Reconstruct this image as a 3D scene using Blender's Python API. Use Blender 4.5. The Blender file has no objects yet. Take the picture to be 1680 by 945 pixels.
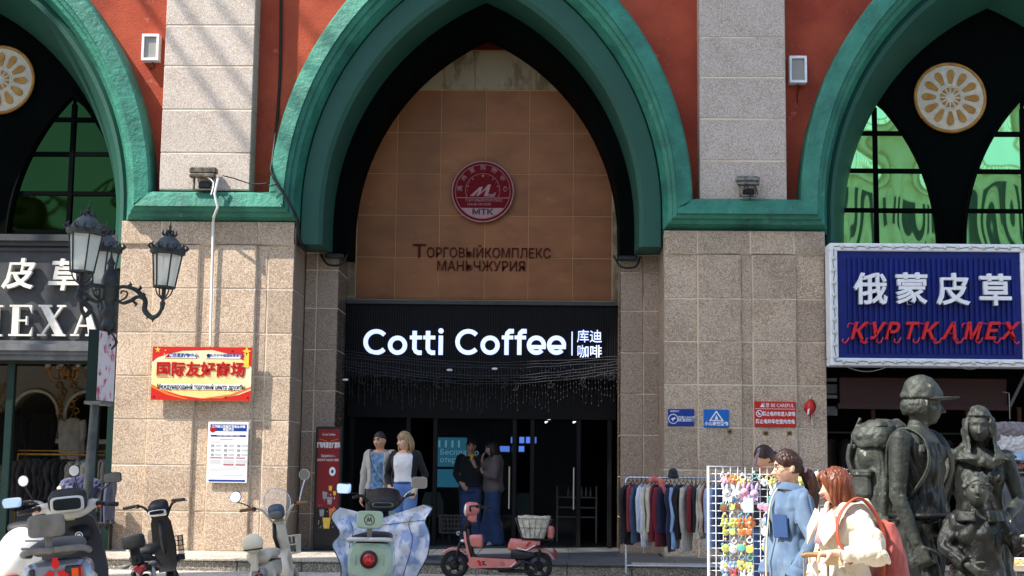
import bpy, math, random
from mathutils import Vector, Matrix, noise
random.seed(7)
SC = bpy.context.scene
COL = SC.collection
PI = math.pi
rad = math.radians
# ---------------------------------------------------------------- camera
F_PX = 2400.0
A_YAW, PITCH, ROLL = rad(1.7), math.atan(300 / 2400), .012
CAM = Vector((0, 0, 1.43))
FWD = Vector((-math.sin(A_YAW) * math.cos(PITCH), math.cos(A_YAW) * math.cos(PITCH), math.sin(PITCH)))
_r0 = Vector((math.cos(A_YAW), math.sin(A_YAW), 0))
_u0 = _r0.cross(FWD)
RGT = _r0 * math.cos(ROLL) + _u0 * math.sin(ROLL)
UPV = _u0 * math.cos(ROLL) - _r0 * math.sin(ROLL)
cam = bpy.data.objects.new('camera', bpy.data.cameras.new('camera'))
COL.objects.link(cam)
cam.data.sensor_width = 36
cam.data.lens = 36 * F_PX / 1680
cam.data.clip_start = .1
cam.data.clip_end = 600
_m = Matrix((RGT, UPV, -FWD)).transposed().to_4x4()
_m.translation = CAM
cam.matrix_world = _m
SC.camera = cam


def at(px, py, y):
    d = FWD + RGT * ((px - 840) / F_PX) - UPV * ((py - 472.5) / F_PX)
    return CAM + d * (y / d.y)


# ---------------------------------------------------------------- light
SUN_FROM = Vector((-.60, -.36, .86)).normalized()
world = bpy.data.worlds.new('World')
SC.world = world
world.use_nodes = True
wn = world.node_tree
sky = wn.nodes.new('ShaderNodeTexSky')
sky.sky_type = 'NISHITA'
sky.sun_disc = False
sky.sun_elevation = math.asin(SUN_FROM.z)
sky.sun_rotation = math.atan2(SUN_FROM.x, SUN_FROM.y)
sky.altitude = 600
sky.air_density = 1.2
sky.dust_density = 2.0
bg = wn.nodes['Background']
bg.inputs['Strength'].default_value = .13
wn.links.new(sky.outputs[0], bg.inputs[0])
sl = bpy.data.lights.new('sun', 'SUN')
sl.energy = 4.0
sl.angle = rad(.53)
sl.color = (1, .93, .84)
sun = bpy.data.objects.new('sun', sl)
COL.objects.link(sun)
sun.rotation_euler = SUN_FROM.to_track_quat('Z', 'Y').to_euler()
SC.view_settings.view_transform = 'Standard'
SC.view_settings.look = 'None'
SC.view_settings.gamma = 1
SC.view_settings.exposure = 1.1
SC.cycles.use_denoising = True
SC.cycles.max_bounces = 6
SC.cycles.transparent_max_bounces = 12

# ---------------------------------------------------------------- helpers
def V(*a): return Vector(a)



def tag(o, label=None, cat=None, group=None, kind=None):
    if label: o['label'] = label
    if cat: o['category'] = cat
    if group: o['group'] = group
    if kind: o['kind'] = kind
    return o


def thing(name, loc, label, cat, group=None, rz=0, kind=None):
    o = bpy.data.objects.new(name, None)
    COL.objects.link(o)
    o.location = loc
    o.rotation_euler = (0, 0, rz)
    return tag(o, label, cat, group, kind)


def link(name, me, parent=None, loc=None):
    o = bpy.data.objects.new(name, me)
    COL.objects.link(o)
    if parent is not None: o.parent = parent
    if loc is not None: o.location = loc
    return o


def kids(o):
    return [c for c in ALLC.get(o.name, [])]


def copy_tree(o, parent=None, depth=0):
    c = o.copy()
    COL.objects.link(c)
    if parent is not None: c.parent = parent
    for ch in list(o.children):
        if depth < 3: copy_tree(ch, c, depth + 1)
    return c


def wpos(o):
    p = Vector((0, 0, 0))
    while o is not None:
        p += o.location
        o = o.parent
    return p


def frame_of(t, up=Vector((0, 0, 1))):
    t = t.normalized()
    if abs(t.dot(up)) > .95: up = Vector((0, 1, 0)) if abs(t.y) < .9 else Vector((1, 0, 0))
    a = t.cross(up).normalized()
    return a, a.cross(t).normalized()


def catmull(pts, k=4):
    P = [Vector(p) for p in pts]
    if len(P) < 3: return P
    out = []
    for i in range(len(P) - 1):
        a, b, c, d = P[max(i - 1, 0)], P[i], P[i + 1], P[min(i + 2, len(P) - 1)]
        for j in range(k):
            t = j / k
            out.append(.5 * ((2 * b) + (c - a) * t + (2 * a - 5 * b + 4 * c - d) * t * t + (3 * b - a - 3 * c + d) * t ** 3))
    out.append(P[-1])
    return out


class G:
    """geometry buffer"""
    def __init__(s):
        s.v = []; s.f = []; s.m = []; s.M = None

    def add(s, vs, fs, mi=0):
        n = len(s.v)
        if s.M is not None: vs = [s.M @ Vector(v) for v in vs]
        s.v += [tuple(v) for v in vs]
        s.f += [tuple(i + n for i in f) for f in fs]
        s.m += [mi] * len(fs)
        return s

    def box(s, x0, y0, z0, x1, y1, z1, mi=0):
        v = [(x0, y0, z0), (x1, y0, z0), (x1, y1, z0), (x0, y1, z0), (x0, y0, z1), (x1, y0, z1), (x1, y1, z1), (x0, y1, z1)]
        return s.add(v, [(3, 2, 1, 0), (4, 5, 6, 7), (0, 1, 5, 4), (1, 2, 6, 5), (2, 3, 7, 6), (3, 0, 4, 7)], mi)

    def cbox(s, c, d, b=.01, mi=0):
        """box with chamfered edges, centre c, size d"""
        hx, hy, hz = d[0] / 2, d[1] / 2, d[2] / 2
        b = min(b, hx * .9, hy * .9, hz * .9)
        rings = []
        for z, i in ((-hz, b), (-hz + b, 0), (hz - b, 0), (hz, b)):
            x, y, q = hx - i, hy - i, b
            rings.append([(c[0] + a, c[1] + e, c[2] + z) for a, e in
                          ((-x + q, -y), (x - q, -y), (x, -y + q), (x, y - q), (x - q, y), (-x + q, y), (-x, y - q), (-x, -y + q))])
        return s.loft(rings, mi=mi)

    def loft(s, rings, cap=True, closed=True, mi=0):
        n = len(rings[0]); vs = [v for r in rings for v in r]; fs = []
        for i in range(len(rings) - 1):
            for j in range(n if closed else n - 1):
                k = (j + 1) % n
                fs.append((i * n + j, i * n + k, (i + 1) * n + k, (i + 1) * n + j))
        if cap:
            fs.append(tuple(range(n))[::-1]); fs.append(tuple(range((len(rings) - 1) * n, len(rings) * n)))
        return s.add(vs, fs, mi)

    def prism(s, poly, y0, y1, mi=0):
        """polygon in XZ extruded along Y"""
        return s.loft([[(x, y0, z) for x, z in poly], [(x, y1, z) for x, z in poly]], mi=mi)

    def prism_z(s, poly, z0, z1, mi=0):
        return s.loft([[(x, y, z0) for x, y in poly], [(x, y, z1) for x, y in poly]], mi=mi)

    def tube(s, pts, r, n=8, cap=True, mi=0, flat=1.0, smooth=0):
        P = catmull(pts, smooth) if smooth else [Vector(p) for p in pts]
        m = len(P)
        if callable(r): R = [r(i / (m - 1)) for i in range(m)]
        elif isinstance(r, (list, tuple)):
            R = []
            for i in range(m):
                t = i / (m - 1) * (len(r) - 1); k = min(int(t), len(r) - 2)
                R.append(r[k] * (1 - t + k) + r[k + 1] * (t - k))
        else: R = [r] * m
        rings = []; a = b = None
        for i, p in enumerate(P):
            t = (P[min(i + 1, m - 1)] - P[max(i - 1, 0)])
            if t.length < 1e-9: t = Vector((0, 0, 1))
            t.normalize()
            if a is None: a, b = frame_of(t)
            else:
                a = (a - t * a.dot(t))
                if a.length < 1e-6: a, b = frame_of(t)
                a.normalize(); b = a.cross(t).normalized()
            rings.append([p + a * math.cos(2 * PI * k / n) * R[i] + b * math.sin(2 * PI * k / n) * R[i] * flat for k in range(n)])
        return s.loft(rings, cap, mi=mi)

    def lathe(s, prof, c=(0, 0, 0), n=16, axis='z', mi=0, cap=True):
        rings = []
        for r, h in prof:
            ring = []
            for k in range(n):
                a = 2 * PI * k / n; x, y = r * math.cos(a), r * math.sin(a)
                q = {'z': (x, y, h), 'y': (x, h, y), 'x': (h, x, y)}[axis]
                ring.append((c[0] + q[0], c[1] + q[1], c[2] + q[2]))
            rings.append(ring)
        return s.loft(rings, cap, mi=mi)

    def ell(s, c, r, n=16, m=10, M=None, mi=0, fn=None):
        rings = []
        for i in range(m + 1):
            th = PI * i / m; ring = []
            st = max(math.sin(th), .02)
            for k in range(n):
                ph = 2 * PI * k / n
                d = Vector((st * math.cos(ph), st * math.sin(ph), -math.cos(th)))
                q = Vector((d.x * r[0], d.y * r[1], d.z * r[2]))
                if fn: q = fn(d, q)
                if M is not None: q = M @ q
                ring.append(q + Vector(c))
            rings.append(ring)
        return s.loft(rings, mi=mi)

    def torus(s, c, R, r, axis='y', n=24, m=8, a0=0, a1=2 * PI, mi=0):
        pts = []
        full = abs(a1 - a0 - 2 * PI) < 1e-6
        rings = []
        for i in range(n + (0 if full else 1)):
            a = a0 + (a1 - a0) * i / n; ring = []
            for k in range(m):
                b = 2 * PI * k / m; q = R + r * math.cos(b); h = r * math.sin(b)
                x, y = q * math.cos(a), q * math.sin(a)
                o = {'z': (x, y, h), 'y': (x, h, y), 'x': (h, x, y)}[axis]
                ring.append((c[0] + o[0], c[1] + o[1], c[2] + o[2]))
            rings.append(ring)
        if full: rings.append(rings[0])
        return s.loft(rings, cap=not full, mi=mi)

    def block(s, x0, x1, z0, z1, y, back, b=.008, mi=0):
        """a facing stone in the wall, front at y, chamfered rim"""
        v = [(x0 + b, y, z0 + b), (x1 - b, y, z0 + b), (x1 - b, y, z1 - b), (x0 + b, y, z1 - b),
             (x0, y + b, z0), (x1, y + b, z0), (x1, y + b, z1), (x0, y + b, z1),
             (x0, back, z0), (x1, back, z0), (x1, back, z1), (x0, back, z1)]
        f = [(0, 1, 2, 3)]
        for i in range(4):
            j = (i + 1) % 4
            f += [(4 + i, 4 + j, j, i), (8 + i, 8 + j, 4 + j, 4 + i)]
        return s.add(v, f, mi)

    def build(s, name, mats, parent=None, smooth=False, world=False, sub=0):
        me = bpy.data.meshes.new(name)
        off = wpos(parent) if (world and parent is not None) else None
        vs = s.v if off is None else [(a - off.x, b - off.y, c - off.z) for a, b, c in s.v]
        me.from_pydata(vs, [], s.f)
        for m in (mats if isinstance(mats, (list, tuple)) else [mats]): me.materials.append(m)
        if any(s.m): me.polygons.foreach_set('material_index', s.m)
        if smooth:
            me.polygons.foreach_set('use_smooth', [True] * len(me.polygons))
            if smooth is not True: me.set_sharp_from_angle(angle=rad(smooth))
        me.update()
        o = link(name, me, parent)
        if sub:
            md = o.modifiers.new('sub', 'SUBSURF'); md.levels = md.render_levels = sub
        return o


# ---------------------------------------------------------------- materials
def mat(name, base, rough=.7, metal=0, col2=None, nscale=5, ndet=6, mix=(.35, .65), bump=0, bscale=40, bdist=.01,
        speck=None, sscale=60, spec=.5, emit=None, estr=0, alpha=1, trans=0, ior=1.45, coat=0, rnd=0, sheen=0, dirt=None, stretch=None, bdet=4):
    m = bpy.data.materials.new(name); m.use_nodes = True
    nt = m.node_tree; N = nt.nodes; L = nt.links
    b = N['Principled BSDF']
    def c4(c): return (c[0], c[1], c[2], 1)
    b.inputs['Base Color'].default_value = c4(base)
    b.inputs['Roughness'].default_value = rough
    b.inputs['Metallic'].default_value = metal
    b.inputs['Specular IOR Level'].default_value = spec
    b.inputs['IOR'].default_value = ior
    b.inputs['Alpha'].default_value = alpha
    b.inputs['Transmission Weight'].default_value = trans
    b.inputs['Coat Weight'].default_value = coat
    b.inputs['Sheen Weight'].default_value = sheen
    if emit:
        b.inputs['Emission Color'].default_value = c4(emit); b.inputs['Emission Strength'].default_value = estr
    need = col2 or bump or speck or dirt
    cur = None
    if need or rnd:
        geo = N.new('ShaderNodeNewGeometry'); vec = geo.outputs['Position']
        if stretch:
            mp = N.new('ShaderNodeMapping'); mp.inputs['Scale'].default_value = stretch
            L.new(vec, mp.inputs[0]); vec = mp.outputs[0]
    def noi(scale, det=5, r=.6):
        n = N.new('ShaderNodeTexNoise'); n.inputs['Scale'].default_value = scale; n.inputs['Detail'].default_value = det
        n.inputs['Roughness'].default_value = r; L.new(vec, n.inputs['Vector']); return n.outputs[0]
    def ramp(src, lo, hi):
        r = N.new('ShaderNodeMapRange'); r.inputs[1].default_value = lo; r.inputs[2].default_value = hi; L.new(src, r.inputs[0]); return r.outputs[0]
    def mixc(fac, a, bb, mode='MIX'):
        x = N.new('ShaderNodeMix'); x.data_type = 'RGBA'; x.blend_type = mode
        if isinstance(fac, float): x.inputs[0].default_value = fac
        else: L.new(fac, x.inputs[0])
        for i, c in ((6, a), (7, bb)):
            if isinstance(c, tuple): x.inputs[i].default_value = c4(c)
            else: L.new(c, x.inputs[i])
        return x.outputs[2]
    if col2: cur = mixc(ramp(noi(nscale, ndet), *mix), base, col2)
    if speck:
        vo = N.new('ShaderNodeTexVoronoi'); vo.inputs['Scale'].default_value = sscale; L.new(vec, vo.inputs['Vector'])
        sep = N.new('ShaderNodeSeparateColor'); L.new(vo.outputs['Color'], sep.inputs[0])
        src = cur if cur is not None else base
        a = mixc(ramp(sep.outputs[0], .62, .8), src, speck[0])
        cur = mixc(ramp(sep.outputs[1], .70, .85), a, speck[1])
    if dirt:
        cur = mixc(ramp(noi(dirt[1], 8, .7), dirt[2], dirt[3]), cur if cur is not None else base, dirt[0])
    if rnd:
        oi = N.new('ShaderNodeObjectInfo')
        hs = N.new('ShaderNodeHueSaturation')
        mr = N.new('ShaderNodeMapRange'); mr.inputs[3].default_value = 1 - rnd; mr.inputs[4].default_value = 1 + rnd
        L.new(oi.outputs['Random'], mr.inputs[0]); L.new(mr.outputs[0], hs.inputs['Value'])
        if cur is not None: L.new(cur, hs.inputs['Color'])
        else: hs.inputs['Color'].default_value = c4(base)
        cur = hs.outputs[0]
    if cur is not None: L.new(cur, b.inputs['Base Color'])
    if bump:
        bp = N.new('ShaderNodeBump'); bp.inputs['Strength'].default_value = bump; bp.inputs['Distance'].default_value = bdist
        L.new(noi(bscale, bdet), bp.inputs['Height']); L.new(bp.outputs[0], b.inputs['Normal'])
    return m


def rgb(r, g, b):
    f = lambda c: ((c / 255 + .055) / 1.055) ** 2.4 if c > 10 else c / 255 / 12.92
    return (f(r), f(g), f(b))


# ---------------------------------------------------------------- lettering
_FONT = None


def text_mesh(name, s, size, m, depth=.01, bold=0, shear=0, align='CENTER', space=1, sx=1, lines=1.0, parent=None, loc=(0, 0, 0), rot=None, res=2):
    """text standing in the XZ plane, reading from -Y, as a mesh"""
    cu = bpy.data.curves.new(name, 'FONT')
    cu.body = s; cu.size = size; cu.extrude = depth / 2; cu.offset = bold; cu.shear = shear
    cu.align_x = align; cu.align_y = 'CENTER'; cu.space_character = space; cu.resolution_u = res; cu.space_line = lines
    t = bpy.data.objects.new(name, cu)
    me = bpy.data.meshes.new_from_object(t)
    bpy.data.objects.remove(t); bpy.data.curves.remove(cu)
    me.name = name
    M = Matrix.Rotation(PI / 2, 4, 'X') @ Matrix.Scale(sx, 4, (1, 0, 0))
    if rot is not None: M = rot @ M
    me.transform(M)
    me.materials.clear(); me.materials.append(m)
    o = link(name, me, parent)
    o.location = Vector(loc) - (wpos(parent) if parent is not None else Vector((0, 0, 0)))
    return o


def stroke(g, pts, w, y, d, closed=False, n=0, mi=0):
    """flat ribbon in XZ (pts are (x,z)), thickness d along Y, front at y"""
    P = [Vector((a[0], a[1])) for a in pts]; m = len(P); L_, R_ = [], []
    for i, p in enumerate(P):
        if closed: t = P[(i + 1) % m] - P[(i - 1) % m]
        else: t = P[min(i + 1, m - 1)] - P[max(i - 1, 0)]
        t.normalize(); nn = Vector((-t.y, t.x))
        k = 1.0
        if 0 < i < m - 1 or closed:
            t1 = (P[i] - P[(i - 1) % m]).normalized(); c = abs(nn.dot(Vector((-t1.y, t1.x)))); k = 1 / max(c, .5)
        ww = w(i / max(m - 1, 1)) if callable(w) else w
        L_.append(p + nn * ww / 2 * k); R_.append(p - nn * ww / 2 * k)
    rings = [[(l.x, y, l.y), (r.x, y, r.y), (r.x, y + d, r.y), (l.x, y + d, l.y)] for l, r in zip(L_, R_)]
    if closed: rings.append(rings[0])
    g.loft(rings, cap=not closed, mi=mi)


def arc(cx, cz, r, a0, a1, n=16, rx=None):
    return [(cx + (rx or r) * math.cos(rad(a0 + (a1 - a0) * i / n)), cz + r * math.sin(rad(a0 + (a1 - a0) * i / n))) for i in range(n + 1)]
# ---------------------------------------------------------------- the building
M_granite = mat('granite', rgb(192, 172, 147), .55, col2=rgb(164, 142, 118), nscale=2.2, speck=(rgb(146, 122, 104), rgb(212, 192, 170)), sscale=85, rnd=.15, bump=.15, bscale=220, bdist=.002,
                dirt=(rgb(120, 98, 80), 1.1, .62, .82))
M_granite_pale = mat('granite_pale', rgb(192, 180, 168), .6, col2=rgb(176, 160, 146), nscale=3, speck=(rgb(160, 146, 134), rgb(210, 200, 190)), sscale=95, rnd=.05, bump=.15, bscale=220, bdist=.002)
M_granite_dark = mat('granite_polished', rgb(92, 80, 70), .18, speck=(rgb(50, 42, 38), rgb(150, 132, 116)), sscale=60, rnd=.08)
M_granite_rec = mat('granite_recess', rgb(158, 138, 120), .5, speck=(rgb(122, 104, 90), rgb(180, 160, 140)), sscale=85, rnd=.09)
M_grout = mat('grout', rgb(222, 208, 186), .9, col2=rgb(150, 128, 108), nscale=1.7, mix=(.5, .7))
M_red = mat('red_stucco', rgb(178, 80, 54), .9, col2=rgb(146, 58, 40), nscale=1.1, ndet=10, bump=.55, bscale=38, bdist=.02, dirt=(rgb(206, 124, 96), 2.2, .63, .74))
M_green = mat('green_paint', rgb(56, 136, 114), .55, col2=rgb(34, 98, 84), nscale=1.8, ndet=10, bump=.8, bscale=11, bdist=.03, bdet=8, dirt=(rgb(104, 156, 138), 3.3, .60, .74))
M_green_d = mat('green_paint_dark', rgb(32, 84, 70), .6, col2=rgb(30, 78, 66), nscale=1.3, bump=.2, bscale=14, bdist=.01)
M_black = mat('black_green_paint', rgb(6, 11, 10), .9, col2=rgb(3, 6, 6), nscale=2, spec=.06)
M_blackm = mat('black_metal', rgb(24, 25, 26), .42, col2=rgb(38, 39, 40), nscale=12)
M_gold = mat('gold_paint', rgb(176, 130, 58), .5, .2, col2=rgb(146, 102, 40), nscale=9, bump=.2, bscale=60)
M_cream = mat('cream_plaster', rgb(206, 200, 180), .8, col2=rgb(184, 178, 160), nscale=10, bump=.2, bscale=60)
M_tan = mat('tan_marble', rgb(148, 94, 52), .55, col2=rgb(122, 74, 38), nscale=1.6, ndet=9, mix=(.3, .7), rnd=.1, dirt=(rgb(170, 122, 78), 2.0, .58, .86), stretch=(1, 1, 2.2))
M_tangrout = mat('tan_grout', rgb(186, 146, 100), .9)
M_vein = mat('veined_marble', rgb(150, 136, 108), .5, col2=rgb(112, 96, 70), nscale=1.9, ndet=12, mix=(.52, .60), rnd=.05, stretch=(1.6, 1, .8))
M_darkred = mat('dark_red_letters', rgb(74, 12, 8), .7, spec=.2)
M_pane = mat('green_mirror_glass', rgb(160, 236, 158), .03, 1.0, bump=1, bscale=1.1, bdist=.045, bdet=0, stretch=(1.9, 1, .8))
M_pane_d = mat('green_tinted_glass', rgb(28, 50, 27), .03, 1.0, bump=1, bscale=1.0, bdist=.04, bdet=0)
M_slate = mat('slate_grey', rgb(66, 68, 70), .6, col2=rgb(52, 54, 56), nscale=4, rnd=0, dirt=(rgb(96, 98, 100), 6, .6, .8))
M_slate_l = mat('slate_moulding', rgb(112, 114, 116), .6, col2=rgb(84, 86, 88), nscale=4)
M_white = mat('white_paint', rgb(240, 242, 246), .45, col2=rgb(226, 228, 232), nscale=8)
M_dgreen = mat('dark_green_frame', rgb(10, 40, 36), .4, col2=rgb(12, 44, 40), nscale=6)
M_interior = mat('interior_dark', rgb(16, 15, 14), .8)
M_wallwhite = mat('shop_wall', rgb(140, 136, 130), .8, col2=rgb(150, 145, 136), nscale=2)
M_paver = mat('pavers', rgb(204, 198, 186), .85, col2=rgb(166, 156, 142), nscale=1.2, rnd=.07, bump=.3, bscale=60, bdist=.004, speck=(rgb(140, 130, 118), rgb(206, 198, 186)), sscale=90)
M_kerb = mat('kerb_stone', rgb(144, 137, 124), .8, col2=rgb(130, 122, 108), nscale=3, speck=(rgb(104, 96, 86), rgb(190, 182, 168)), sscale=70, rnd=.08, bump=.3, bscale=90, bdist=.004)
M_slab_shade = mat('slab_shade_tone', rgb(92, 94, 97), .45, col2=rgb(76, 78, 82), nscale=2, rnd=.08)  # platform slab darkened: entrance shade put into its colour
M_slab = mat('platform_slab', rgb(204, 198, 184), .6, col2=rgb(152, 142, 128), nscale=1.4, speck=(rgb(130, 122, 112), rgb(196, 190, 178)), sscale=80, rnd=.05)  # lighter copy for slabs outside the painted shade
M_asphalt = mat('asphalt', (.06, .06, .062), .9, speck=((.03, .03, .03), (.11, .11, .11)), sscale=80, bump=.3, bscale=120, bdist=.004)

YF = 22.4
PLAT = .17
PY0 = 20.6

bld = thing('arcade_building', (-1.17, YF, 0), 'red stucco arcade building with three pointed green arches on granite piers', 'building')

CX = (-9.55, -1.17, 7.02)
ZS = (5.70, 5.66, 5.60, 5.57)          # ledge height at the four ends between arches


def arch_path(cx, hw, zc, e, zb0, zb1, n=22):
    R = hw + e
    a1 = math.acos(e / R)
    pts = [(cx - hw, zb0)]
    L_ = [(cx + e - R * math.cos(a1 * i / n), zc + R * math.sin(a1 * i / n)) for i in range(n + 1)]
    pts += L_ + [(2 * cx - x, z) for x, z in L_[-2::-1]] + [(cx + hw, zb1)]
    return pts


def lay(u):                                   # arch shape at distance u inside the outer edge
    t = u / 1.1
    return 3.27 - u, 5.5 - .2 * t, 1.93 - .37 * t


def wallstrip(g, pts, top, y0, y1):
    for (xa, za), (xb, zb) in zip(pts, pts[1:]):
        if xb - xa < 1e-4: continue
        g.loft([[(xa, y0, za), (xb, y0, zb), (xb, y0, top), (xa, y0, top)], [(xa, y1, za), (xb, y1, zb), (xb, y1, top), (xa, y1, top)]])


TOP = 13.5
g = G()
for i, cx in enumerate(CX):
    wallstrip(g, arch_path(cx, 3.2, 5.5, 1.95, 5.3, 5.3, 40), TOP, 22.6, 23.0)
for xa, xb in ((-16, CX[0] - 3.2), (CX[0] + 3.2, CX[1] - 3.2), (CX[1] + 3.2, CX[2] - 3.2), (CX[2] + 3.2, 13)):
    g.box(xa, 22.6, 5.1, xb, 23.0, TOP)
g.build('wall', M_red, bld, world=True)
# roof cornice far above the picture, roof and the rest of the volume
g = G(); g.box(-16, 22.25, TOP, 13, 34, TOP + .5); g.box(-16, 33.6, 0, 13, 34, TOP); g.box(-16, 23, 0, -15.7, 33.6, TOP); g.box(12.7, 23, 0, 13, 33.6, TOP)
g.box(-15.7, 25, 8.95, 12.7, 33.6, 9.1)
g.build('roof', M_granite_pale, bld, world=True)

# the moulded green band: ledge - arch - ledge - arch - ledge
prof = [(0, 22.6), (0, 22.16), (.03, 22.12), (.235, 22.08), (.25, 22.13), (.30, 22.16), (.315, 22.22), (.37, 22.25), (.385, 22.32), (.44, 22.42), (.44, 22.66)]
rings = []
for u, y in prof:
    hw, zc, e = lay(u); line = [(-16, ZS[0] - u)]
    for i, cx in enumerate(CX):
        line += arch_path(cx, hw, zc, e, ZS[i] - u, ZS[i + 1] - u)
    line.append((13, ZS[3] - u))
    rings.append([(x, y, z) for x, z in line])
g = G(); g.loft(rings, cap=False, closed=False)
g.build('arch_band', M_green, bld, smooth=35, world=True)
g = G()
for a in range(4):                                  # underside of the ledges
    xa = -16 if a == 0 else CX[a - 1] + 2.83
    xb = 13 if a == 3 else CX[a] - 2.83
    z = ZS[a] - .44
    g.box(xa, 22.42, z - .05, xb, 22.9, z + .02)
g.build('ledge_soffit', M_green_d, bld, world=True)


def order(name, cx, prof, zb, m, caps=True):
    rings = []
    for u, y in prof:
        hw, zc, e = lay(u)
        rings.append([(x, y, z) for x, z in arch_path(cx, hw, zc, e, zb, zb)])
    g = G(); g.loft(rings, cap=False, closed=False)
    if caps:
        for i in (0, -1):
            v = [r[i] for r in rings]; x = v[0][0]
            g.add(v, [tuple(range(len(v)))])
    return g.build(name, m, bld, smooth=40, world=True)


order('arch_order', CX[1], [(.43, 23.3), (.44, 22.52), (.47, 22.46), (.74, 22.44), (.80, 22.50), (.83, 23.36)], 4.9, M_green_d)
order('arch_order', CX[1], [(.80, 24.3), (.80, 23.37), (1.06, 23.36), (1.06, 24.42)], 4.9, M_black)
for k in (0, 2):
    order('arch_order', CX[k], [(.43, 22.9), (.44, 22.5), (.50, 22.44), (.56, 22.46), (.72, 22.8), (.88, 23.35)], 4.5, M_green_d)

# pale pilasters over the ledges
for (xa, xb, joints, yf) in ((-6.17, -4.76, [5.70, 6.29, 6.98, 7.68, 8.34, 9.02, 9.7, 10.4, 11.1, 11.8, 12.5, 13.2], 22.22),
                             (2.215, 3.55, [5.60, 6.22, 6.88, 7.54, 8.18, 8.85, 9.5, 10.2, 10.9, 11.6, 12.3, 13.2], 22.24)):
    g = G(); g.box(xa + .01, yf + .008, joints[0], xb - .01, 22.62, joints[-1])
    p = g.build('pilaster', M_grout, bld, world=True)
    for z0, z1 in zip(joints, joints[1:]):
        h = G(); h.block(xa, xb, z0 + .009, z1 - .009, yf, 22.60, .01)
        h.build('stone_block', M_granite_pale, p, world=True)


def stones(p, cols, rows, back, m, gap=.010, jit=.0):
    for (xa, xb, yf) in cols:
        for z0, z1 in zip(rows, rows[1:]):
            if z1 - z0 < .04: continue
            h = G(); h.block(xa + gap, xb - gap, z0 + gap, z1 - gap, yf + random.uniform(-.002, .002), back, .006)
            h.build('stone_block', m, p, world=True)


def side_stones(p, x, sgn, ycols, rows, m, gap=.008):
    """facing on a jamb; sgn +1 looks towards +x"""
    for (ya, yb) in ycols:
        for z0, z1 in zip(rows, rows[1:]):
            h = G()
            xs = (x - .03 * sgn, x)
            h.cbox(((xs[0] + xs[1]) / 2, (ya + yb) / 2, (z0 + z1) / 2), (.03, yb - ya - 2 * gap, z1 - z0 - 2 * gap), .006)
            h.build('stone_block', m, p, world=True)


RL = [PLAT, .76, 1.455, 2.15, 2.82, 3.49, 4.18, 4.87, 5.24]
RR = [PLAT, .80, 1.48, 2.12, 2.77, 3.43, 4.09, 4.78, 5.15]
# left pier
g = G(); g.box(-6.77, YF + .008, PLAT, -4.06, 23.6, 5.24); g.box(-6.245, YF - .042, PLAT, -5.535, YF + .02, 4.86); g.box(-5.295, YF - .042, PLAT, -4.635, YF + .02, 4.86); g.box(-6.77, YF - .032, 4.875, -4.06, YF + .02, 5.23); g.box(-4.04, 23.395, PLAT, -3.51, 24.4, 4.92)
pl = g.build('pier', M_grout, bld, world=True)
stones(pl, [(-6.78, -6.25, YF), (-5.53, -5.30, YF), (-4.63, -4.46, YF), (-4.46, -4.05, YF)], RL[:-1], YF + .06, M_granite)
stones(pl, [(-6.25, -5.53, YF - .05), (-5.30, -4.63, YF - .05)], RL[:-1], YF + .06, M_granite)
stones(pl, [(-6.78, -6.14, YF - .04), (-6.14, -5.36, YF - .04), (-5.36, -4.62, YF - .04), (-4.62, -4.05, YF - .04)], RL[-2:], YF + .06, M_granite)
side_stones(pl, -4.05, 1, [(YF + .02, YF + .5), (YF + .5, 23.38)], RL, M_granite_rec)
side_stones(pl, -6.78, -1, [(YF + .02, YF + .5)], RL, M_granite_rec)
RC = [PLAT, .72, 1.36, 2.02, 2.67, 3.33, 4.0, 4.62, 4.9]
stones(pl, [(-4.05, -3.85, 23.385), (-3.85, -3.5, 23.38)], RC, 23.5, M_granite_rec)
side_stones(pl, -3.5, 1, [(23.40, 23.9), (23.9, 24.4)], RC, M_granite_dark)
# right pier
g = G(); g.box(1.68, YF + .008, PLAT, 4.14, 23.6, 5.15); g.box(2.195, YF - .042, PLAT, 2.845, YF + .02, 4.77); g.box(3.035, YF - .042, PLAT, 3.685, YF + .02, 4.77); g.box(1.68, YF - .032, 4.785, 4.14, YF + .02, 5.14); g.box(1.06, 23.395, PLAT, 1.67, 24.4, 4.92)
prr = g.build('pier', M_grout, bld, world=True)
stones(prr, [(1.67, 2.19, YF), (2.85, 3.03, YF), (3.69, 4.145, YF)], RR[:-1], YF + .06, M_granite)
stones(prr, [(2.19, 2.85, YF - .05), (3.03, 3.69, YF - .05)], RR[:-1], YF + .06, M_granite)
stones(prr, [(1.67, 2.19, YF - .04), (2.19, 3.0, YF - .04), (3.0, 3.67, YF - .04), (3.67, 4.145, YF - .04)], RR[-2:], YF + .06, M_granite)
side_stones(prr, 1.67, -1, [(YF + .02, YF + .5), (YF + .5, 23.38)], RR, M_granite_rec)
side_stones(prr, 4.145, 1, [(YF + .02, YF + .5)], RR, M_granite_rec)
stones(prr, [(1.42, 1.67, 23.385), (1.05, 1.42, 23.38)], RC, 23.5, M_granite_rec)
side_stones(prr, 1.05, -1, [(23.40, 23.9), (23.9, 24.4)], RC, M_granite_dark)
# outer piers beyond the frame
g = G()
for xa, xb in ((-15.2, -12.3), (9.8, 12.6)): g.box(xa, YF, 0, xb, 23.6, 5.2)
g.build('pier', M_granite, bld, world=True)
g = G()                                            # pale nubs of plaster and old scrapes on the right pier
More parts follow.
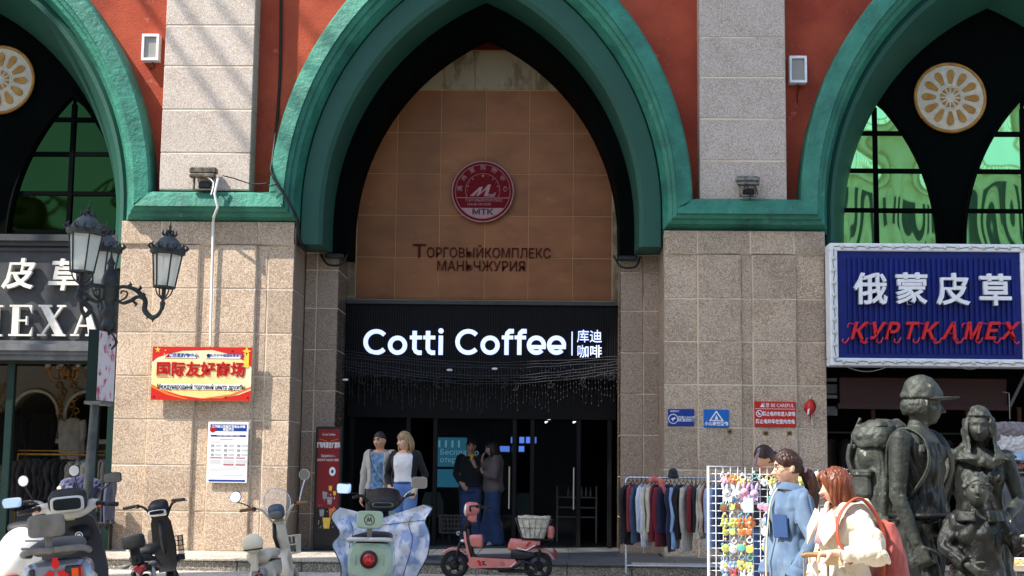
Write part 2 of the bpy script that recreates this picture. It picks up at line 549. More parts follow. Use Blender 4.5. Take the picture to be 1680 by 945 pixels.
# tiled back wall of the central recess
g = G(); g.box(-3.6, 24.468, 4.2, 1.15, 24.7, 9.0)
tw = g.build('back_wall', M_tangrout, bld, world=True)
xs = [-3.37, -2.71, -1.97, -1.20, -.46, .29, .95]; zs = [4.28, 5.0, 5.72, 6.44, 7.16, 7.90]
for a, b in zip(xs, xs[1:]):
    for c, d in zip(zs, zs[1:]):
        h = G(); h.block(a + .006, b - .006, c + .006, d - .006, 24.46 + random.uniform(-.002, .002), 24.52, .004)
        h.build('wall_tile', M_tan, tw, world=True)
xs = [-3.6, -3.2, -1.93, -1.40, -.35, .6, 1.15]
for a, b in zip(xs, xs[1:]):
    h = G(); h.block(a + .006, b - .006, 7.912, 8.60, 24.45, 24.52, .005); h.build('marble_slab', M_vein, tw, world=True)
for x0, x1 in ((-3.6, -3.38), (.96, 1.15)):
    zz = [4.28, 5.05, 5.9, 6.7, 7.5, 7.9]
    for c, d in zip(zz, zz[1:]):
        h = G(); h.block(x0, x1, c + .006, d - .006, 24.45, 24.52, .005); h.build('marble_slab', M_vein, tw, world=True)
h = G(); h.block(-3.6, 1.15, 8.615, 8.76, 24.44, 24.52, .005); h.build('marble_slab', M_darkred, tw, world=True)

# side arches: black infill, lancet windows, gold rosettes
def lancet_x(z, hw=.98, zc=5.1, e=2.5):
    if z <= zc: return hw
    return max(math.sqrt(max((hw + e) ** 2 - (z - zc) ** 2, 0)) - e, 0)


def lancet(cx, pm, bars):
    Y = 23.46
    g = G()
    def ring(inset, y):
        top = 7.52 - inset * 2.0
        pts = [(cx - max(lancet_x(z) - inset, 0), z) for z in [4.55 + (top - 4.55) * i / 20 for i in range(21)]]
        pts += [(2 * cx - x, z) for x, z in pts[-2::-1]]
        return [(x, y, z) for x, z in pts]
    g.loft([ring(-.05, Y), ring(-.05, Y - .10), ring(-.01, Y - .12), ring(.02, Y - .08), ring(.03, Y - .01)], cap=False, closed=False)
    w = g.build('window', M_black, bld, world=True)
    h = G(); h.box(cx - .035, Y - .07, 4.55, cx + .035, Y, 7.36); h.build('mullion', M_black, w, world=True)
    for zb in bars:
        x = lancet_x(zb)
        h = G(); h.box(cx - x, Y - .06, zb - .035, cx + x, Y, zb + .035); h.build('mullion', M_black, w, world=True)
    lv = [4.55] + bars + [7.5]
    for z0, z1 in zip(lv, lv[1:]):
        for sg in (-1, 1):
            zz = [z0 + .03 + (z1 - z0 - .06) * i / 6 for i in range(7)]
            poly = [(cx + sg * .03, zz[0])] + [(cx + sg * max(lancet_x(z) - .02, .03), z) for z in zz] + [(cx + sg * .03, zz[-1])]
            if sg < 0: poly = poly[::-1]
            h = G(); dy = random.uniform(-.004, .004)
            tl = random.uniform(-.012, .012)
            h.loft([[(x, Y - .025 + dy + (z - z0) * tl, z) for x, z in poly], [(x, Y - .002, z) for x, z in poly]])
            h.build('pane', pm, w, world=True)


def rosette(cx, cz, R=.585, y=23.40):
    g = G(); g.lathe([(R * .93, y + .05), (R * .93, y - .01), (R * .90, y - .02), (.01, y - .02)], (cx, 0, cz), 48, 'y')
    ro = g.build('rosette', M_cream, bld, smooth=30, world=True)
    g = G(); g.torus((cx, y - .01, cz), R * .96, .028, 'y', 48, 8); g.build('rim', M_gold, ro, smooth=True, world=True)
    g = G(); g.torus((cx, y - .02, cz), R * .335, .008, 'y', 32, 6); g.build('inner_ring', M_cream, ro, smooth=True, world=True)
    g0 = g1 = None
    for k in range(12):
        a = k * PI / 6 + .03
        pts = []
        for j in range(14):                        # teardrop: narrow at the hub, round outside
            t = j / 13 * 2 - 1
            s = abs(t); rr = R * (.80 - .40 * s) if s > .35 else R * (.80 + .045 * math.cos(s / .35 * PI / 2) - .40 * .35 + .095 * math.cos(s / .35 * PI / 2))
            w_ = (.40 * R * (1 - s) * .5 + .012) if s > .35 else R * .155 * math.sin(s / .35 * PI / 2)
            w_ = R * (.105 * math.sin(s / .35 * PI / 2) if s <= .35 else .105 - (s - .35) / .65 * .065)
            pts.append((math.copysign(w_, t), rr))
        poly = [(cx + x * math.cos(a) + r_ * math.sin(a), cz - x * math.sin(a) + r_ * math.cos(a)) for x, r_ in pts]
        h = G(); h.prism(poly, y - .036, y - .015); h.build('petal', M_gold, ro, world=True)
        tri = [(0, .07), (.030, .165), (-.030, .165)]
        b = a + PI / 12
        poly = [(cx + x * math.cos(b) + r_ * math.sin(b), cz - x * math.sin(b) + r_ * math.cos(b)) for x, r_ in tri]
        h = G(); h.prism(poly, y - .03, y - .015); h.build('wedge', M_gold, ro, world=True)


BR = [5.14, 5.80, 6.32, 6.94]
for k, cx in ((0, CX[0]), (2, CX[2])):
    g = G(); g.box(cx - 3.1, 23.46, 4.3, cx + 3.1, 23.9, 10.2); g.build('infill_panel', M_black, bld, world=True)
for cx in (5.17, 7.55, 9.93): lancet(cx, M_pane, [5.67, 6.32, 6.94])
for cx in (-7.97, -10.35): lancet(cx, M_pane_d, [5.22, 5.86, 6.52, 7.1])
for cx, cz in ((6.39, 7.53), (8.75, 7.53), (-9.23, 7.76)): rosette(cx, cz)

# ---------------------------------------------------------------- shop front left: slate fascia, green frames
g = G(); g.box(-12.4, 22.62, 3.30, -6.83, 22.9, 5.0)
fas = g.build('fascia', M_slate, bld, world=True)
g = G()
for (z0, z1, y) in ((4.93, 5.03, 22.48), (4.86, 4.93, 22.54), (4.78, 4.83, 22.58)): g.box(-12.4, y, z0, -6.83, 22.62, z1)
g.build('cornice', M_slate, fas, world=True)
g = G()
for (z0, z1, y) in ((3.30, 3.36, 22.54), (3.20, 3.30, 22.48), (3.14, 3.20, 22.52), (3.06, 3.14, 22.56)): g.box(-12.4, y, z0, -6.83, 22.8, z1)
g.build('moulding', M_slate_l, fas, world=True)
g = G(); g.box(-6.98, 22.52, 3.36, -6.95, 22.62, 4.78); g.box(-12.4, 22.56, 3.36, -12.2, 22.62, 4.78); g.build('edge_trim', M_slate_l, fas, world=True)
# frame posts
for x0, x1, y in ((-6.98, -6.83, 22.75), (-7.28, -7.14, 22.8), (-8.62, -8.50, 22.8), (-9.7, -9.6, 22.8), (-12.4, -12.2, 22.8)):
    g = G(); g.cbox(((x0 + x1) / 2, y + .06, 1.6), (x1 - x0, .12, 2.96), .01); g.build('frame_post', M_dgreen, bld, world=True)
g = G(); g.cbox((-9.62, 22.86, 3.07), (5.56, .14, .10), .01); g.build('frame_post', M_dgreen, bld, world=True)

# ---------------------------------------------------------------- shop front right: header under the blue sign
M_maroon = mat('maroon_header', rgb(52, 22, 20), .6)
g = G(); g.box(4.40, 22.70, 2.50, 6.95, 22.82, 2.92); g.box(4.36, 22.66, 2.44, 7.0, 22.86, 2.52)
g.build('header_panel', M_maroon, bld, world=True)
g = G()
for z in (2.60, 2.86): g.box(4.16, 22.72, z, 4.36, 22.78, z + .05)
for z in (2.34, 2.68): g.box(4.16, 22.82, z, 4.38, 22.86, z + .14)
g.build('louvre', M_slate_l, bld, world=True)
for x in (5.05, 5.75, 6.62, 7.5):
    g = G(); g.cbox((x, 23.4 + (x - 5) * .2, 1.35), (.07, .07, 2.4), .008); g.build('shop_post', mat('brown_post', rgb(86, 48, 34), .6) if x == 5.05 else bpy.data.materials['brown_post'], bld, world=True)
for x in (6.98,):
    g = G(); g.tube([(x - .02, 22.6, 2.50), (x + .22, 22.55, 3.0)], .025, 6); g.build('bracket', M_slate_l, bld, world=True)

# ---------------------------------------------------------------- interiors (rooms behind the openings)
def room(x0, x1, y0, y1, z0, z1, mw, mf, mc):
    g = G(); g.box(x0, y1, z0, x1, y1 + .1, z1); g.box(x0 - .1, y0, z0, x0, y1, z1); g.box(x1, y0, z0, x1 + .1, y1, z1)
    w = g.build('room_wall', mw, bld, world=True)
    g = G(); g.box(x0, y0, z1, x1, y1, z1 + .1); g.build('ceiling', mc, w, world=True)
    g = G(); g.box(x0, y0, z0 - .06, x1, y1, z0 + .004); g.build('floor', mf, w, world=True)
    return w
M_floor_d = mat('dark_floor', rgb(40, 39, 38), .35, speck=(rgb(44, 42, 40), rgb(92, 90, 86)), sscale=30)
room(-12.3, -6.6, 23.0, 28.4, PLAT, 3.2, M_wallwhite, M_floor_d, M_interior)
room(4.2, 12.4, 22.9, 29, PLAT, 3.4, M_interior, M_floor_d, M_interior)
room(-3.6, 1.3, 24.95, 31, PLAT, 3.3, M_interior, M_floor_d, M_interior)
# closing walls above the rooms so daylight cannot fall in from behind
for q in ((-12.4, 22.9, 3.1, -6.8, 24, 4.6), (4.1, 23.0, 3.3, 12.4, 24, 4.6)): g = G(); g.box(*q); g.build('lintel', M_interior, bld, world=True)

# ---------------------------------------------------------------- ground, platform
def struct(name, g, m, parent=None, **k):
    o = g.build(name, m, parent, **k)
    if parent is None: o['kind'] = 'structure'
    return o
g = G(); g.box(-90, -60, -.3, 90, 120, -.03)
struct('ground', g, M_asphalt)
g = G(); g.box(-30, 4, -.03, 30, PY0 - .02, -.012)
pav = struct('pavement', g, mat('paver_bed', rgb(120, 112, 100), .9))
# pavers: the strip in front of the step that the photograph shows, piece by piece
pm_cache = {}
def paver(w, d):
    k = (round(w, 2), round(d, 2))
    if k not in pm_cache:
        h = G(); h.cbox((0, 0, -.03), (w, d, .06), .006); o = h.build('paving_stone', M_paver); pm_cache[k] = o.data; bpy.data.objects.remove(o)
    return pm_cache[k]
n = 0
rows = 6
for r in range(rows):
    y = PY0 - .12 - r * .21
    for k in range(-21, 18):
        x = k * .42 + (r % 2) * .21
        link('paving_stone', paver(.41, .20), pav, (x, y, random.uniform(-.003, .002))); n += 1
g = G()
for r in range(6, 66):
    y = PY0 - .12 - r * .21
    for k in range(-22, 22):
        x = k * .42 + (r % 2) * .21
        g.block(0, 0, 0, 0, 0, 0) if False else g.cbox((x, y, -.03 + random.uniform(-.002, .002)), (.41, .20, .06), .006)
o = g.build('paving_field', M_paver, pav); o['kind'] = 'stuff'
# platform with kerb
g = G(); g.box(-16, PY0 + .05, -.02, 13, 25.0, PLAT - .03)
plat = struct('platform_floor', g, mat('platform_bed', rgb(90, 84, 76), .9))
x = -11.0
while x < 10.5:
    w = random.choice((.9, 1.1, 1.3))
    h = G(); h.cbox((x + w / 2, PY0 + .10, .055), (w - .008, .16, .155), .012); h.build('kerb_stone', M_kerb, plat)
    h = G(); h.cbox((x + w / 2, PY0 + .18, PLAT - .018), (w - .006, .40, .036), .008); h.build('step_slab', M_slab_shade if -3.4 < x < .9 else M_slab, plat)
    x += w
xs = [-11 + .75 * i for i in range(29)]
for xa, xb in zip(xs, xs[1:]):
    for ya, yb in ((PY0 + .385, PY0 + 1.08), (PY0 + 1.08, 22.42)):
        h = G(); h.cbox(((xa + xb) / 2, (ya + yb) / 2, PLAT - .02), (xb - xa - .006, yb - ya - .006, .04), .005); h.build('floor_slab', M_slab_shade if -3.5 < xa < 2 else M_slab, plat)  # slabs before the entrance take the painted shade tone
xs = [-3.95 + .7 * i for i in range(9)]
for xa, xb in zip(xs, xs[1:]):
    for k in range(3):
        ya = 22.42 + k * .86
        h = G(); h.cbox(((xa + xb) / 2, ya + .43, PLAT - .02), (xb - xa - .006, .854, .04), .005); h.build('floor_slab', M_slab_shade, plat)  # recess floor in the painted shade tone
# ---------------------------------------------------------------- the street behind the camera (seen mirrored in the window panes, plus an added tower and mast that cast shade on the facade)
def far_house(name, label, x0, x1, y, h, m, mw, n, floors):
    t = thing(name, ((x0 + x1) / 2, y, 0), label, 'building')
    g = G(); g.box(x0, y - 12, 0, x1, y, h); w = g.build('wall', m, t, world=True)
    g = G(); g.box(x0 - .3, y - 12, h - .9, x1 + .3, y + .55, h - .5); g.box(x0 - .3, y - 12, h * .62, x1 + .3, y + .35, h * .62 + .3); g.build('cornice', m, t, world=True)
    g = G(); k = int((x1 - x0) / .6)
    g.box(x0, y + .2, h + .6, x1, y + .4, h + .75); g.box(x0, y - 12, h - .02, x1, y + .5, h + .04)
    for i in range(k): g.lathe([(.07, h), (.12, h + .25), (.06, h + .5), (.09, h + .62)], (x0 + (i + .5) * (x1 - x0) / k, y + .3, 0), 6)
    g.build('balustrade', m, t, world=True)['kind'] = 'stuff'
    W = (x1 - x0) / n
    for i in range(n + 1):
        g = G(); g.box(x0 + i * W - .25, y - .1, 0, x0 + i * W + .25, y + .22, h - .9); g.build('column', m, t, world=True)
    for i in range(n):
        for f in range(floors):
            z = 1.0 + f * (h - 2) / floors; zt = z + (h - 2) / floors * .66; c = x0 + (i + .5) * W; q = W * .24
            g = G(); g.box(c - q - .12, y - .05, z - .12, c - q, y + .1, zt + .12); g.box(c + q, y - .05, z - .12, c + q + .12, y + .1, zt + .12)
            g.box(c - q, y - .05, zt, c + q, y + .14, zt + .14); g.box(c - q, y - .05, z - .12, c + q, y + .14, z)
            o = g.build('window', m, t, world=True)
            g = G(); g.box(c - q, y - .05, z, c + q, y + .02, zt); g.box(c - .04, y - .05, z, c + .04, y + .05, zt); g.build('pane', mw, o, world=True)
    return t


M_opp = mat('white_render_far', rgb(238, 232, 216), .8, col2=rgb(218, 208, 188), nscale=.4)
M_opp2 = mat('ochre_render_far', rgb(206, 178, 112), .8, col2=rgb(186, 158, 98), nscale=.4)
M_farwin = mat('far_window_glass', rgb(46, 52, 60), .15)
far_house('town_house', 'white balustraded town house across the street mirrored in the green window panes', 6, 26, -8, 14.2, M_opp, M_farwin, 7, 3)
far_house('town_house', 'ochre town house across the street left of the white balustraded one', -26, 5.5, -10, 10.5, M_opp2, M_farwin, 9, 2)
tw_ = thing('shade_blocker', (-24, 5, 0), 'unseen tower shape added outside the picture to shade the right half of the facade', 'building')  # added out of view only to block the sun
c_ = lambda c: c - 12.0
def slab(c0, c1, z0, z1):                          # footprint slanted along the sun to shape the cast shade
    g.prism_z([(-27, c0 - 16.2), (-20, c0 - 12), (-20, c1 - 12), (-27, c1 - 16.2)], z0, z1)
g = G(); slab(19.5, 23.2, 0, 46); g.build('wall', M_opp, tw_, world=True)
g = G(); slab(12.5, 19.497, 33.5, 46); g.build('upper_blocker', M_opp, tw_, world=True)  # raised part of the blocker, shades only the higher facade
for z in range(3, 44, 3):
    for y in (8.0, 9.2):
        g = G(); g.box(-20.02, y, z, -19.97, y + .7, z + 1.6); g.build('window', M_farwin, tw_, world=True)

ms = thing('mast', (-14.5, 18.6, 0), 'tall slim mast added outside the picture to hold shadow-casting overhead cables', 'mast')
g = G(); g.tube([(0, 0, 0), (0, 0, 23)], [.12, .06], 10); g.build('pole', M_slate, ms)
for k in range(5):
    g = G(); g.tube([V(0, 0, 20 + .75 * k), V(-2.7, -4, 24.2 + .8 * k), V(-5.5, -8.1 - .2 * k, 29 + .9 * k)], .05, 6, smooth=3); g.build('overhead_cable', M_slate, ms)  # cables run so their shadows streak the left pilaster

# ---------------------------------------------------------------- fixtures on the facade
M_lampglass = mat('fixture_glass', rgb(150, 148, 140), .25)
M_cable = mat('black_cable', rgb(18, 18, 18), .6)
M_pipe = mat('white_conduit', rgb(232, 232, 228), .4)
for (cx, cz, tilt, lab) in ((-6.47, 8.05, .10, 'white box wall light left of the sunlit pale pilaster'), (3.78, 7.73, -.08, 'white box wall light right of the shaded pale pilaster')):
    t = thing('wall_light', (cx, 22.6, cz - .21), lab, 'light', 'white box lights on the red wall')
    g = G()
    w, h, d = .27, .43, .17
    for a in ((-w / 2, -w / 2 + .035, -h / 2, h / 2), (w / 2 - .035, w / 2, -h / 2, h / 2), (-w / 2 + .035, w / 2 - .035, h / 2 - .04, h / 2), (-w / 2 + .035, w / 2 - .035, -h / 2, -h / 2 + .04)):
        g.box(a[0], -d, a[2] + .21, a[1], 0, a[3] + .21)
    g.build('housing', M_white, t)
    g = G(); g.cbox((0, -d / 2 + .01, .21), (w - .075, d - .06, h - .085), .005); g.build('glass', M_lampglass, t)
    g = G(); g.tube([(0, -.05, 0), (.03, -.06, -.06), (.0, -.03, -.12), (.01, -.01, -.3)] if cx > 0 else [(0, -.05, 0), (.06, -.06, -.05), (.02, -.05, -.12), (-.03, -.01, -.08)], .008, 6, smooth=3); g.build('cable', M_cable, t)

for (cx, zb, lab, dark) in ((-5.45, 5.68, 'dark weathered floodlight on the sunlit green ledge', 1), (2.93, 5.64, 'small metal floodlight with loose wires on the shaded pilaster', 0)):
    t = thing('floodlight', (cx, 22.1, zb), lab, 'floodlight', 'floodlights above the green ledges')
    s = 1.0 if dark else .85
    mm = mat('weathered_metal', rgb(70, 66, 60), .5, .6, col2=rgb(120, 112, 100), nscale=14) if dark else mat('galvanised_metal', rgb(150, 146, 140), .4, .8, col2=rgb(90, 84, 78), nscale=16)
    g = G(); g.cbox((0, 0, .30 * s), (.42 * s, .16, .10 * s), .02); g.cbox((0, -.06, .21 * s), (.40 * s, .10, .07 * s), .02); g.build('housing', mm, t)
    g = G(); g.box(-.15 * s, -.05, .0, -.13 * s, .02, .28 * s); g.box(.13 * s, -.05, 0, .15 * s, .02, .28 * s); g.box(-.15 * s, -.05, -.01, .15 * s, .02, .012); g.build('bracket', mm, t)
    g = G(); g.cbox((.02, .05, .08 * s), (.2 * s, .1, .12 * s), .02); g.build('gear_box', M_blackm, t)
    g = G()
    if dark: g.tube([(.05, -.08, .2), (.18, -.1, .1), (.16, -.14, -.1)], .01, 6, smooth=3)
    else:
        g.tube([(-.1, -.08, .2), (0, -.12, .04), (.1, -.1, .12), (.14, -.1, 0)], .008, 5, smooth=3)
        g.tube([(-.05, -.08, .2), (.06, -.13, -.02), (.05, -.1, .1), (.02, -.1, -.08)], .008, 5, smooth=3)
    g.build('wire', M_pipe if dark else M_cable, t)
# white conduit down the left pier, cables
g = G(); z0 = at(345, 567, 22.3).z
g.tube([at(358, 292, 22.0), at(352, 318, 21.98), at(357, 340, 22.0), at(351, 356, 22.15), at(350, 362, 22.28), at(345, 567, 22.30)], .02, 8)
tag(g.build('conduit', M_pipe, smooth=40), 'white conduit running down the left granite pier to the red banner', 'conduit')
g = G()
g.tube([at(461, -40, 22.56), at(460, 100, 22.56), at(455, 190, 22.56), at(447, 262, 22.2), at(446, 285, 22.06), at(470, 325, 22.04), at(488, 360, 22.1), at(491, 390, 22.3), at(498, 405, 22.5), at(503, 412, 22.9)], .022, 6, smooth=4)
g.tube([at(446, 285, 22.05), at(465, 318, 22.02), at(484, 352, 22.06), at(492, 400, 22.5)], .014, 6, smooth=4)
tag(g.build('cable', M_cable, smooth=True), 'black cable dropping over the sunlit left foot of the big green arch', 'cable')
g = G(); g.tube([at(443, 300, 22.05), at(415, 302, 22.1), at(385, 293, 22.1), at(365, 288, 22.05)], .01, 6, smooth=3)
g.tube([at(440, 306, 22.03), at(452, 303, 22.03), at(461, 311, 22.02)], .01, 6, smooth=3)
tag(g.build('cable', M_cable, smooth=True), 'thin slack cable between the dark floodlight and the arch foot', 'cable')
for sx, lab in ((-3.45, 'black clamp light under the left foot of the inner arch'), (1.28, 'black clamp light under the right foot of the inner arch')):
    t = thing('clamp_light', (sx - .12, 23.3, 4.80), lab, 'light', 'clamp lights under the inner arch')
    g = G(); g.cbox((0, 0, .04), (.30, .10, .08), .015); g.build('housing', M_blackm, t)
    g = G(); g.tube([(-.22, .0, .07), (-.1, -.02, -.10), (.12, -.02, -.10), (.2, 0, .06)], .02, 6, smooth=4); g.build('cable', M_cable, t, smooth=True)

# ---------------------------------------------------------------- red banner and notice on the left pier
M_prt_red = mat('print_red', rgb(196, 38, 30), .35)
M_prt_dred = mat('print_dark_red', rgb(176, 12, 16), .35)
M_prt_cream = mat('print_cream', rgb(244, 226, 190), .35, col2=rgb(246, 206, 130), nscale=1.3)
M_prt_white = mat('print_white', rgb(240, 240, 240), .35)
M_prt_blue = mat('print_blue', rgb(24, 58, 140), .35)
M_prt_sky = mat('print_bright_blue', rgb(20, 104, 190), .35)
M_prt_black = mat('print_black', rgb(24, 24, 28), .35)
M_prt_yel = mat('print_yellow', rgb(240, 196, 70), .35)
M_prt_grey = mat('print_grey', rgb(150, 152, 158), .4)
M_prt_org = mat('print_orange', rgb(232, 120, 44), .35)


def flat(name, m, parent, polys, y, d=.002):
    """printed shapes standing 1-2 mm proud of a board; polys in local XZ"""
    g = G()
    for p in polys:
        g.prism(p, y, y + d)
        if len(polys) <= 12: o = g.build(name, m, parent); g = G()
    return o if len(polys) <= 12 else g.build(name, m, parent)


def star(cx, cz, r, n=5, a0=90, k=.4):
    return [(cx + (r if i % 2 == 0 else r * k) * math.cos(rad(a0 + 180 / n * i)), cz + (r if i % 2 == 0 else r * k) * math.sin(rad(a0 + 180 / n * i))) for i in range(2 * n)]


def rect(x0, z0, x1, z1): return [(x0, z0), (x1, z0), (x1, z1), (x0, z1)]


p0 = at(247, 656, 22.22); p1 = at(414, 570, 22.22)
W_, H_ = p1.x - p0.x, p1.z - p0.z
bn = thing('banner', (p0.x, 22.22, p0.z), 'red and gold bilingual banner fixed high on the left granite pier', 'banner')
g = G(); g.cbox((W_ / 2, .02, H_ / 2), (W_, .03, H_), .004); g.build('board', M_prt_cream, bn)
flat('print_border', M_prt_red, bn, [
    [(0, H_), (0, H_ * .72), (W_ * .05, H_ * .80), (W_ * .14, H_ * .86), (W_ * .3, H_ * .93), (W_ * .6, H_ * .95), (W_ * .8, H_ * .86), (W_ * .93, H_ * .74), (W_, H_ * .62), (W_, H_)],
    [(0, 0), (W_, 0), (W_, H_ * .20), (W_ * .88, H_ * .11), (W_ * .7, H_ * .045), (W_ * .5, H_ * .04), (W_ * .3, H_ * .09), (W_ * .1, H_ * .20), (0, H_ * .27)]], .001)
flat('print_ribbon', M_prt_org, bn, [[(W_ * .0, H_ * .24), (W_ * .16, H_ * .10), (W_ * .34, H_ * .02), (W_ * .38, H_ * .02), (W_ * .18, H_ * .13), (0, H_ * .30)],
                                     [(W_ * .55, H_ * .03), (W_ * .8, H_ * .09), (W_, H_ * .24), (W_, H_ * .27), (W_ * .8, H_ * .12), (W_ * .55, H_ * .05)]], -.001)
flat('print_star', M_prt_yel, bn, [star(W_ * .05, H_ * .94, .05), star(W_ * .12, H_ * .86, .016), star(W_ * .13, H_ * .93, .016)] +
     [rect(W_ * .92, H_ * .62, W_ * .97, H_ * .9), star(W_ * .945, H_ * .93, .07, 4)], -.0025)
flat('print_logo_plate', M_prt_white, bn, [[(W_ * .12, H_ * .79), (W_ * .16, H_ * .87), (W_ * .43, H_ * .87), (W_ * .44, H_ * .79)], [(W_ * .53, H_ * .79), (W_ * .55, H_ * .88), (W_ * .9, H_ * .86), (W_ * .88, H_ * .79)],
                                           rect(W_ * .09, H_ * .20, W_ * .91, H_ * .30)], -.002)
flat('print_logo', M_prt_dred, bn, [[(W_ * .125, H_ * .80), (W_ * .16, H_ * .86), (W_ * .17, H_ * .86), (W_ * .17, H_ * .80)]], -.004)
flat('print_logo', M_prt_blue, bn, [star(W_ * .565, H_ * .835, .038, 5, 90, .75)], -.004)
text_mesh('lettering', '满洲里购物中心', .068, M_prt_blue, .002, .002, align='CENTER', parent=bn, loc=(p0.x + W_ * .31, 22.217, p0.z + H_ * .835))
text_mesh('lettering', '呼伦贝尔中俄国际商贸中心', .050, M_prt_blue, .002, .001, align='CENTER', parent=bn, loc=(p0.x + W_ * .74, 22.217, p0.z + H_ * .84))
text_mesh('lettering', '国际友好商场', .235, M_prt_dred, .004, .007, align='CENTER', parent=bn, loc=(p0.x + W_ * .49, 22.216, p0.z + H_ * .56), sx=.98)
text_mesh('lettering', 'Международный торговый центр дружбы', .098, M_prt_black, .003, .0015, align='CENTER', parent=bn, loc=(p0.x + W_ * .5, 22.216, p0.z + H_ * .25), sx=.68)
g = G()
for x, z in ((.03, .06), (.97, .06), (.03, .93), (.8, .93), (.75, .06)): g.lathe([(.012, -.006), (.012, 0)], (W_ * x, 0, H_ * z), 8, 'y')
g.build('screw', M_blackm, bn)['kind'] = 'stuff'

p0 = at(338, 792, 22.27); p1 = at(408, 693, 22.27); W_, H_ = p1.x - p0.x, p1.z - p0.z
nt_ = thing('notice', (p0.x, 22.30, p0.z), 'white and blue printed notice low on the left granite pier', 'notice')
g = G(); g.cbox((W_ / 2, .0, H_ / 2), (W_, .02, H_), .008); g.build('board', M_prt_white, nt_)
flat('print_band', M_prt_blue, nt_, [rect(.03, H_ * .95 - .09, W_ - .03, H_ * .965), rect(.04, H_ * .76, W_ - .04, H_ * .79), rect(.03, .02, W_ - .03, .05)], -.012)
flat('print_mark', M_prt_dred, nt_, [star(.07, H_ * .88, .05, 12, 90, .9), rect(.04, H_ * .405, W_ * .36, H_ * .42), rect(W_ * .40, H_ * .405, W_ * .66, H_ * .42), rect(W_ * .7, H_ * .405, W_ - .04, H_ * .42),
                                     rect(W_ * .40, H_ * .29, W_ * .66, H_ * .305), rect(W_ * .7, H_ * .29, W_ - .04, H_ * .305), rect(.04, H_ * .67, .2, H_ * .675)], -.013)
ls = []
for r in range(3):
    for c in range(3):
        x = .05 + c * .2; z = H_ * (.62 - r * .075)
        ls += [rect(x, z - .03, x + .05, z + .012)] + [rect(x + .065, z + .004 - q * .012, x + .16, z + .008 - q * .012) for q in range(3)]
for r in range(5):
    for c in range(3):
        x = .04 + c * .2; z = H_ * (.375 - r * .016); ls.append(rect(x, z, x + .17, z + .004))
for r in range(4):
    x = .04; z = H_ * (.26 - r * .02); ls.append(rect(x, z, x + W_ * .8 - r * .02, z + .004))
ls.append(rect(W_ * .3, H_ * .71, W_ * .62, H_ * .722)); ls.append(rect(W_ * .1, H_ * .125, W_ * .9, H_ * .132))
flat('print_text', M_prt_grey, nt_, ls, -.012)['kind'] = 'stuff'
text_mesh('lettering', '满洲里公安局防范电信诈骗\n预警提示', .045, M_prt_white, .002, .001, parent=nt_, loc=(p0.x + W_ / 2, 22.286, p0.z + H_ * .90), sx=.95)
text_mesh('lettering', '不轻信 不转账 不透露个人信息', .026, M_prt_white, .002, 0, parent=nt_, loc=(p0.x + W_ / 2, 22.286, p0.z + H_ * .775))

# ---------------------------------------------------------------- signs on the right pier


def plate(px0, py0, px1, py1, y, label, m, name='sign'):
    a, b = at(px0, py1, y), at(px1, py0, y)
    t = thing(name, (a.x, y + .03, a.z), label, 'sign', 'small signs on the right pier')
    w, h = b.x - a.x, b.z - a.z
    g = G(); g.cbox((w / 2, 0, h / 2), (w, .03, h), .006); g.build('board', m, t)
    return t, a.x, y, a.z, w, h


t, x0, y0, z0, w, h = plate(1096, 671, 1139, 699, 22.36, 'small blue sign with a round camera emblem on the right pier', M_prt_blue)
flat('print_ring', M_prt_white, t, [[(w * .2 + .075 * math.cos(a), h * .42 + .075 * math.sin(a)) for a in [i * PI / 12 for i in range(24)]]], -.017)
flat('print_disc', M_prt_blue, t, [[(w * .2 + .064 * math.cos(a), h * .42 + .064 * math.sin(a)) for a in [i * PI / 12 for i in range(24)]]], -.019)
flat('print_camera', M_prt_white, t, [[(w * .11, h * .42), (w * .25, h * .52), (w * .3, h * .44), (w * .17, h * .34)], rect(w * .17, h * .28, w * .20, h * .38)], -.021)
text_mesh('lettering', '温馨提示：', .035, M_prt_white, .002, 0, align='LEFT', parent=t, loc=(x0 + .03, y0 + .012, z0 + h * .86))
text_mesh('lettering', '您已进入24小时\n视频监控区域', .043, M_prt_white, .002, .001, parent=t, loc=(x0 + w * .66, y0 + .012, z0 + h * .42))
t, x0, y0, z0, w, h = plate(1155, 672, 1196, 701, 22.31, 'blue sign with a white warning triangle on the right pier', M_prt_sky)
flat('print_triangle', M_prt_white, t, [[(w * .2, h * .36), (w * .8, h * .36), (w * .5, h * .95)]], -.017)
flat('print_triangle', M_prt_sky, t, [[(w * .29, h * .42), (w * .71, h * .42), (w * .5, h * .83)]], -.019)
flat('print_mark', M_prt_white, t, [rect(w * .44, h * .44, w * .56, h * .56), [(w * .46, h * .56), (w * .54, h * .56), (w * .5, h * .72)]], -.021)
text_mesh('lettering', '小心高空坠物', .066, M_prt_white, .002, .002, parent=t, loc=(x0 + w * .5, y0 + .012, z0 + h * .20), sx=.9)
t, x0, y0, z0, w, h = plate(1238, 659, 1306, 700, 22.30, 'red sign with white rows of text on the right pier', M_prt_red)
text_mesh('lettering', '注意 BE CAREFUL', .075, M_prt_white, .002, .0, parent=t, loc=(x0 + w * .56, y0 + .012, z0 + h * .84), sx=.85)
flat('print_line', M_prt_white, t, [rect(.012, h * .70, w - .012, h * .715), [(w * .14, h * .78), (w * .24, h * .78), (w * .19, h * .92)]], -.017)
flat('print_ring', M_prt_white, t, [[(w * .12 + .052 * math.cos(a), h * .52 + .052 * math.sin(a)) for a in [i * PI / 12 for i in range(24)]]], -.017)
flat('print_disc', M_prt_red, t, [[(w * .12 + .040 * math.cos(a), h * .52 + .040 * math.sin(a)) for a in [i * PI / 12 for i in range(24)]]], -.019)
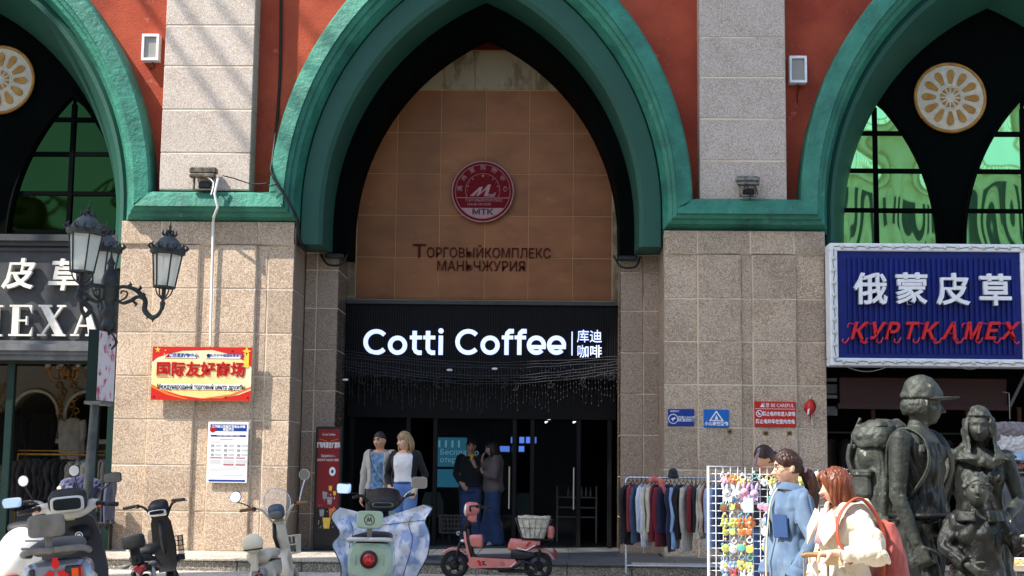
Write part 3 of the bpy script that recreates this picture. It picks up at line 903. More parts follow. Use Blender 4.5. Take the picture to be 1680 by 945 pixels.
flat('print_bar', M_prt_white, t, [[(w * .07, h * .56), (w * .085, h * .59), (w * .17, h * .48), (w * .155, h * .45)], rect(w * .09, h * .46, w * .16, h * .50)], -.021)
text_mesh('lettering', '禁止电动车进入商场', .074, M_prt_white, .002, .002, parent=t, loc=(x0 + w * .59, y0 + .012, z0 + h * .50), sx=.74)
text_mesh('lettering', '禁止电动车在室内充电', .074, M_prt_white, .002, .002, parent=t, loc=(x0 + w * .5, y0 + .012, z0 + h * .20), sx=.80)
# little flag stuck to the pier
a = at(1333, 694, 22.34)
fl = thing('flag', (a.x, 22.36, a.z), 'small folded red flag fixed to the right pier beside the red sign', 'flag')
g = G(); g.tube([(0, 0, -.03), (-.035, -.03, .42)], .006, 6); g.build('stick', M_pipe, fl)
g = G(); r1 = []
for i in range(9):
    t_ = i / 8; z = .36 - .30 * t_
    wdt = .015 + .13 * math.sin(PI * min(t_ * 1.15, 1)) ** .8
    r1.append([(-.03 + .004 - wdt * .7, -.03 - .02 * math.sin(6 * t_), z), (-.03 + wdt * .1, -.06 + .01 * math.sin(9 * t_), z), (-.03 + wdt * .6, -.03, z + .02), (-.03, -.02, z)])
g.loft(r1); g.build('cloth', M_prt_red, fl, smooth=True)
g = G(); g.prism([(-.09, .12), (-.06, .13), (-.05, .22), (-.08, .2)], -.075, -.07); g.build('print', M_prt_white, fl)
# junction plates
for px, py in ((1197, 708), (1256, 711), (1295, 711)):
    a = at(px, py, 22.36)
    t = thing('junction_plate', (a.x, 22.35, a.z), {1197: 'tiny brass plate below the blue triangle sign', 1256: 'tiny brass plate under the left part of the red sign', 1295: 'tiny brass plate under the right part of the red sign'}[px], 'plate', 'brass plates on the right pier')
    g = G(); g.cbox((0, 0, 0), (.075, .02, .06), .004); g.build('cover', mat('brass', rgb(140, 112, 60), .4, .7) if px == 1197 else bpy.data.materials['brass'], t)
    g = G(); g.cbox((0, -.012, 0), (.03, .006, .025), .003); g.build('slot', M_prt_black, t)

# ---------------------------------------------------------------- central signs
M_lit = mat('lit_acrylic', rgb(200, 210, 255), .4, emit=(.50, .58, 1.0), estr=.62)
fs = thing('shop_sign', (-1.2, 24.3, 3.3), 'black fascia with glowing white Cotti Coffee lettering over the dark entrance', 'sign')
g = G(); g.box(-3.49, 24.30, 2.95, 1.04, 24.42, 4.25); g.build('board', mat('fascia_black', rgb(8, 8, 9), .6, spec=.2), fs, world=True)
g = G(); g.box(-3.49, 24.24, 4.18, 1.04, 24.30, 4.245); g.build('top_rail', M_slate, fs, world=True)
g = G(); h = G(); h.box(-.006, -.012, 0, .006, 0, 1.2); me = h.build('slat', mat('fascia_slat', rgb(13, 13, 15), .5, spec=.3)); sd = me.data; bpy.data.objects.remove(me)
for i in range(112):
    o = link('slat', sd, fs, (-3.47 + i * .0403 + 1.2, 0, 2.97 - 3.3))
ya, d_ = 24.24, .04
a = at(597, 585, ya); S = (at(930, 560, ya).x - a.x) / 333.0
def LX(px): return at(px, 565, ya).x
def LZ(px, py): return at(px, py, ya).z
def glyph(name, fn):
    g = G(); fn(g); return g.build(name, M_lit, fs, world=True)
th = .072
def base(px): return LZ(px, 582)
def Cc(px, r):
    def f(g): stroke(g, arc(px, base_z + r, r - th / 2, 42, 318, 24), th, ya, d_)
    return f
capr = .215; xr = .160
sx_ = lambda p: LX(p)
def put(kind, px):
    global base_z
    base_z = base(px) + .0
    x = LX(px)
    if kind == 'C': glyph('letter', lambda g: stroke(g, arc(x, base_z + capr, capr - th / 2, 42, 318, 24), th, ya, d_))
    if kind == 'o': glyph('letter', lambda g: stroke(g, arc(x, base_z + xr, xr - th / 2, 0, 345, 23), th, ya, d_, closed=True))
    if kind == 't': glyph('letter', lambda g: (stroke(g, [(x - .012, base_z + .40), (x - .012, base_z + .10), (x + .015, base_z + .055), (x + .05, base_z + .036), (x + .11, base_z + .036)], th, ya, d_), g.box(x - .09, ya + .002, base_z + .26, x + .11, ya + d_ + .002, base_z + .32)))
    if kind == 'i': glyph('letter', lambda g: (g.box(x - th / 2, ya, base_z, x + th / 2, ya + d_, base_z + .32), g.lathe([(.044, 0), (.044, d_)], (x, ya, base_z + .40), 16, 'y')))
    if kind == 'f': glyph('letter', lambda g: (stroke(g, [(x, base_z), (x, base_z + .30), (x + .012, base_z + .36), (x + .05, base_z + .395), (x + .12, base_z + .395)], th, ya, d_), g.box(x - .08, ya + .002, base_z + .26, x + .11, ya + d_ + .002, base_z + .32)))
    if kind == 'e': glyph('letter', lambda g: (stroke(g, arc(x, base_z + xr, xr - th / 2, 0, 318, 22), th, ya, d_), g.box(x - xr + .03, ya + .002, base_z + xr - .062, x + xr - .004, ya + d_ + .002, base_z + xr + .002)))
for k, px in (('C', 617), ('o', 652), ('t', 681), ('t', 703), ('i', 723), ('C', 768), ('o', 804), ('f', 831), ('f', 852), ('e', 880), ('e', 913)): put(k, px)
glyph('divider', lambda g: g.box(LX(937.5), ya, LZ(937, 583), LX(939.5), ya + d_, LZ(937, 544)))
text_mesh('lettering', '库迪', .225, M_lit, .04, .001, parent=fs, loc=(LX(967), ya + .02, LZ(966, 553)), sx=.94)
text_mesh('lettering', '咖啡', .225, M_lit, .04, .001, parent=fs, loc=(LX(967), ya + .02, LZ(966, 578)), sx=.94)
# emblem and dark red words on the tiles
c = at(792, 314, 24.36)
em = thing('emblem', (c.x, 24.4, c.z), 'round dark red shopping centre emblem on the tan tiles', 'emblem')
M_em = mat('emblem_red', rgb(104, 8, 20), .7, spec=.2); M_emw = mat('emblem_pale', rgb(164, 122, 122), .5)
def disc(g, r, y0, y1, n=48): g.lathe([(r, y1), (r, y0), (.001, y0)], (0, 0, 0), n, 'y')
g = G(); disc(g, .515, -.03, .05); g.build('disc', M_em, em)
g = G(); g.torus((0, -.03, 0), .518, .012, 'y', 48, 6); g.torus((0, -.03, 0), .465, .006, 'y', 48, 4); g.build('rim', M_emw, em)
g = G(); g.torus((0, -.03, .02), .29, .005, 'y', 32, 4, rad(-24), rad(204)); g.build('inner_ring', M_emw, em)
flat('print_line', M_emw, em, [rect(-.44, -.115, .44, -.105)], -.034)
flat('print_segment', M_emw, em, [[(.46 * math.cos(a), .46 * math.sin(a)) for a in [rad(218 + 104 * i / 14) for i in range(15)]]], -.034)
text_mesh('lettering', 'МТК', .13, M_prt_black, .004, .004, parent=em, loc=(c.x, 24.362, c.z - .355), sx=1.25)
text_mesh('lettering', 'Торговыйкомплекс'.upper(), .062, M_emw, .004, 0, parent=em, loc=(c.x + .02, 24.364, c.z - .155), sx=.9)
text_mesh('lettering', 'МАНЬЧЖУРИЯ', .062, M_emw, .004, 0, parent=em, loc=(c.x - .06, 24.364, c.z - .225), sx=.9)
for i, ch in enumerate('满洲里购物中心'):
    a = rad(176 - i * 172 / 6)
    text_mesh('lettering', ch, .10, M_emw, .004, 0, parent=em, loc=(c.x + .385 * math.cos(a), 24.364, c.z + .02 + .385 * math.sin(a)), rot=Matrix.Rotation(-(a - PI / 2), 4, 'Y'))
flat('print_logo', M_emw, em, [[(-.22, -.08), (-.05, .08), (.0, .08), (-.04, -.03), (.09, .12), (.14, .12), (.08, -.08), (.02, -.08), (.06, .04), (-.08, -.08), (-.11, -.08), (-.06, .03), (-.15, -.08)]], -.034)
text_mesh('lettering', 'mall', .10, M_emw, .004, .002, shear=.4, parent=em, loc=(c.x + .13, 24.36, c.z - .06), sx=.9)
flat('print_star', M_emw, em, [star(.26 * math.cos(rad(a)), .02 + .25 * math.sin(rad(a)), .03 if a == 90 else (.018 if k % 2 else .008)) for k, a in enumerate((0, 16, 32, 50, 70, 90, 110, 130, 148, 164, 180))], -.034)
w0 = thing('wall_lettering', (-1.2, 24.4, 4.75), 'dark red Cyrillic words on the tan tiles under the emblem', 'lettering')
def line(s, px0, px1, py, hgt, first=None):
    a, b = at(px0, py, 24.4), at(px1, py, 24.4)
    t = text_mesh('lettering', s, hgt, M_darkred, .02, 0, align='CENTER', parent=w0, loc=((a.x + b.x) / 2, 24.443, (a.z + b.z) / 2))
    k = (b.x - a.x) / max(t.dimensions.x, .01); t.scale.x = k
line('ОРГОВЫЙКОМПЛЕКС', 700, 903, 415.5, .235)
line('Т', 677, 698, 413, .32)
line('МАНЬЧЖУРИЯ', 717, 861, 437, .235)

# ---------------------------------------------------------------- left fascia letters
M_wl = mat('white_letters', rgb(236, 234, 226), .5, col2=rgb(210, 206, 196), nscale=9)
sg = thing('shop_sign', (-8.2, 22.6, 3.6), 'white Chinese and Cyrillic fur shop letters on the dark slate fascia', 'sign')
def word(s, px, py, y, size, m, parent, depth, bold, sx=1, **k):
    a = at(px, py, y); return text_mesh('letter', s, size, m, depth, bold, parent=parent, loc=(a.x, y, a.z), sx=sx, **k)
word('皮', 30, 453, 22.55, .50, M_wl, sg, .07, .012, shear=.15)
word('草', 105, 455, 22.55, .52, M_wl, sg, .07, .012, shear=.15)
def serif(kind, px0, px1, y=22.52, d=.07):
    xa, xb = at(px0, 525, y).x, at(px1, 525, y).x; za, zb = at(px0, 551, y).z, at(px0, 500, y).z; H = zb - za; W = xb - xa
    g = G(); s = .022; T = .10
    def br(u0, v0, u1, v1, k=0): g.box(xa + u0 * W, y - .001 * k, za + v0 * H, xa + u1 * W, y + d, za + v1 * H)
    if kind == 'E':
        br(.02, 0, 1, .06, 1); br(.02, .94, .96, 1, 2); br(.14, .06, .42, .94); br(.42, .47, .75, .53)
        g.prism([(xa + W * .88, za + H * .06), (xa + W, za + H * .06), (xa + W, za + H * .3)], y - .003, y + d); g.prism([(xa + W * .84, za + H * .94), (xa + W * .96, za + H * .94), (xa + W * .96, za + H * .72)], y - .003, y + d)
        br(.72, .36, .78, .64, 3)
    if kind == 'M':
        br(0, 0, .26, .06, 1); br(.62, 0, 1, .06, 1); br(0, .94, .25, 1, 1); br(.76, .94, 1, 1, 1); br(.1, .06, .15, .94); br(.70, .06, .90, .94)
        g.prism([(xa + W * .08, zb), (xa + W * .28, zb), (xa + W * .56, za + H * .1), (xa + W * .47, za)], y - .002, y + d); g.prism([(xa + W * .82, zb), (xa + W * .76, zb), (xa + W * .47, za), (xa + W * .55, za + H * .1)], y - .003, y + d)
    if kind == 'X':
        br(0, 0, .30, .06, 1); br(.52, 0, 1, .06, 1); br(0, .94, .46, 1, 1); br(.66, .94, .98, 1, 1)
        g.prism([(xa + W * .08, za + H * .94), (xa + W * .36, za + H * .94), (xa + W * .92, za + H * .06), (xa + W * .62, za + H * .06)], y - .002, y + d)
        g.prism([(xa + W * .78, za + H * .94), (xa + W * .86, za + H * .94), (xa + W * .22, za + H * .06), (xa + W * .14, za + H * .06)], y - .003, y + d)
    if kind == 'A':
        br(0, 0, .30, .06, 1); br(.52, 0, 1, .06, 1); br(.24, .30, .70, .36, 2)
        g.prism([(xa + W * .44, zb), (xa + W * .56, zb), (xa + W * .92, za + H * .06), (xa + W * .62, za + H * .06)], y - .003, y + d)
        g.prism([(xa + W * .46, zb), (xa + W * .52, zb - .01), (xa + W * .20, za + H * .06), (xa + W * .12, za + H * .06)], y - .004, y + d)
    g.build('letter', M_wl, sg, world=True)
serif('M', -62, 4); serif('E', 14, 53); serif('X', 62, 108); serif('A', 116, 164)

# ---------------------------------------------------------------- blue sign
M_blue = mat('blue_sheet', rgb(14, 36, 122), .35, col2=rgb(10, 28, 102), nscale=3)
M_redl = mat('red_letters', rgb(204, 36, 44), .4)
M_bulb = mat('bulb_clear', rgb(206, 210, 200), .2)
bs = thing('shop_sign', (6.2, 22.1, 3.04), 'blue ribbed fur shop sign with white bulb-studded frame right of the pier', 'sign')
X0, X1, Z0, Z1 = 4.13, 9.7, 3.05, 4.90
g = G(); g.box(X0 + .05, 22.0, Z0 + .05, X1 - .05, 22.35, Z1 - .05); g.build('panel', M_blue, bs, world=True)
g = G(); fw = .115
for a in ((X0, Z0, X1, Z0 + fw), (X0, Z1 - fw, X1, Z1), (X0, Z0 + fw, X0 + fw, Z1 - fw), (X1 - fw, Z0 + fw, X1, Z1 - fw), (6.985, Z0 + fw, 7.05, Z1 - fw)):
    g.cbox(((a[0] + a[2]) / 2, 22.13, (a[1] + a[3]) / 2), (a[2] - a[0] + .002, .38 if a[0] != 6.985 else .36, a[3] - a[1]), .012)
g.build('frame', M_white, bs, world=True)
h = G(); h.loft([[(-.030, 0, z), (-.018, -.028, z), (.018, -.028, z), (.030, 0, z)] for z in (3.24, 4.68)]); o = h.build('rib', M_blue); rd = o.data; bpy.data.objects.remove(o)
for x in [4.42 + .079 * i for i in range(32)] + [7.2 + .079 * i for i in range(29)]:
    o = link('rib', rd, bs, (x - 6.2, 21.998 - 22.1, -3.04))
h = G(); h.lathe([(.001, -.04), (.022, -.034), (.032, -.016), (.034, 0)], (0, 0, 0), 8, 'y'); o = h.build('bulb', M_bulb, smooth=True); bd = o.data; bpy.data.objects.remove(o)
spots = [(X0 + .19 + .192 * i, Z1 - fw / 2) for i in range(28)] + [(X0 + .19 + .192 * i, Z0 + fw / 2) for i in range(28)] + [(X0 + fw / 2, Z0 + .12 + .187 * i) for i in range(9)]
for x, z in spots: link('bulb', bd, bs, (x - 6.2, 21.94 - 22.1, z - 3.04))
g = G()
for z in (Z1 - fw / 2, Z0 + fw / 2):
    g.tube([(X0 + .06 + i * .1, 21.932, z + .012 * math.sin(i * 1.9)) for i in range(55)], .006, 4)
g.tube([(X0 + fw / 2 + .01 * math.sin(i * 2), 21.932, Z0 + .06 + i * .1) for i in range(18)], .006, 4)
for x, w_, dp in ((4.3, .7, .09), (6.0, .35, .04), (7.4, .6, .08)):
    g.tube([(x + w_ * i / 8, 21.93, Z0 - dp * math.sin(PI * i / 8)) for i in range(9)], .006, 4)
g.build('wire', mat('grey_wire', rgb(120, 118, 100), .5), bs, world=True)
for ch, px, py in (('俄', 1428, 478), ('蒙', 1495, 478), ('皮', 1563, 479), ('草', 1632, 480)):
    a = at(px, py, 21.93); text_mesh('letter', ch, .50, M_white, .08, .010, parent=bs, loc=(a.x, 21.91, a.z), sx=1.0)
for ch, px in (('К', 1404), ('У', 1434), ('Р', 1460), ('Т', 1489), ('К', 1520), ('А', 1556), ('М', 1592), ('Е', 1623), ('Х', 1653)):
    a = at(px, 545, 21.93); wf = {'М': .80}.get(ch, .92)
    text_mesh('letter', 'т' if ch == 'Т' and 0 else ch, .34, M_redl, .07, .008, shear=.33, parent=bs, loc=(a.x, 21.92, a.z), sx=wf)
    g = G(); x, z = a.x, a.z                                   # entry and exit swashes of the script capitals
    g.tube([(x - .10, 21.925, z - .08), (x - .15, 21.925, z - .16), (x - .20, 21.925, z - .14), (x - .19, 21.925, z - .10)], .011, 6, smooth=3); g.build('swash', M_redl, bs, world=True); g = G()
    if ch in 'КАХ': g.tube([(x + .08, 21.925, z - .09), (x + .12, 21.925, z - .17), (x + .17, 21.925, z - .14)], .011, 6, smooth=3)
    if ch in 'КАХ': g.build('swash', M_redl, bs, world=True); g = G()
    if ch in 'КУРМЕХ': g.tube([(x - .02, 21.925, z + .12), (x - .10, 21.925, z + .13), (x - .12, 21.925, z + .07)], .009, 6, smooth=3)
    if g.v: g.build('swash', M_redl, bs, world=True)
# ---------------------------------------------------------------- figures
def V(*a): return Vector(a)


def skin_mesh(g, name, m, parent, voxel=.008, smooth=4, disp=(), loc=None, seed=0, shade=True):
    me = bpy.data.meshes.new('tmp'); me.from_pydata(g.v, [], g.f); me.update()
    o = bpy.data.objects.new('tmp', me); COL.objects.link(o)
    r = o.modifiers.new('r', 'REMESH'); r.mode = 'VOXEL'; r.voxel_size = voxel; r.use_smooth_shade = True
    if smooth:
        s = o.modifiers.new('s', 'SMOOTH'); s.factor = .5; s.iterations = smooth
    dg = bpy.context.evaluated_depsgraph_get()
    res = bpy.data.meshes.new_from_object(o.evaluated_get(dg), depsgraph=dg)
    bpy.data.objects.remove(o); bpy.data.meshes.remove(me)
    for (amp, sc) in disp:
        s3 = Vector(sc) if isinstance(sc, (tuple, list)) else Vector((sc, sc, sc))
        n = len(res.vertices); nor = [v.normal.copy() for v in res.vertices]
        off = Vector((seed * 3.1, seed * 1.7, 0))
        for v, nn in zip(res.vertices, nor):
            q = Vector((v.co.x * s3.x, v.co.y * s3.y, v.co.z * s3.z)) + off
            k = noise.noise(q)
            v.co += nn * (amp * (1 - 2.4 * abs(k)) if amp < 0 else amp * k)
    res.materials.clear(); res.materials.append(m)
    res.polygons.foreach_set('use_smooth', [shade] * len(res.polygons)); res.update()
    res.name = name
    return link(name, res, parent, loc)


def head_fn(male=False, s=1.0, wide=1.0):
    def gs(d, c, w):
        c = Vector(c).normalized(); e = d - c
        return math.exp(-((e.x / w[0]) ** 2 + (e.y / .8) ** 2 + (e.z / w[1]) ** 2))

    def fn(d, q):
        dn = d.normalized(); q = q.copy()
        if dn.z < 0:
            q.x *= 1 - (.26 if not male else .17) * (-dn.z) ** 1.3
            if dn.y < 0: q.y *= 1 + .05 * (-dn.z)
            else: q.y *= 1 - .30 * (-dn.z)
        f = 0
        if dn.y < 0:
            if abs(dn.x) < .4:
                t = (dn.z + .30) / .42
                if 0 <= t <= 1.15: f += .026 * (1 - t) ** .8 * math.exp(-(dn.x / (.13 + .05 * (1 - t))) ** 2) if t < 1 else 0
                f += .016 * math.exp(-((dn.z + .27) / .09) ** 2 - (dn.x / .17) ** 2)
            for sx in (-1, 1):
                f -= .012 * gs(dn, (sx * .36, -.9, .12), (.20, .12))
                f += .006 * gs(dn, (sx * .34, -.9, .30), (.26, .07))
                f += .006 * gs(dn, (sx * .50, -.8, -.18), (.22, .2))
            f += .009 * gs(dn, (0, -1, -.50), (.22, .045)); f += .009 * gs(dn, (0, -1, -.63), (.20, .05))
            f -= .005 * gs(dn, (0, -1, -.565), (.22, .02))
            f += (.014 if male else .010) * gs(dn, (0, -.75, -.86), (.24, .16))
        q += Vector((dn.x, dn.y, dn.z * .3)) * f
        return q * s
    return fn


HR = (.076, .096, .116)


def add_head(g, c, M, male=False, s=1.0):
    g.ell(c, HR, 56, 44, M, fn=head_fn(male, s))
    for sx in (-1, 1):
        p = M @ Vector((sx * .077 * s, .012 * s, -.005 * s)) + Vector(c)
        g.ell(p, (.012 * s, .022 * s, .032 * s), 10, 8, M @ Matrix.Rotation(.3 * sx, 3, 'Z'))


def face_bits(parent, c, M, s=1.0, lip=None, iris=None, brow=None, eyes=True, k=1.0):
    Mw = M
    if eyes:
        for sx in (-1, 1):
            g = G(); p = Mw @ Vector((sx * .031 * s, -.080 * s, .013 * s)) + Vector(c)
            g.ell(p, (.0125 * s, .009 * s, .0075 * s), 10, 8, Mw); g.build('eye', M_eyew, parent, smooth=True)
            g = G(); p = Mw @ Vector((sx * .031 * s, -.0885 * s, .0135 * s)) + Vector(c)
            g.ell(p, (.0055 * s * k, .003 * s * k, .006 * s * k), 8, 6, Mw); g.build('iris', iris or M_prt_black, parent, smooth=True)
    if brow:
        for sx in (-1, 1):
            g = G(); pts = [Mw @ Vector((sx * x * s, y * s, z * s)) + Vector(c) for x, y, z in ((.014, -.096, .030), (.032, -.093, .036), (.050, -.080, .032))]
            g.tube(pts, [.003 * s * k, .0045 * s * k, .002 * s * k], 6, smooth=3); g.build('eyebrow', brow, parent, smooth=True)
    if lip:
        g = G(); pts = [Mw @ Vector((x * s, -y * s, (-.058 - abs(x) * .08) * s)) + Vector(c) for x, y in ((-.024, .087), (-.012, .0955), (0, .0975), (.012, .0955), (.024, .087))]
        g.tube(pts, [.002 * s, .0065 * s, .007 * s, .0065 * s, .002 * s], 8, smooth=3, flat=.8); g.build('lips', lip, parent, smooth=True)


def add_hand(g, wrist, direction, palm_n, s=1.0, curl=.5, thumb=1, spread=.12):
    """palm and five jointed fingers; palm_n points out of the palm"""
    d = Vector(direction).normalized(); n = Vector(palm_n); n = (n - d * n.dot(d)).normalized(); w = d.cross(n).normalized()
    W = Vector(wrist)
    ring = []
    for t, rw, rn in ((-.02, .026, .021), (.01, .029, .020), (.045, .037, .017), (.078, .040, .015), (.092, .036, .011)):
        ring.append([W + d * t * s + w * rw * s * math.cos(2 * PI * k / 12) + n * rn * s * math.sin(2 * PI * k / 12) for k in range(12)])
    g.loft(ring)
    for i, (o, L) in enumerate(((-.029, .066), (-.010, .076), (.010, .071), (.028, .056))):
        p = W + d * .083 * s + w * o * s; a = curl * (.9 + .08 * i); dd = (d + w * o * spread * 20 * .1).normalized(); pts = [p - d * .02 * s, p]
        for seg in (.45, .31, .24):
            a2 = a
            dd = (dd * math.cos(a2) + n * math.sin(a2)).normalized() if seg < .46 else dd
            n2 = n
            p = p + dd * L * seg * s * 1.05; pts.append(p)
        g.tube(pts, [.0098 * s, .0098 * s, .0092 * s, .0084 * s, .0068 * s], 8, smooth=2)
    b = W + d * .02 * s + w * (-.026 * thumb) * s
    dd = (d * .62 - w * thumb * .62 + n * (.30 + .5 * curl)).normalized()
    p1 = b + dd * .036 * s; d2 = (dd + d * .5 + n * curl * .4).normalized(); p2 = p1 + d2 * .030 * s; d3 = (d2 + w * thumb * .3 * curl + d * .2).normalized(); p3 = p2 + d3 * .024 * s
    g.tube([b - dd * .012 * s, b, p1, p2, p3], [.013 * s, .0145 * s, .0115 * s, .0105 * s, .0075 * s], 8, smooth=2)


def loft_torso(g, lv, n=24, p=2.4):
    rings = []
    for z, cx, cy, rx, ry in lv:
        r = []
        for k in range(n):
            a = 2 * PI * k / n; c, s_ = math.cos(a), math.sin(a)
            r.append((cx + math.copysign(abs(c) ** (2 / p), c) * rx, cy + math.copysign(abs(s_) ** (2 / p), s_) * ry, z))
        rings.append(r)
    g.loft(rings)


def default_J():
    J = dict(head=V(0, -.02, 1.572), neck=V(0, .01, 1.43))
    for s, k in ((-1, 'R'), (1, 'L')):
        J['sh' + k] = V(s * .170, .01, 1.385); J['el' + k] = V(s * .225, .03, 1.10); J['wr' + k] = V(s * .235, -.03, .86)
        J['hip' + k] = V(s * .085, .0, .90); J['kn' + k] = V(s * .095, -.015, .49); J['an' + k] = V(s * .10, .02, .085)
    return J


TOR = [(.84, 0, 0, .155, .11), (.92, 0, .005, .168, .118), (1.02, 0, 0, .145, .10), (1.10, 0, 0, .132, .095), (1.20, 0, 0, .145, .105), (1.30, 0, 0, .160, .112), (1.37, 0, .005, .158, .098), (1.415, 0, .01, .120, .075), (1.45, 0, .01, .062, .055)]


def infl(lv, d, z0=-9, z1=9, sx=1.0):
    return [(z, cx, cy, rx * sx + d, ry + d) for z, cx, cy, rx, ry in lv if z0 <= z <= z1]


def add_body(g, J, M, male=False, hs=1.0, curlR=.5, curlL=.5, hands=True, tor=TOR, palmR=None, palmL=None, arm=1.0):
    loft_torso(g, tor)
    g.tube([J['neck'] - V(0, 0, .03), J['neck'] + (J['head'] - J['neck']) * .4, J['head'] + (M @ V(0, .015, -.04))], [.062 if male else .054, .052 if male else .046, .05], 16)
    add_head(g, J['head'], M, male, hs)
    for k, s in (('R', -1), ('L', 1)):
        g.ell(J['sh' + k], (.058, .055, .06), 12, 8)
        g.tube([J['sh' + k] - V(s * .05, 0, -.01), J['sh' + k], J['sh' + k].lerp(J['el' + k], .5), J['el' + k], J['el' + k].lerp(J['wr' + k], .35), J['wr' + k]], [x * arm for x in (.045, .05, .045, .037, .036, .024)], 14)
        if hands:
            d = (J['wr' + k] - J['el' + k]).normalized(); pn = (palmR if k == 'R' else palmL) or V(-s, 0, 0)
            dd = J.get('hd' + k, d)
            add_hand(g, J['wr' + k] + dd * .01, dd, pn, 1.0 if not male else 1.08, curlR if k == 'R' else curlL, thumb=J.get('th' + k, s))
        g.tube([J['hip' + k] + V(0, 0, .06), J['hip' + k] - V(0, 0, .05), J['hip' + k].lerp(J['kn' + k], .5), J['kn' + k], J['kn' + k].lerp(J['an' + k], .35), J['an' + k]], [.08, .088, .072, .055, .052, .036], 16)
        f = J.get('ft' + k, V(s * .02, -1, 0)).normalized(); a = J['an' + k]
        g.tube([a + V(0, 0, -.03) - f * .05, a + V(0, 0, -.04) + f * .05, a + V(0, 0, -.055) + f * .16], [.038, .040, .024], 12)


def sleeves(g, J, r=(.062, .058, .05, .044, .040), k0='RL', end=1.0, root=.05):
    for k, s in (('R', -1), ('L', 1)):
        if k not in k0: continue
        a, b, c = J['sh' + k], J['el' + k], J['wr' + k]
        c = b.lerp(c, end)
        g.ell(a - V(s * .01, 0, -.003), (r[0] * 1.08, r[0] * 1.02, r[0] * 1.05), 14, 10)
        g.tube([a - V(s * root, 0, -.015), a, a.lerp(b, .5), b, b.lerp(c, .5), c], [r[0] * .95, r[0], r[1], r[2], r[3], r[4]], 16)


def trousers(g, J, r=(.095, .10, .085, .072, .068, .066), top=.97, tor=TOR, d=.012, end=.04):
    loft_torso(g, infl(tor, d, .83, top))
    for k, s in (('R', -1), ('L', 1)):
        h, kn, a = J['hip' + k], J['kn' + k], J['an' + k]
        g.tube([h + V(0, 0, .05), h - V(0, 0, .04), h.lerp(kn, .5), kn, kn.lerp(a, .5), a - V(0, 0, end)], r, 18)


def shoes(t, J, m, k0='RL', s_=1.0, h=.0):
    for k in k0:
        sg = -1 if k == 'R' else 1
        a = J['an' + k]; f = J.get('ft' + k, V(sg * .12, -1, 0)).normalized(); sd = f.cross(V(0, 0, 1))
        g = G(); rr = []
        for t_, w, hh in ((-.075, .02, .05), (-.06, .034, .075), (.0, .038, .085), (.06, .040, .065), (.12, .045, .05), (.165, .036, .04), (.185, .015, .025)):
            c = V(a.x, a.y, 0) + f * t_
            rr.append([c + sd * w * math.cos(q) * s_ + V(0, 0, max(.004, hh * (.5 + .5 * math.sin(q))) * s_) for q in [2 * PI * j / 14 for j in range(14)]])
        g.loft(rr); sh = g.build('shoe', m, t, smooth=True)


def hair_shell(g, c, M, s=1.0, off=.012, front=.42, side=.0, ridge=.02, k=26, back=0.0, bang=0, part=0):
    def fn(d, q):
        dn = d.normalized()
        az = math.atan2(dn.x, -dn.y)
        o = 1 + off / .09
        face = dn.y < -.05 and dn.z < front - .5 * abs(dn.x) * (1 - side)
        low = dn.z < -.45 + back
        r = q * o
        r.z += .006 * max(dn.z, 0)
        r *= 1 + ridge * math.sin(az * k + 3 * dn.z) * max(0, 1 - dn.z * .9) * .6 + ridge * .7 * noise.noise(dn * 6)
        if bang and dn.y < -.05 and 0 < dn.z < front + .1 and not (dn.z < .12): face = False
        if face or low: r = q * .86
        return r * s
    g.ell(c, HR, 64, 40, M, fn=fn)


def locks(g, c, M, specs, r=.012, n=7):
    """specs: list of point lists in head space"""
    for sp in specs:
        g.tube([M @ Vector(p) + Vector(c) for p in sp], [r * .8, r, r * .9, r * .35], n, smooth=4)


def rotM(z=0, x=0, y=0): return (Matrix.Rotation(z, 3, 'Z') @ Matrix.Rotation(x, 3, 'X') @ Matrix.Rotation(y, 3, 'Y'))


def skinmat(n, c): return mat(n, c, .5, col2=tuple(x * .88 for x in c), nscale=30)


M_skin = skinmat('skin_light', rgb(226, 178, 150)); M_skin2 = skinmat('skin_tan', rgb(206, 156, 124)); M_skin3 = skinmat('skin_warm', rgb(232, 184, 156))
M_eyew = mat('eye_white', rgb(220, 214, 208), .3)
M_lip = mat('lips', rgb(178, 84, 78), .45)
M_hair_dk = mat('dark_hair', rgb(38, 24, 20), .38, col2=rgb(64, 38, 28), nscale=1, ndet=3, stretch=(90, 90, 12), bump=.5, bscale=1.5, bdist=.004)
M_hair_red = mat('auburn_hair', rgb(128, 74, 46), .38, col2=rgb(88, 42, 26), nscale=1, ndet=3, stretch=(90, 90, 12), bump=.5, bscale=1.5, bdist=.004)
M_hair_bl = mat('blonde_hair', rgb(176, 146, 104), .45, col2=rgb(120, 92, 62), nscale=1, ndet=3, stretch=(90, 90, 12), bump=.5, bscale=1.5, bdist=.004)
M_hair_br = mat('short_brown_hair', rgb(62, 42, 30), .6, col2=rgb(40, 28, 22), nscale=60)
def cloth(n, c, c2=None, ns=6, **k): return mat(n, c, .85, col2=c2 or tuple(x * .82 for x in c), nscale=ns, bump=.25, bscale=420, bdist=.001, sheen=.15, **k)
M_denim = cloth('denim_blue', rgb(106, 130, 156), rgb(70, 94, 124), 4)
M_denim2 = cloth('denim_dark_patch', rgb(40, 74, 124))
M_jeans = cloth('jeans_blue', rgb(70, 104, 160), rgb(100, 134, 184), 4)
M_jeans_d = cloth('jeans_wide', rgb(58, 88, 138), rgb(40, 64, 108), 4)
M_cloth_w = cloth('white_cotton', rgb(228, 226, 226)); M_cloth_blk = cloth('black_knit', rgb(22, 22, 25)); M_cloth_grey = cloth('grey_hoodie', rgb(168, 166, 160))
M_cloth_tee = cloth('blue_pattern_tee', rgb(126, 162, 190), rgb(60, 92, 130), 16); M_olive = cloth('olive_trousers', rgb(50, 50, 42)); M_taupe = cloth('taupe_hoodie', rgb(128, 116, 112))
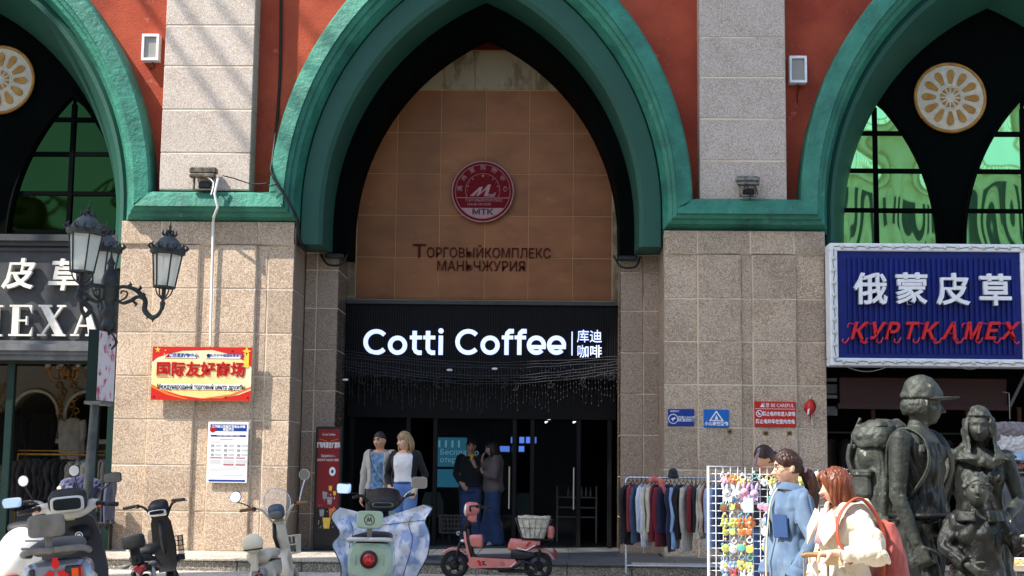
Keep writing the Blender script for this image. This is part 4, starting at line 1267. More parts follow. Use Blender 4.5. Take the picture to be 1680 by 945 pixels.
M_creamc = mat('cream_coat', rgb(226, 219, 203), .8, col2=rgb(212, 201, 178), nscale=4, bump=.15, bscale=300, bdist=.001)
M_creamd = cloth('cream_lining', rgb(214, 192, 150)); M_pinkc = cloth('pink_top', rgb(232, 184, 190))
M_strap = mat('tan_leather_strap', rgb(166, 76, 52), .5); M_bagr = cloth('rose_bag', rgb(178, 96, 88), rgb(156, 74, 68), 5)
M_shoe = mat('pale_shoe', rgb(200, 200, 205), .6); M_shoed = mat('dark_shoe', rgb(30, 30, 32), .6)


def hoodie_lv(d): return infl(TOR, d, .9, 1.43)


# --- man of the couple on the step
def man_couple():
    t = thing('person', (-2.50, 21.15, PLAT), 'man in open pale grey hoodie over blue patterned tee beside the blonde woman', 'person', rz=rad(-14))
    t.scale = (1.06,) * 3
    J = default_J(); M = rotM(rad(-14), rad(3)); J['elR'] = V(-.24, .05, 1.10); J['wrR'] = V(-.25, .0, .84); J['elL'] = V(.26, .10, 1.13); J['wrL'] = V(.16, .15, .95)
    g = G(); add_body(g, J, M, True); skin_mesh(g, 'body', M_skin2, t, .0085, 2)
    face_bits(t, J['head'], M, lip=mat('man_lips', rgb(170, 104, 92), .5), brow=M_hair_br, k=1.7)
    g = G(); hair_shell(g, J['head'], M, 1, .006, .46, .6, .01, back=.35); skin_mesh(g, 'hair', M_hair_br, t, .006, 1)
    g = G(); loft_torso(g, infl(TOR, .012, .90, 1.42)); skin_mesh(g, 'tee_shirt', M_cloth_tee, t, .010, 3, [(.008, 9)])
    for s in (-1, 1):                                  # two open fronts with a back
        g = G(); rr = []
        for z, cx, cy, rx, ry in infl(TOR, .028, .9, 1.42):
            a0 = -62 if s > 0 else -118
            arcs = [rad(a0 + (-62 + 360 - 90 - a0 - 180 if 0 else 0))]
            r = []
            for k in range(13):
                a = rad(-58 + 148 * k / 12) if s > 0 else rad(-122 - 148 * k / 12)
                r.append((rx * math.cos(a) * 1.02, cy + ry * math.sin(a) * 1.05, z))
            for k in range(12, -1, -1):
                a = rad(-58 + 148 * k / 12) if s > 0 else rad(-122 - 148 * k / 12)
                r.append(((rx - .03) * math.cos(a), cy + (ry - .03) * math.sin(a), z))
            rr.append(r)
        g.loft(rr); sleeves(g, J, (.066, .062, .056, .050, .046), 'L' if s > 0 else 'R')
        skin_mesh(g, 'hoodie_half', M_cloth_grey, t, .010, 3, [(.012, 7), (.006, 18)], seed=s)
    g = G(); g.torus(J['neck'] + V(0, .03, -.005), .085, .030, 'z', 24, 8, rad(-40), rad(220)); skin_mesh(g, 'hood', M_cloth_grey, t, .01, 3, [(.01, 12)])
    g = G(); g.tube([V(.12, -.13, .98), V(0, -.165, 1.15), V(-.09, -.15, 1.36), V(-.12, .0, 1.455), V(-.08, .12, 1.35)], .014, 6, flat=.4, smooth=4); g.build('cross_strap', M_cloth_blk, t, smooth=True)
    g = G(); trousers(g, J, top=.96, r=(.10, .105, .095, .082, .074, .07)); skin_mesh(g, 'trousers', M_olive, t, .012, 3, [(.008, 8)])
    shoes(t, J, M_shoed)


def woman_couple():
    t = thing('person', (-2.12, 20.93, PLAT), 'blonde woman in white top, black cardigan and blue jeans, hands in pockets', 'person', rz=rad(-12))
    t.scale = (1.055,) * 3
    J = default_J(); M = rotM(rad(-42), rad(2)); J['elR'] = V(-.27, .08, 1.13); J['wrR'] = V(-.185, -.075, .965); J['elL'] = V(.27, .08, 1.12); J['wrL'] = V(.19, -.06, .95)
    J['hdR'] = V(.35, -.3, -.8).normalized(); J['hdL'] = V(-.3, -.3, -.85).normalized()
    g = G(); add_body(g, J, M, curlR=.25, curlL=.25, palmR=V(.3, .9, .2), palmL=V(-.3, .9, .2)); skin_mesh(g, 'body', M_skin, t, .008, 2)
    face_bits(t, J['head'], M, lip=M_lip, brow=M_hair_br, k=1.7)
    g = G(); hair_shell(g, J['head'], M, 1, .016, .44, .3, .03, back=-.2)
    random.seed(3)
    for i in range(30):
        a = rad(random.uniform(-62, 242)); x, y = math.cos(a), math.sin(a) * .95
        if y < -.55: continue
        L = random.uniform(.13, .17)
        locks(g, J['head'], M, [[(x * .062, y * .085 + .01, .06), (x * .095, y * .115 + .012, -.02), (x * .100, y * .115 + .015, -.09), (x * .085, y * .10 + .015, -L)]], .017)
    skin_mesh(g, 'hair', M_hair_bl, t, .006, 2, [(.008, (50, 50, 6))])
    g = G(); loft_torso(g, infl(TOR, .013, .94, 1.42)); g.ell((-.07, -.075, 1.26), (.06, .05, .055)); g.ell((.07, -.075, 1.26), (.06, .05, .055)); skin_mesh(g, 'top', M_cloth_w, t, .009, 4, [(.007, 8)])
    for s in (-1, 1):
        g = G(); rr = []
        for z, cx, cy, rx, ry in infl(TOR, .026, .9, 1.42):
            r = []
            for k in range(11):
                a = rad(-40 + 130 * k / 10) if s > 0 else rad(-140 - 130 * k / 10)
                r.append((rx * math.cos(a), cy + ry * math.sin(a) * 1.05, z))
            for k in range(10, -1, -1):
                a = rad(-40 + 130 * k / 10) if s > 0 else rad(-140 - 130 * k / 10)
                r.append(((rx - .028) * math.cos(a), cy + (ry - .028) * math.sin(a), z))
            rr.append(r)
        g.loft(rr); sleeves(g, J, (.062, .056, .050, .044, .040), 'L' if s > 0 else 'R', .92)
        skin_mesh(g, 'cardigan_half', M_cloth_blk, t, .010, 3, [(.010, 8)], seed=s)
    g = G(); trousers(g, J, top=1.03, r=(.10, .108, .092, .075, .072, .072)); skin_mesh(g, 'jeans', M_jeans, t, .011, 3, [(.008, 9)])
    g = G(); rr = [[(1.01 * (.152 + .012) * math.cos(a), (.10 + .018) * math.sin(a), z) for a in [2 * PI * k / 32 for k in range(32)]] for z in (1.0, 1.035)]
    g.loft(rr); g.build('waistband', M_jeans_d, t, smooth=True)
    shoes(t, J, M_shoe)


def woman_yellow():
    t = thing('person', (-1.43, 25.4, PLAT), 'woman in black jacket facing out of the dark entrance holding something yellow', 'person', rz=rad(4))
    t.scale = (1.06,) * 3
    J = default_J(); M = rotM(rad(2), rad(6)); J['elL'] = V(.23, -.02, 1.10); J['wrL'] = V(.06, -.20, 1.26); J['elR'] = V(-.24, .06, 1.12); J['wrR'] = V(-.16, -.10, .98)
    J['hdL'] = V(-.3, -.2, .9).normalized(); J['hdR'] = V(.6, -.4, -.6).normalized()
    g = G(); add_body(g, J, M, curlL=.8, palmL=V(-.6, .6, .2), palmR=V(.2, .9, 0)); skin_mesh(g, 'body', M_skin, t, .009, 2)
    face_bits(t, J['head'], M, lip=M_lip, brow=M_hair_br, k=1.7)
    g = G(); hair_shell(g, J['head'], M, 1, .010, .50, .4, .01, back=.3); skin_mesh(g, 'hair', M_hair_dk, t, .007, 1)
    g = G(); loft_torso(g, infl(TOR, .03, .9, 1.44)); sleeves(g, J, (.068, .064, .056, .050, .046), end=.9); skin_mesh(g, 'jacket', M_cloth_blk, t, .011, 3, [(.012, 7)])
    g = G(); trousers(g, J, r=(.10, .108, .092, .078, .076, .078)); skin_mesh(g, 'jeans', M_jeans_d, t, .012, 3, [(.008, 9)])
    shoes(t, J, M_shoed)
    p = J['wrL'] + V(-.03, -.03, .10)
    y = thing('ice_lolly', (-1.43 + p.x * 1.06, 25.4 + p.y * 1.06 - .01, PLAT + p.z * 1.06), 'yellow snack held up by the woman in black jacket', 'snack')
    g = G(); g.ell((0, 0, .05), (.028, .02, .045), 12, 8); g.build('snack', mat('yellow_snack', rgb(236, 200, 40), .5), y, smooth=True)
    g = G(); g.box(-.004, -.002, -.05, .004, .002, .02); g.build('stick', M_cloth_w, y)


def woman_hoodie():
    t = thing('person', (-1.04, 25.3, PLAT), 'woman in taupe hoodie and wide blue jeans with a hand raised to her face', 'person', rz=rad(-72))
    t.scale = (1.035,) * 3
    J = default_J(); M = rotM(rad(-6), rad(4)); J['elR'] = V(-.23, -.06, 1.12); J['wrR'] = V(-.09, -.17, 1.37); J['elL'] = V(.23, -.04, 1.12); J['wrL'] = V(.10, -.20, 1.18)
    J['hdR'] = V(.2, .1, 1).normalized(); J['hdL'] = V(-.9, -.1, .3).normalized()
    J['anR'] = V(-.09, -.08, .085); J['anL'] = V(.10, .06, .085)
    g = G(); add_body(g, J, M, curlR=.35, palmR=V(0, 1, 0), curlL=.5, palmL=V(0, .8, .5)); skin_mesh(g, 'body', M_skin, t, .009, 2)
    face_bits(t, J['head'], M, lip=M_lip, brow=M_hair_br, k=1.7)
    g = G(); hair_shell(g, J['head'], M, 1, .015, .42, .4, .02, back=-.2)
    random.seed(5)
    for i in range(24):
        a = rad(random.uniform(-30, 210)); x, y = math.cos(a), math.sin(a)
        locks(g, J['head'], M, [[(x * .06, y * .085, .06), (x * .09, y * .11 + .01, -.03), (x * .085, y * .11 + .015, -.12), (x * .07, y * .10 + .02, -.24)]], .017)
    skin_mesh(g, 'hair', M_hair_dk, t, .008, 1)
    g = G(); lv = infl(TOR, .055, .9, 1.44); lv = [(z, cx, cy + .01, rx, ry) for z, cx, cy, rx, ry in lv]; loft_torso(g, [(.86, 0, .01, .20, .15)] + lv)
    sleeves(g, J, (.088, .086, .078, .066, .050), end=.93); g.ell((0, .09, 1.43), (.11, .06, .07)); skin_mesh(g, 'hoodie', M_taupe, t, .011, 4, [(.016, 6), (.008, 14)])
    g = G(); trousers(g, J, r=(.105, .12, .115, .115, .125, .135), end=.065); skin_mesh(g, 'jeans', M_jeans_d, t, .012, 3, [(.012, (9, 9, 2))])
    shoes(t, J, M_shoe)


def woman_denim():
    t = thing('person', (1.565, 9.8, 0), 'woman in blue denim jacket and glasses with dark hair tied back', 'person', rz=rad(-74))
    t.scale = (.935,) * 3
    J = default_J(); J['shL'].z = J['shR'].z = 1.35; M = rotM(rad(-6), rad(5)); J['elL'] = V(.27, .04, 1.08); J['wrL'] = V(.24, -.08, .82); J['elR'] = V(-.25, .0, 1.10); J['wrR'] = V(-.22, -.08, .82)
    J['knL'] = V(.09, -.10, .50); J['anL'] = V(.09, -.16, .10); J['knR'] = V(-.09, .05, .50); J['anR'] = V(-.09, .28, .14)
    g = G(); add_body(g, J, M); skin_mesh(g, 'body', M_skin3, t, .006, 2)
    face_bits(t, J['head'], M, lip=M_lip, brow=M_hair_dk)
    c = J['head']
    g = G(); hair_shell(g, c, M, 1, .013, .50, .15, .018, 34, back=.12); g.ell(M @ V(0, .10, -.03) + c, (.035, .035, .04), 14, 10)
    for i in range(16):
        a = rad(-40 + 260 * i / 15)
        locks(g, c, M, [[(math.cos(a) * .05, math.sin(a) * .05 - .01, .11), (math.cos(a) * .082, math.sin(a) * .09 + .01, .05), (math.cos(a) * .06, .085, -.0), (.0, .11, -.03)]], .010)
    skin_mesh(g, 'hair', M_hair_dk, t, .005, 2, [(.005, (70, 12, 30))])
    g = G(); g.tube([M @ V(0, .10, -.03) + c, M @ V(.01, .155, -.07) + c, M @ V(.02, .165, -.18) + c, M @ V(.015, .15, -.30) + c, M @ V(.0, .14, -.38) + c], [.03, .042, .046, .036, .012], 14, smooth=4)
    for i in range(12):
        a = i * PI / 6; g.tube([M @ V(.03 * math.cos(a), .12 + .03 * math.sin(a), -.03) + c, M @ V(.045 * math.cos(a) + .01, .16 + .04 * math.sin(a), -.14) + c, M @ V(.03 * math.cos(a), .15 + .03 * math.sin(a), -.33) + c], [.012, .012, .004], 6, smooth=4)
    skin_mesh(g, 'ponytail', M_hair_dk, t, .006, 1, [(.006, (50, 50, 8))])
    g = G(); g.torus(M @ V(0, .115, -.035) + c, .030, .014, 'y', 16, 8); g.build('hair_tie', M_pinkc, t, smooth=True)
    # glasses
    g = G()
    for sx in (-1, 1):
        pts = [M @ V(sx * (.036 + .026 * math.cos(a)), -.103 + .010 * abs(math.cos(a)), .006 + .019 * math.sin(a)) + c for a in [2 * PI * k / 16 for k in range(17)]]
        g.tube(pts, .0024, 6); g.tube([M @ V(sx * .062, -.095, .012) + c, M @ V(sx * .082, -.02, .010) + c, M @ V(sx * .08, .02, .004) + c], .0022, 6)
    g.tube([M @ V(-.010, -.106, .010) + c, M @ V(0, -.112, .013) + c, M @ V(.010, -.106, .010) + c], .002, 6); g.build('glasses', M_hair_dk, t, smooth=True)
    # jacket
    g = G(); lv = [(.62, 0, .02, .185, .145), (.75, 0, .015, .19, .148), (.86, 0, .01, .19, .145)] + [(z, cx, cy, rx + .034, ry + .032) for z, cx, cy, rx, ry in TOR if z > .9 and z < 1.43]
    loft_torso(g, lv, 30, 2.6); sleeves(g, J, (.070, .070, .066, .062, .056), end=.90)
    skin_mesh(g, 'denim_jacket', M_denim, t, .007, 3, [(.024, (7, 7, 3.5)), (-.012, (13, 13, 5))], seed=2)
    g = G(); rr = []
    for k in range(19):
        a = rad(-100 + 380 * k / 18 * .98); R = .074; h = .05
        p = V(R * 1.15 * math.cos(a), .012 + R * math.sin(a), 1.435 - .02 * math.sin(a))
        o = V(math.cos(a), math.sin(a), 0)
        rr.append([p + V(0, 0, .025), p + o * .008 + V(0, 0, .030), p + o * .045 - V(0, 0, .030), p + o * .038 - V(0, 0, .038)])
    g.loft(rr); g.build('collar', M_denim, t, smooth=True, sub=1)
    for sx in (-1, 1):
        g = G(); g.cbox((0, 0, 0), (.13, .012, .16), .005); o = g.build('pocket', M_denim2, t); o.location = (sx * .108, -.130, 1.17); o.rotation_euler = (rad(6), 0, rad(sx * 26))
        k = 'L' if sx > 0 else 'R'; w = J['el' + k].lerp(J['wr' + k], .86); d = (J['wr' + k] - J['el' + k]).normalized()
        g = G(); g.tube([w - d * .035, w - d * .01, w + d * .045], [.066, .074, .072], 18); skin_mesh(g, 'cuff', M_denim, t, .006, 2, [(.006, 18)])
    g = G(); g.tube([V(0, -.185, .66), V(0, -.192, .9), V(0, -.178, 1.15), V(0, -.150, 1.34), V(.0, -.10, 1.43)], .009, 6, flat=.6, smooth=4); g.build('placket', cloth('pale_seam', rgb(200, 196, 170)), t, smooth=True)
    g = G(); trousers(g, J, r=(.10, .105, .09, .078, .07, .07)); skin_mesh(g, 'trousers', M_cloth_blk, t, .012, 3, [(.008, 9)])
    shoes(t, J, M_shoe)


def woman_cream():
    t = thing('person', (1.675, 8.6, 0), 'woman with auburn bob in cream hooded coat gripping a suitcase handle', 'person', rz=rad(-68))
    t.scale = (.865,) * 3
    J = default_J(); J['shL'].z = J['shR'].z = 1.345; J['head'] = V(.0, -.05, 1.575); M = rotM(rad(-14), rad(7)); J['neck'] = V(0, .0, 1.43)
    J['elL'] = V(.30, .07, 1.14); J['wrL'] = V(.17, -.18, 1.15); J['hdL'] = V(-.45, -.85, -.05).normalized(); J['elR'] = V(-.26, .03, 1.10); J['wrR'] = V(-.20, -.15, .95)
    J['knL'] = V(.09, -.10, .50); J['anL'] = V(.09, -.14, .10); J['knR'] = V(-.09, .05, .50); J['anR'] = V(-.09, .25, .13)
    J['thL'] = -1
    g = G(); add_body(g, J, M, curlL=1.05, palmL=V(-.1, .0, -1)); skin_mesh(g, 'body', M_skin3, t, .006, 2)
    c = J['head']; face_bits(t, c, M, lip=M_lip, brow=M_hair_red)
    g = G(); hair_shell(g, c, M, 1, .011, .50, .15, .012, 30, back=-.3)
    random.seed(11)
    for i in range(46):
        a = rad(-38 + 256 * i / 45); x, y = math.cos(a), math.sin(a); w_ = random.uniform(-.008, .008)
        locks(g, c, M, [[(x * .04, y * .05, .115), (x * .082, y * .100, .05), (x * .092 + w_, y * .110, -.04), (x * .084 + w_, y * .100, -.125 - .02 * max(y, 0))]], .013)
    for sx in (-1, 1):
        for q in range(5): locks(g, c, M, [[(sx * .01, -.07, .115), (sx * (.03 + q * .008), -.108 + q * .006, .07), (sx * (.062 + q * .007), -.088 + q * .012, .0 - q * .01), (sx * (.078 + q * .002), -.06 + q * .012, -.07)]], .010)
    skin_mesh(g, 'hair', M_hair_red, t, .005, 2, [(.007, (60, 60, 7)), (.003, (110, 110, 14))])
    # coat
    g = G(); lv = [(.55, 0, .02, .235, .18), (.70, 0, .015, .23, .175), (.85, 0, .01, .22, .165)] + [(z, cx, cy, rx + .050, ry + .048) for z, cx, cy, rx, ry in TOR if .9 < z < 1.43]
    loft_torso(g, lv, 30, 2.6); sleeves(g, J, (.086, .090, .090, .078, .052), end=.93)
    skin_mesh(g, 'coat', M_creamc, t, .007, 3, [(.022, (6, 6, 4)), (-.014, (11, 11, 5)), (-.006, (24, 24, 10))], seed=4)
    g = G(); rr = []
    for k in range(21):
        a = rad(-62 + 304 * k / 20); up = max(0, math.sin(a)); R = .105
        p = V(R * 1.1 * math.cos(a), .03 + R * math.sin(a), 1.42); o = V(math.cos(a), math.sin(a), 0)
        rr.append([p + V(0, 0, .06 + .02 * up), p + o * .03 + V(0, 0, .05 + .03 * up), p + o * (.06 + .05 * up) - V(0, 0, .02 + .05 * up), p + o * .02 - V(0, 0, .05)])
    g.loft(rr); skin_mesh(g, 'hood', M_creamc, t, .008, 3, [(.014, 9)])
    for sx in (-1, 1):
        g = G(); g.loft([[(sx * .02, -.15, 1.36), (sx * .10, -.13, 1.42), (sx * .17, -.15, 1.30), (sx * .10, -.20, 1.20), (sx * .03, -.20, 1.28)], [(sx * .02, -.17, 1.37), (sx * .10, -.155, 1.43), (sx * .18, -.17, 1.30), (sx * .10, -.22, 1.19), (sx * .03, -.22, 1.28)]])
        g.build('lapel', M_creamc, t, smooth=30)
        g = G(); g.cbox((0, 0, 0), (.13, .018, .07), .006); o = g.build('pocket_flap', M_creamd, t); o.location = (sx * .15, -.172, 1.10); o.rotation_euler = (rad(6), 0, rad(sx * 32))
    g = G(); g.loft([[(-.035, -.14, 1.42), (.035, -.14, 1.42), (.05, -.188, 1.2), (-.05, -.188, 1.2)], [(-.03, -.155, 1.43), (.03, -.155, 1.43), (.04, -.205, 1.2), (-.04, -.205, 1.2)]]); g.build('pink_top', M_pinkc, t, smooth=True)
    g = G()
    for z in (1.16, 1.02, .88): g.lathe([(.009, -.012), (.009, 0)], (.03, -.205, z), 10, 'y')
    g.build('button', M_gold, t)['kind'] = 'stuff'
    g = G(); g.tube([V(.15, .20, 1.00), V(.20, .17, 1.30), V(.17, .03, 1.50), V(.155, -.11, 1.42), V(.185, -.17, 1.25), V(.24, -.10, 1.08)], .024, 8, flat=.35, smooth=5); g.build('bag_strap', M_strap, t, smooth=True)
    g = G(); trousers(g, J, r=(.10, .105, .09, .078, .07, .07)); skin_mesh(g, 'trousers', M_cloth_blk, t, .012, 3)
    shoes(t, J, M_shoe)
    # bag on her back
    Mt = Matrix.Translation(t.location) @ Matrix.Rotation(rad(-68), 4, 'Z') @ Matrix.Scale(.865, 4)
    b = thing('backpack', Mt @ V(.03, .34, .72), 'soft rose backpack hanging behind the woman in the cream coat', 'bag', rz=rad(-68))
    g = G(); loft_torso(g, [(-.02, 0, 0, .15, .09), (.08, 0, 0, .185, .115), (.25, 0, -.01, .175, .105), (.40, 0, -.02, .150, .085), (.50, 0, -.03, .12, .06), (.56, 0, -.04, .10, .035)], 28, 2.8)
    skin_mesh(g, 'pouch', M_bagr, b, .007, 4, [(.020, (8, 8, 3)), (-.006, (18, 18, 6))], seed=9)
    g = G(); g.tube([V(-.10, -.04, .53), V(0, -.045, .57), V(.10, -.04, .53)], .014, 8, smooth=4); g.build('rim', M_strap, b, smooth=True); b.scale = (.82, .82, .95)
    # suitcase whose handle she holds
    h = Mt @ (J['wrL'] + J['hdL'] * .085)
    s = thing('suitcase', (h.x - .02, h.y, 0), 'small dark suitcase with raised tan handle held by the woman in the cream coat', 'suitcase', rz=rad(20))
    top = h.z
    g = G(); g.cbox((0, .12, .34), (.36, .24, .56), .04); g.build('shell', mat('navy_case', rgb(40, 44, 60), .5), s, smooth=30)
    g = G()
    for sx in (-1, 1): g.tube([(sx * .075, .02, .6), (sx * .075, .02, top - .03)], .009, 8)
    g.build('rail', mat('case_metal', rgb(180, 178, 170), .3, .8), s)
    g = G(); g.cbox((0, .02, top - .01), (.19, .035, .030), .012); g.build('grip', mat('tan_grip', rgb(170, 140, 96), .5), s)
    for sx in (-1, 1):
        g = G(); g.torus((sx * .13, .12, .035), .02, .014, 'x', 14, 8); g.build('wheel', M_blackm, s)


def woman_behind():
    t = thing('person', (2.04, 14.2, 0), 'person with black hair in a bun behind the white grid racks', 'person', rz=rad(-60))
    J = default_J(); M = rotM(rad(-10), rad(8))
    g = G(); add_body(g, J, M); skin_mesh(g, 'body', M_skin2, t, .009, 2)
    face_bits(t, J['head'], M, lip=M_lip, brow=M_hair_dk)
    g = G(); hair_shell(g, J['head'], M, 1, .014, .45, .15, .015, back=.1); g.ell(M @ V(0, .10, .02) + J['head'], (.045, .04, .045), 14, 10); skin_mesh(g, 'hair', M_hair_dk, t, .007, 1, [(.004, 50)])
    g = G(); loft_torso(g, infl(TOR, .03, .9, 1.44)); sleeves(g, J); skin_mesh(g, 'jacket', M_cloth_blk, t, .011, 3, [(.012, 7)])
    g = G(); trousers(g, J); skin_mesh(g, 'trousers', M_jeans_d, t, .013, 3)
    shoes(t, J, M_shoe)


man_couple(); woman_couple(); woman_yellow(); woman_hoodie(); woman_denim(); woman_cream(); woman_behind()

# ---------------------------------------------------------------- bronze statues
M_bronze = mat('weathered_bronze', rgb(72, 76, 70), .55, .3, col2=rgb(44, 48, 44), nscale=7, ndet=9, bump=.8, bscale=30, bdist=.010, bdet=8, dirt=(rgb(150, 152, 140), 13, .62, .67))
M_bronze2 = mat('weathered_bronze_dark', rgb(36, 39, 37), .5, .3, col2=rgb(20, 22, 21), nscale=7, ndet=9, bump=.8, bscale=30, bdist=.010, bdet=8, dirt=(rgb(84, 86, 80), 22, .60, .68))


def statue_man():
    t = thing('statue', (2.53, 10.3, 0), 'dark bronze statue of a man in a peaked cap with tall rucksack', 'statue', 'bronze statues at the right', rz=rad(48))
    t.scale = (1.215,) * 3
    J = default_J(); M = rotM(rad(32), rad(2)); c = J['head'] = V(.02, -.02, 1.58)
    J['shR'] = V(-.205, .0, 1.375); J['elR'] = V(-.245, .0, 1.06); J['wrR'] = V(-.215, -.10, .80); J['shL'] = V(.205, .01, 1.375); J['elL'] = V(.27, .05, 1.08); J['wrL'] = V(.25, -.02, .82)
    J['knR'] = V(-.11, -.10, .52); J['anR'] = V(-.11, -.10, .09); J['anL'] = V(.12, .22, .12)
    tor = [(z, cx, cy, rx * 1.14, ry * 1.14) for z, cx, cy, rx, ry in TOR]
    g = G(); add_body(g, J, M, True, hs=1.08, curlR=.9, tor=tor, arm=1.25, palmR=V(1, 0, 0))
    g.ell((-.08, -.095, 1.31), (.085, .03, .05)); g.ell((.08, -.095, 1.31), (.085, .03, .05))
    skin_mesh(g, 'body', M_bronze, t, .006, 2, [(.003, 14), (.002, 40)])
    g = G(); hair_shell(g, c, M, 1.04, .006, .3, .4, .03, 40, back=.2)
    random.seed(2)
    for i in range(26):
        a = rad(-10 + 200 * i / 25); x, y = math.cos(a), math.sin(a)
        locks(g, c, M, [[(x * .075, y * .098, .03), (x * .088, y * .112, .0), (x * .085, y * .108, -.035), (x * .074, y * .098, -.06)]], .011)
    skin_mesh(g, 'hair', M_bronze, t, .005, 1, [(.004, 60)])
    def cap(d, q):
        dn = d.normalized(); r = q * 1.27
        if dn.z < .10: r = q * .9
        r.z += .018 * max(dn.z, 0); return r
    g = G(); g.ell(c + M @ V(0, .004, .012), HR, 48, 36, M, fn=cap); skin_mesh(g, 'cap', M_bronze, t, .006, 2, [(.010, 12), (.004, 30)])
    g = G(); rr = []
    for k in range(13):
        a = rad(-165 + 150 * k / 12); f = math.sin(PI * k / 12)
        i_ = M @ V(.085 * math.cos(a), .104 * math.sin(a), .038) + c; o = M @ V(.092 * math.cos(a), .104 * math.sin(a) - .115 * f, .034 + .020 * f) + c
        rr.append([i_ + V(0, 0, .010), o + V(0, 0, .007), o - V(0, 0, .007), i_ - V(0, 0, .010)])
    g.loft(rr); g.build('cap_brim', M_bronze, t, smooth=True, sub=1)
    g = G(); loft_torso(g, [(z, cx, cy, rx + .012, ry + .014) for z, cx, cy, rx, ry in tor if .9 < z < 1.40]); g.ell((-.08, -.11, 1.31), (.085, .028, .05)); g.ell((.08, -.11, 1.31), (.085, .028, .05))
    skin_mesh(g, 'vest', M_bronze2, t, .007, 2, [(.010, 8), (-.013, (15, 15, 7))])
    for s in (-1, 1):
        g = G(); g.tube([V(s * .13, .12, 1.15), V(s * .15, .10, 1.36), V(s * .125, .02, 1.44), V(s * .11, -.10, 1.38), V(s * .14, -.135, 1.22), V(s * .17, -.03, 1.05)], .022, 8, flat=.4, smooth=4); g.build('shoulder_strap', M_bronze, t, smooth=True)
    g = G(); trousers(g, J, top=.98, r=(.10, .11, .10, .085, .08, .08), tor=tor); skin_mesh(g, 'trousers', M_bronze2, t, .009, 2, [(.024, (8, 8, 4)), (-.016, (12, 12, 6))])
    g = G(); g.torus((0, 0, .955), .185, .016, 'z', 32, 8); g.build('belt', M_bronze2, t, smooth=True)
    g = G(); g.cbox((0, 0, 0), (.27, .13, .15), .035); o = skin_mesh(g, 'belt_bag', M_bronze2, t, .008, 2, [(.006, 14)]); o.location = (.06, -.20, .89)
    g = G(); g.cbox((0, 0, 0), (.29, .02, .05), .01); g.ell((0, -.012, -.05), (.03, .016, .03), 12, 8); o = g.build('bag_flap', M_bronze2, t, smooth=30); o.location = (.06, -.275, .94)
    for k in 'RL':
        s = -1 if k == 'R' else 1; a = J['an' + k]; g = G(); g.tube([a + V(0, .05, .05), a + V(0, .03, -.04), a + V(0, -.08, -.05), a + V(0, -.17, -.055)], [.055, .055, .05, .035], 14); g.build('boot', M_bronze2, t, smooth=True)
    r = thing('rucksack', t.location + Vector((-.36, .20, 0)), 'tall bronze rucksack with side pocket on the back of the statue in a cap', 'rucksack', rz=rad(48))
    bpy.data.objects.remove(r)
    r = bpy.data.objects.new('rucksack', None); COL.objects.link(r); r.parent = t; r.location = (-.02, .21, .84); r.scale = (.88, .9, .95)
    g = G(); loft_torso(g, [(0, 0, 0, .17, .11), (.05, 0, .0, .195, .13), (.25, 0, .01, .19, .135), (.45, 0, .02, .18, .125), (.56, 0, .02, .165, .11)], 36, 5)
    skin_mesh(g, 'pack_body', M_bronze, r, .007, 2, [(.014, (7, 7, 4)), (-.014, (13, 13, 7))])
    g = G(); loft_torso(g, [(.52, 0, .02, .20, .145), (.60, 0, .02, .205, .150), (.66, 0, .01, .18, .13), (.69, 0, 0, .12, .08)], 28, 2.6)
    skin_mesh(g, 'top_flap', M_bronze, r, .007, 2, [(.024, 7), (-.012, 12)])
    g = G(); g.cbox((0, 0, 0), (.06, .13, .15), .02); o = skin_mesh(g, 'side_pocket', M_bronze, r, .007, 2, [(.006, 14)]); o.location = (-.195, .04, .29)
    g = G(); g.cbox((0, 0, 0), (.075, .145, .045), .012); o = g.build('pocket_flap', M_bronze, r); o.location = (-.197, .04, .365)
    g = G()
    for x in (-.11, .11): g.tube([V(x, .16, .0), V(x, .165, .3), V(x, .165, .55), V(x, .10, .70)], .010, 6, smooth=4)
    for i in range(7): g.tube([V(-.17 + .05 * i, .125, .36), V(-.165 + .05 * i, .16, .45), V(-.16 + .05 * i, .145, .54)], .018, 6, smooth=3)
    g.build('pack_strap', M_bronze, r, smooth=True)['kind'] = 'stuff'


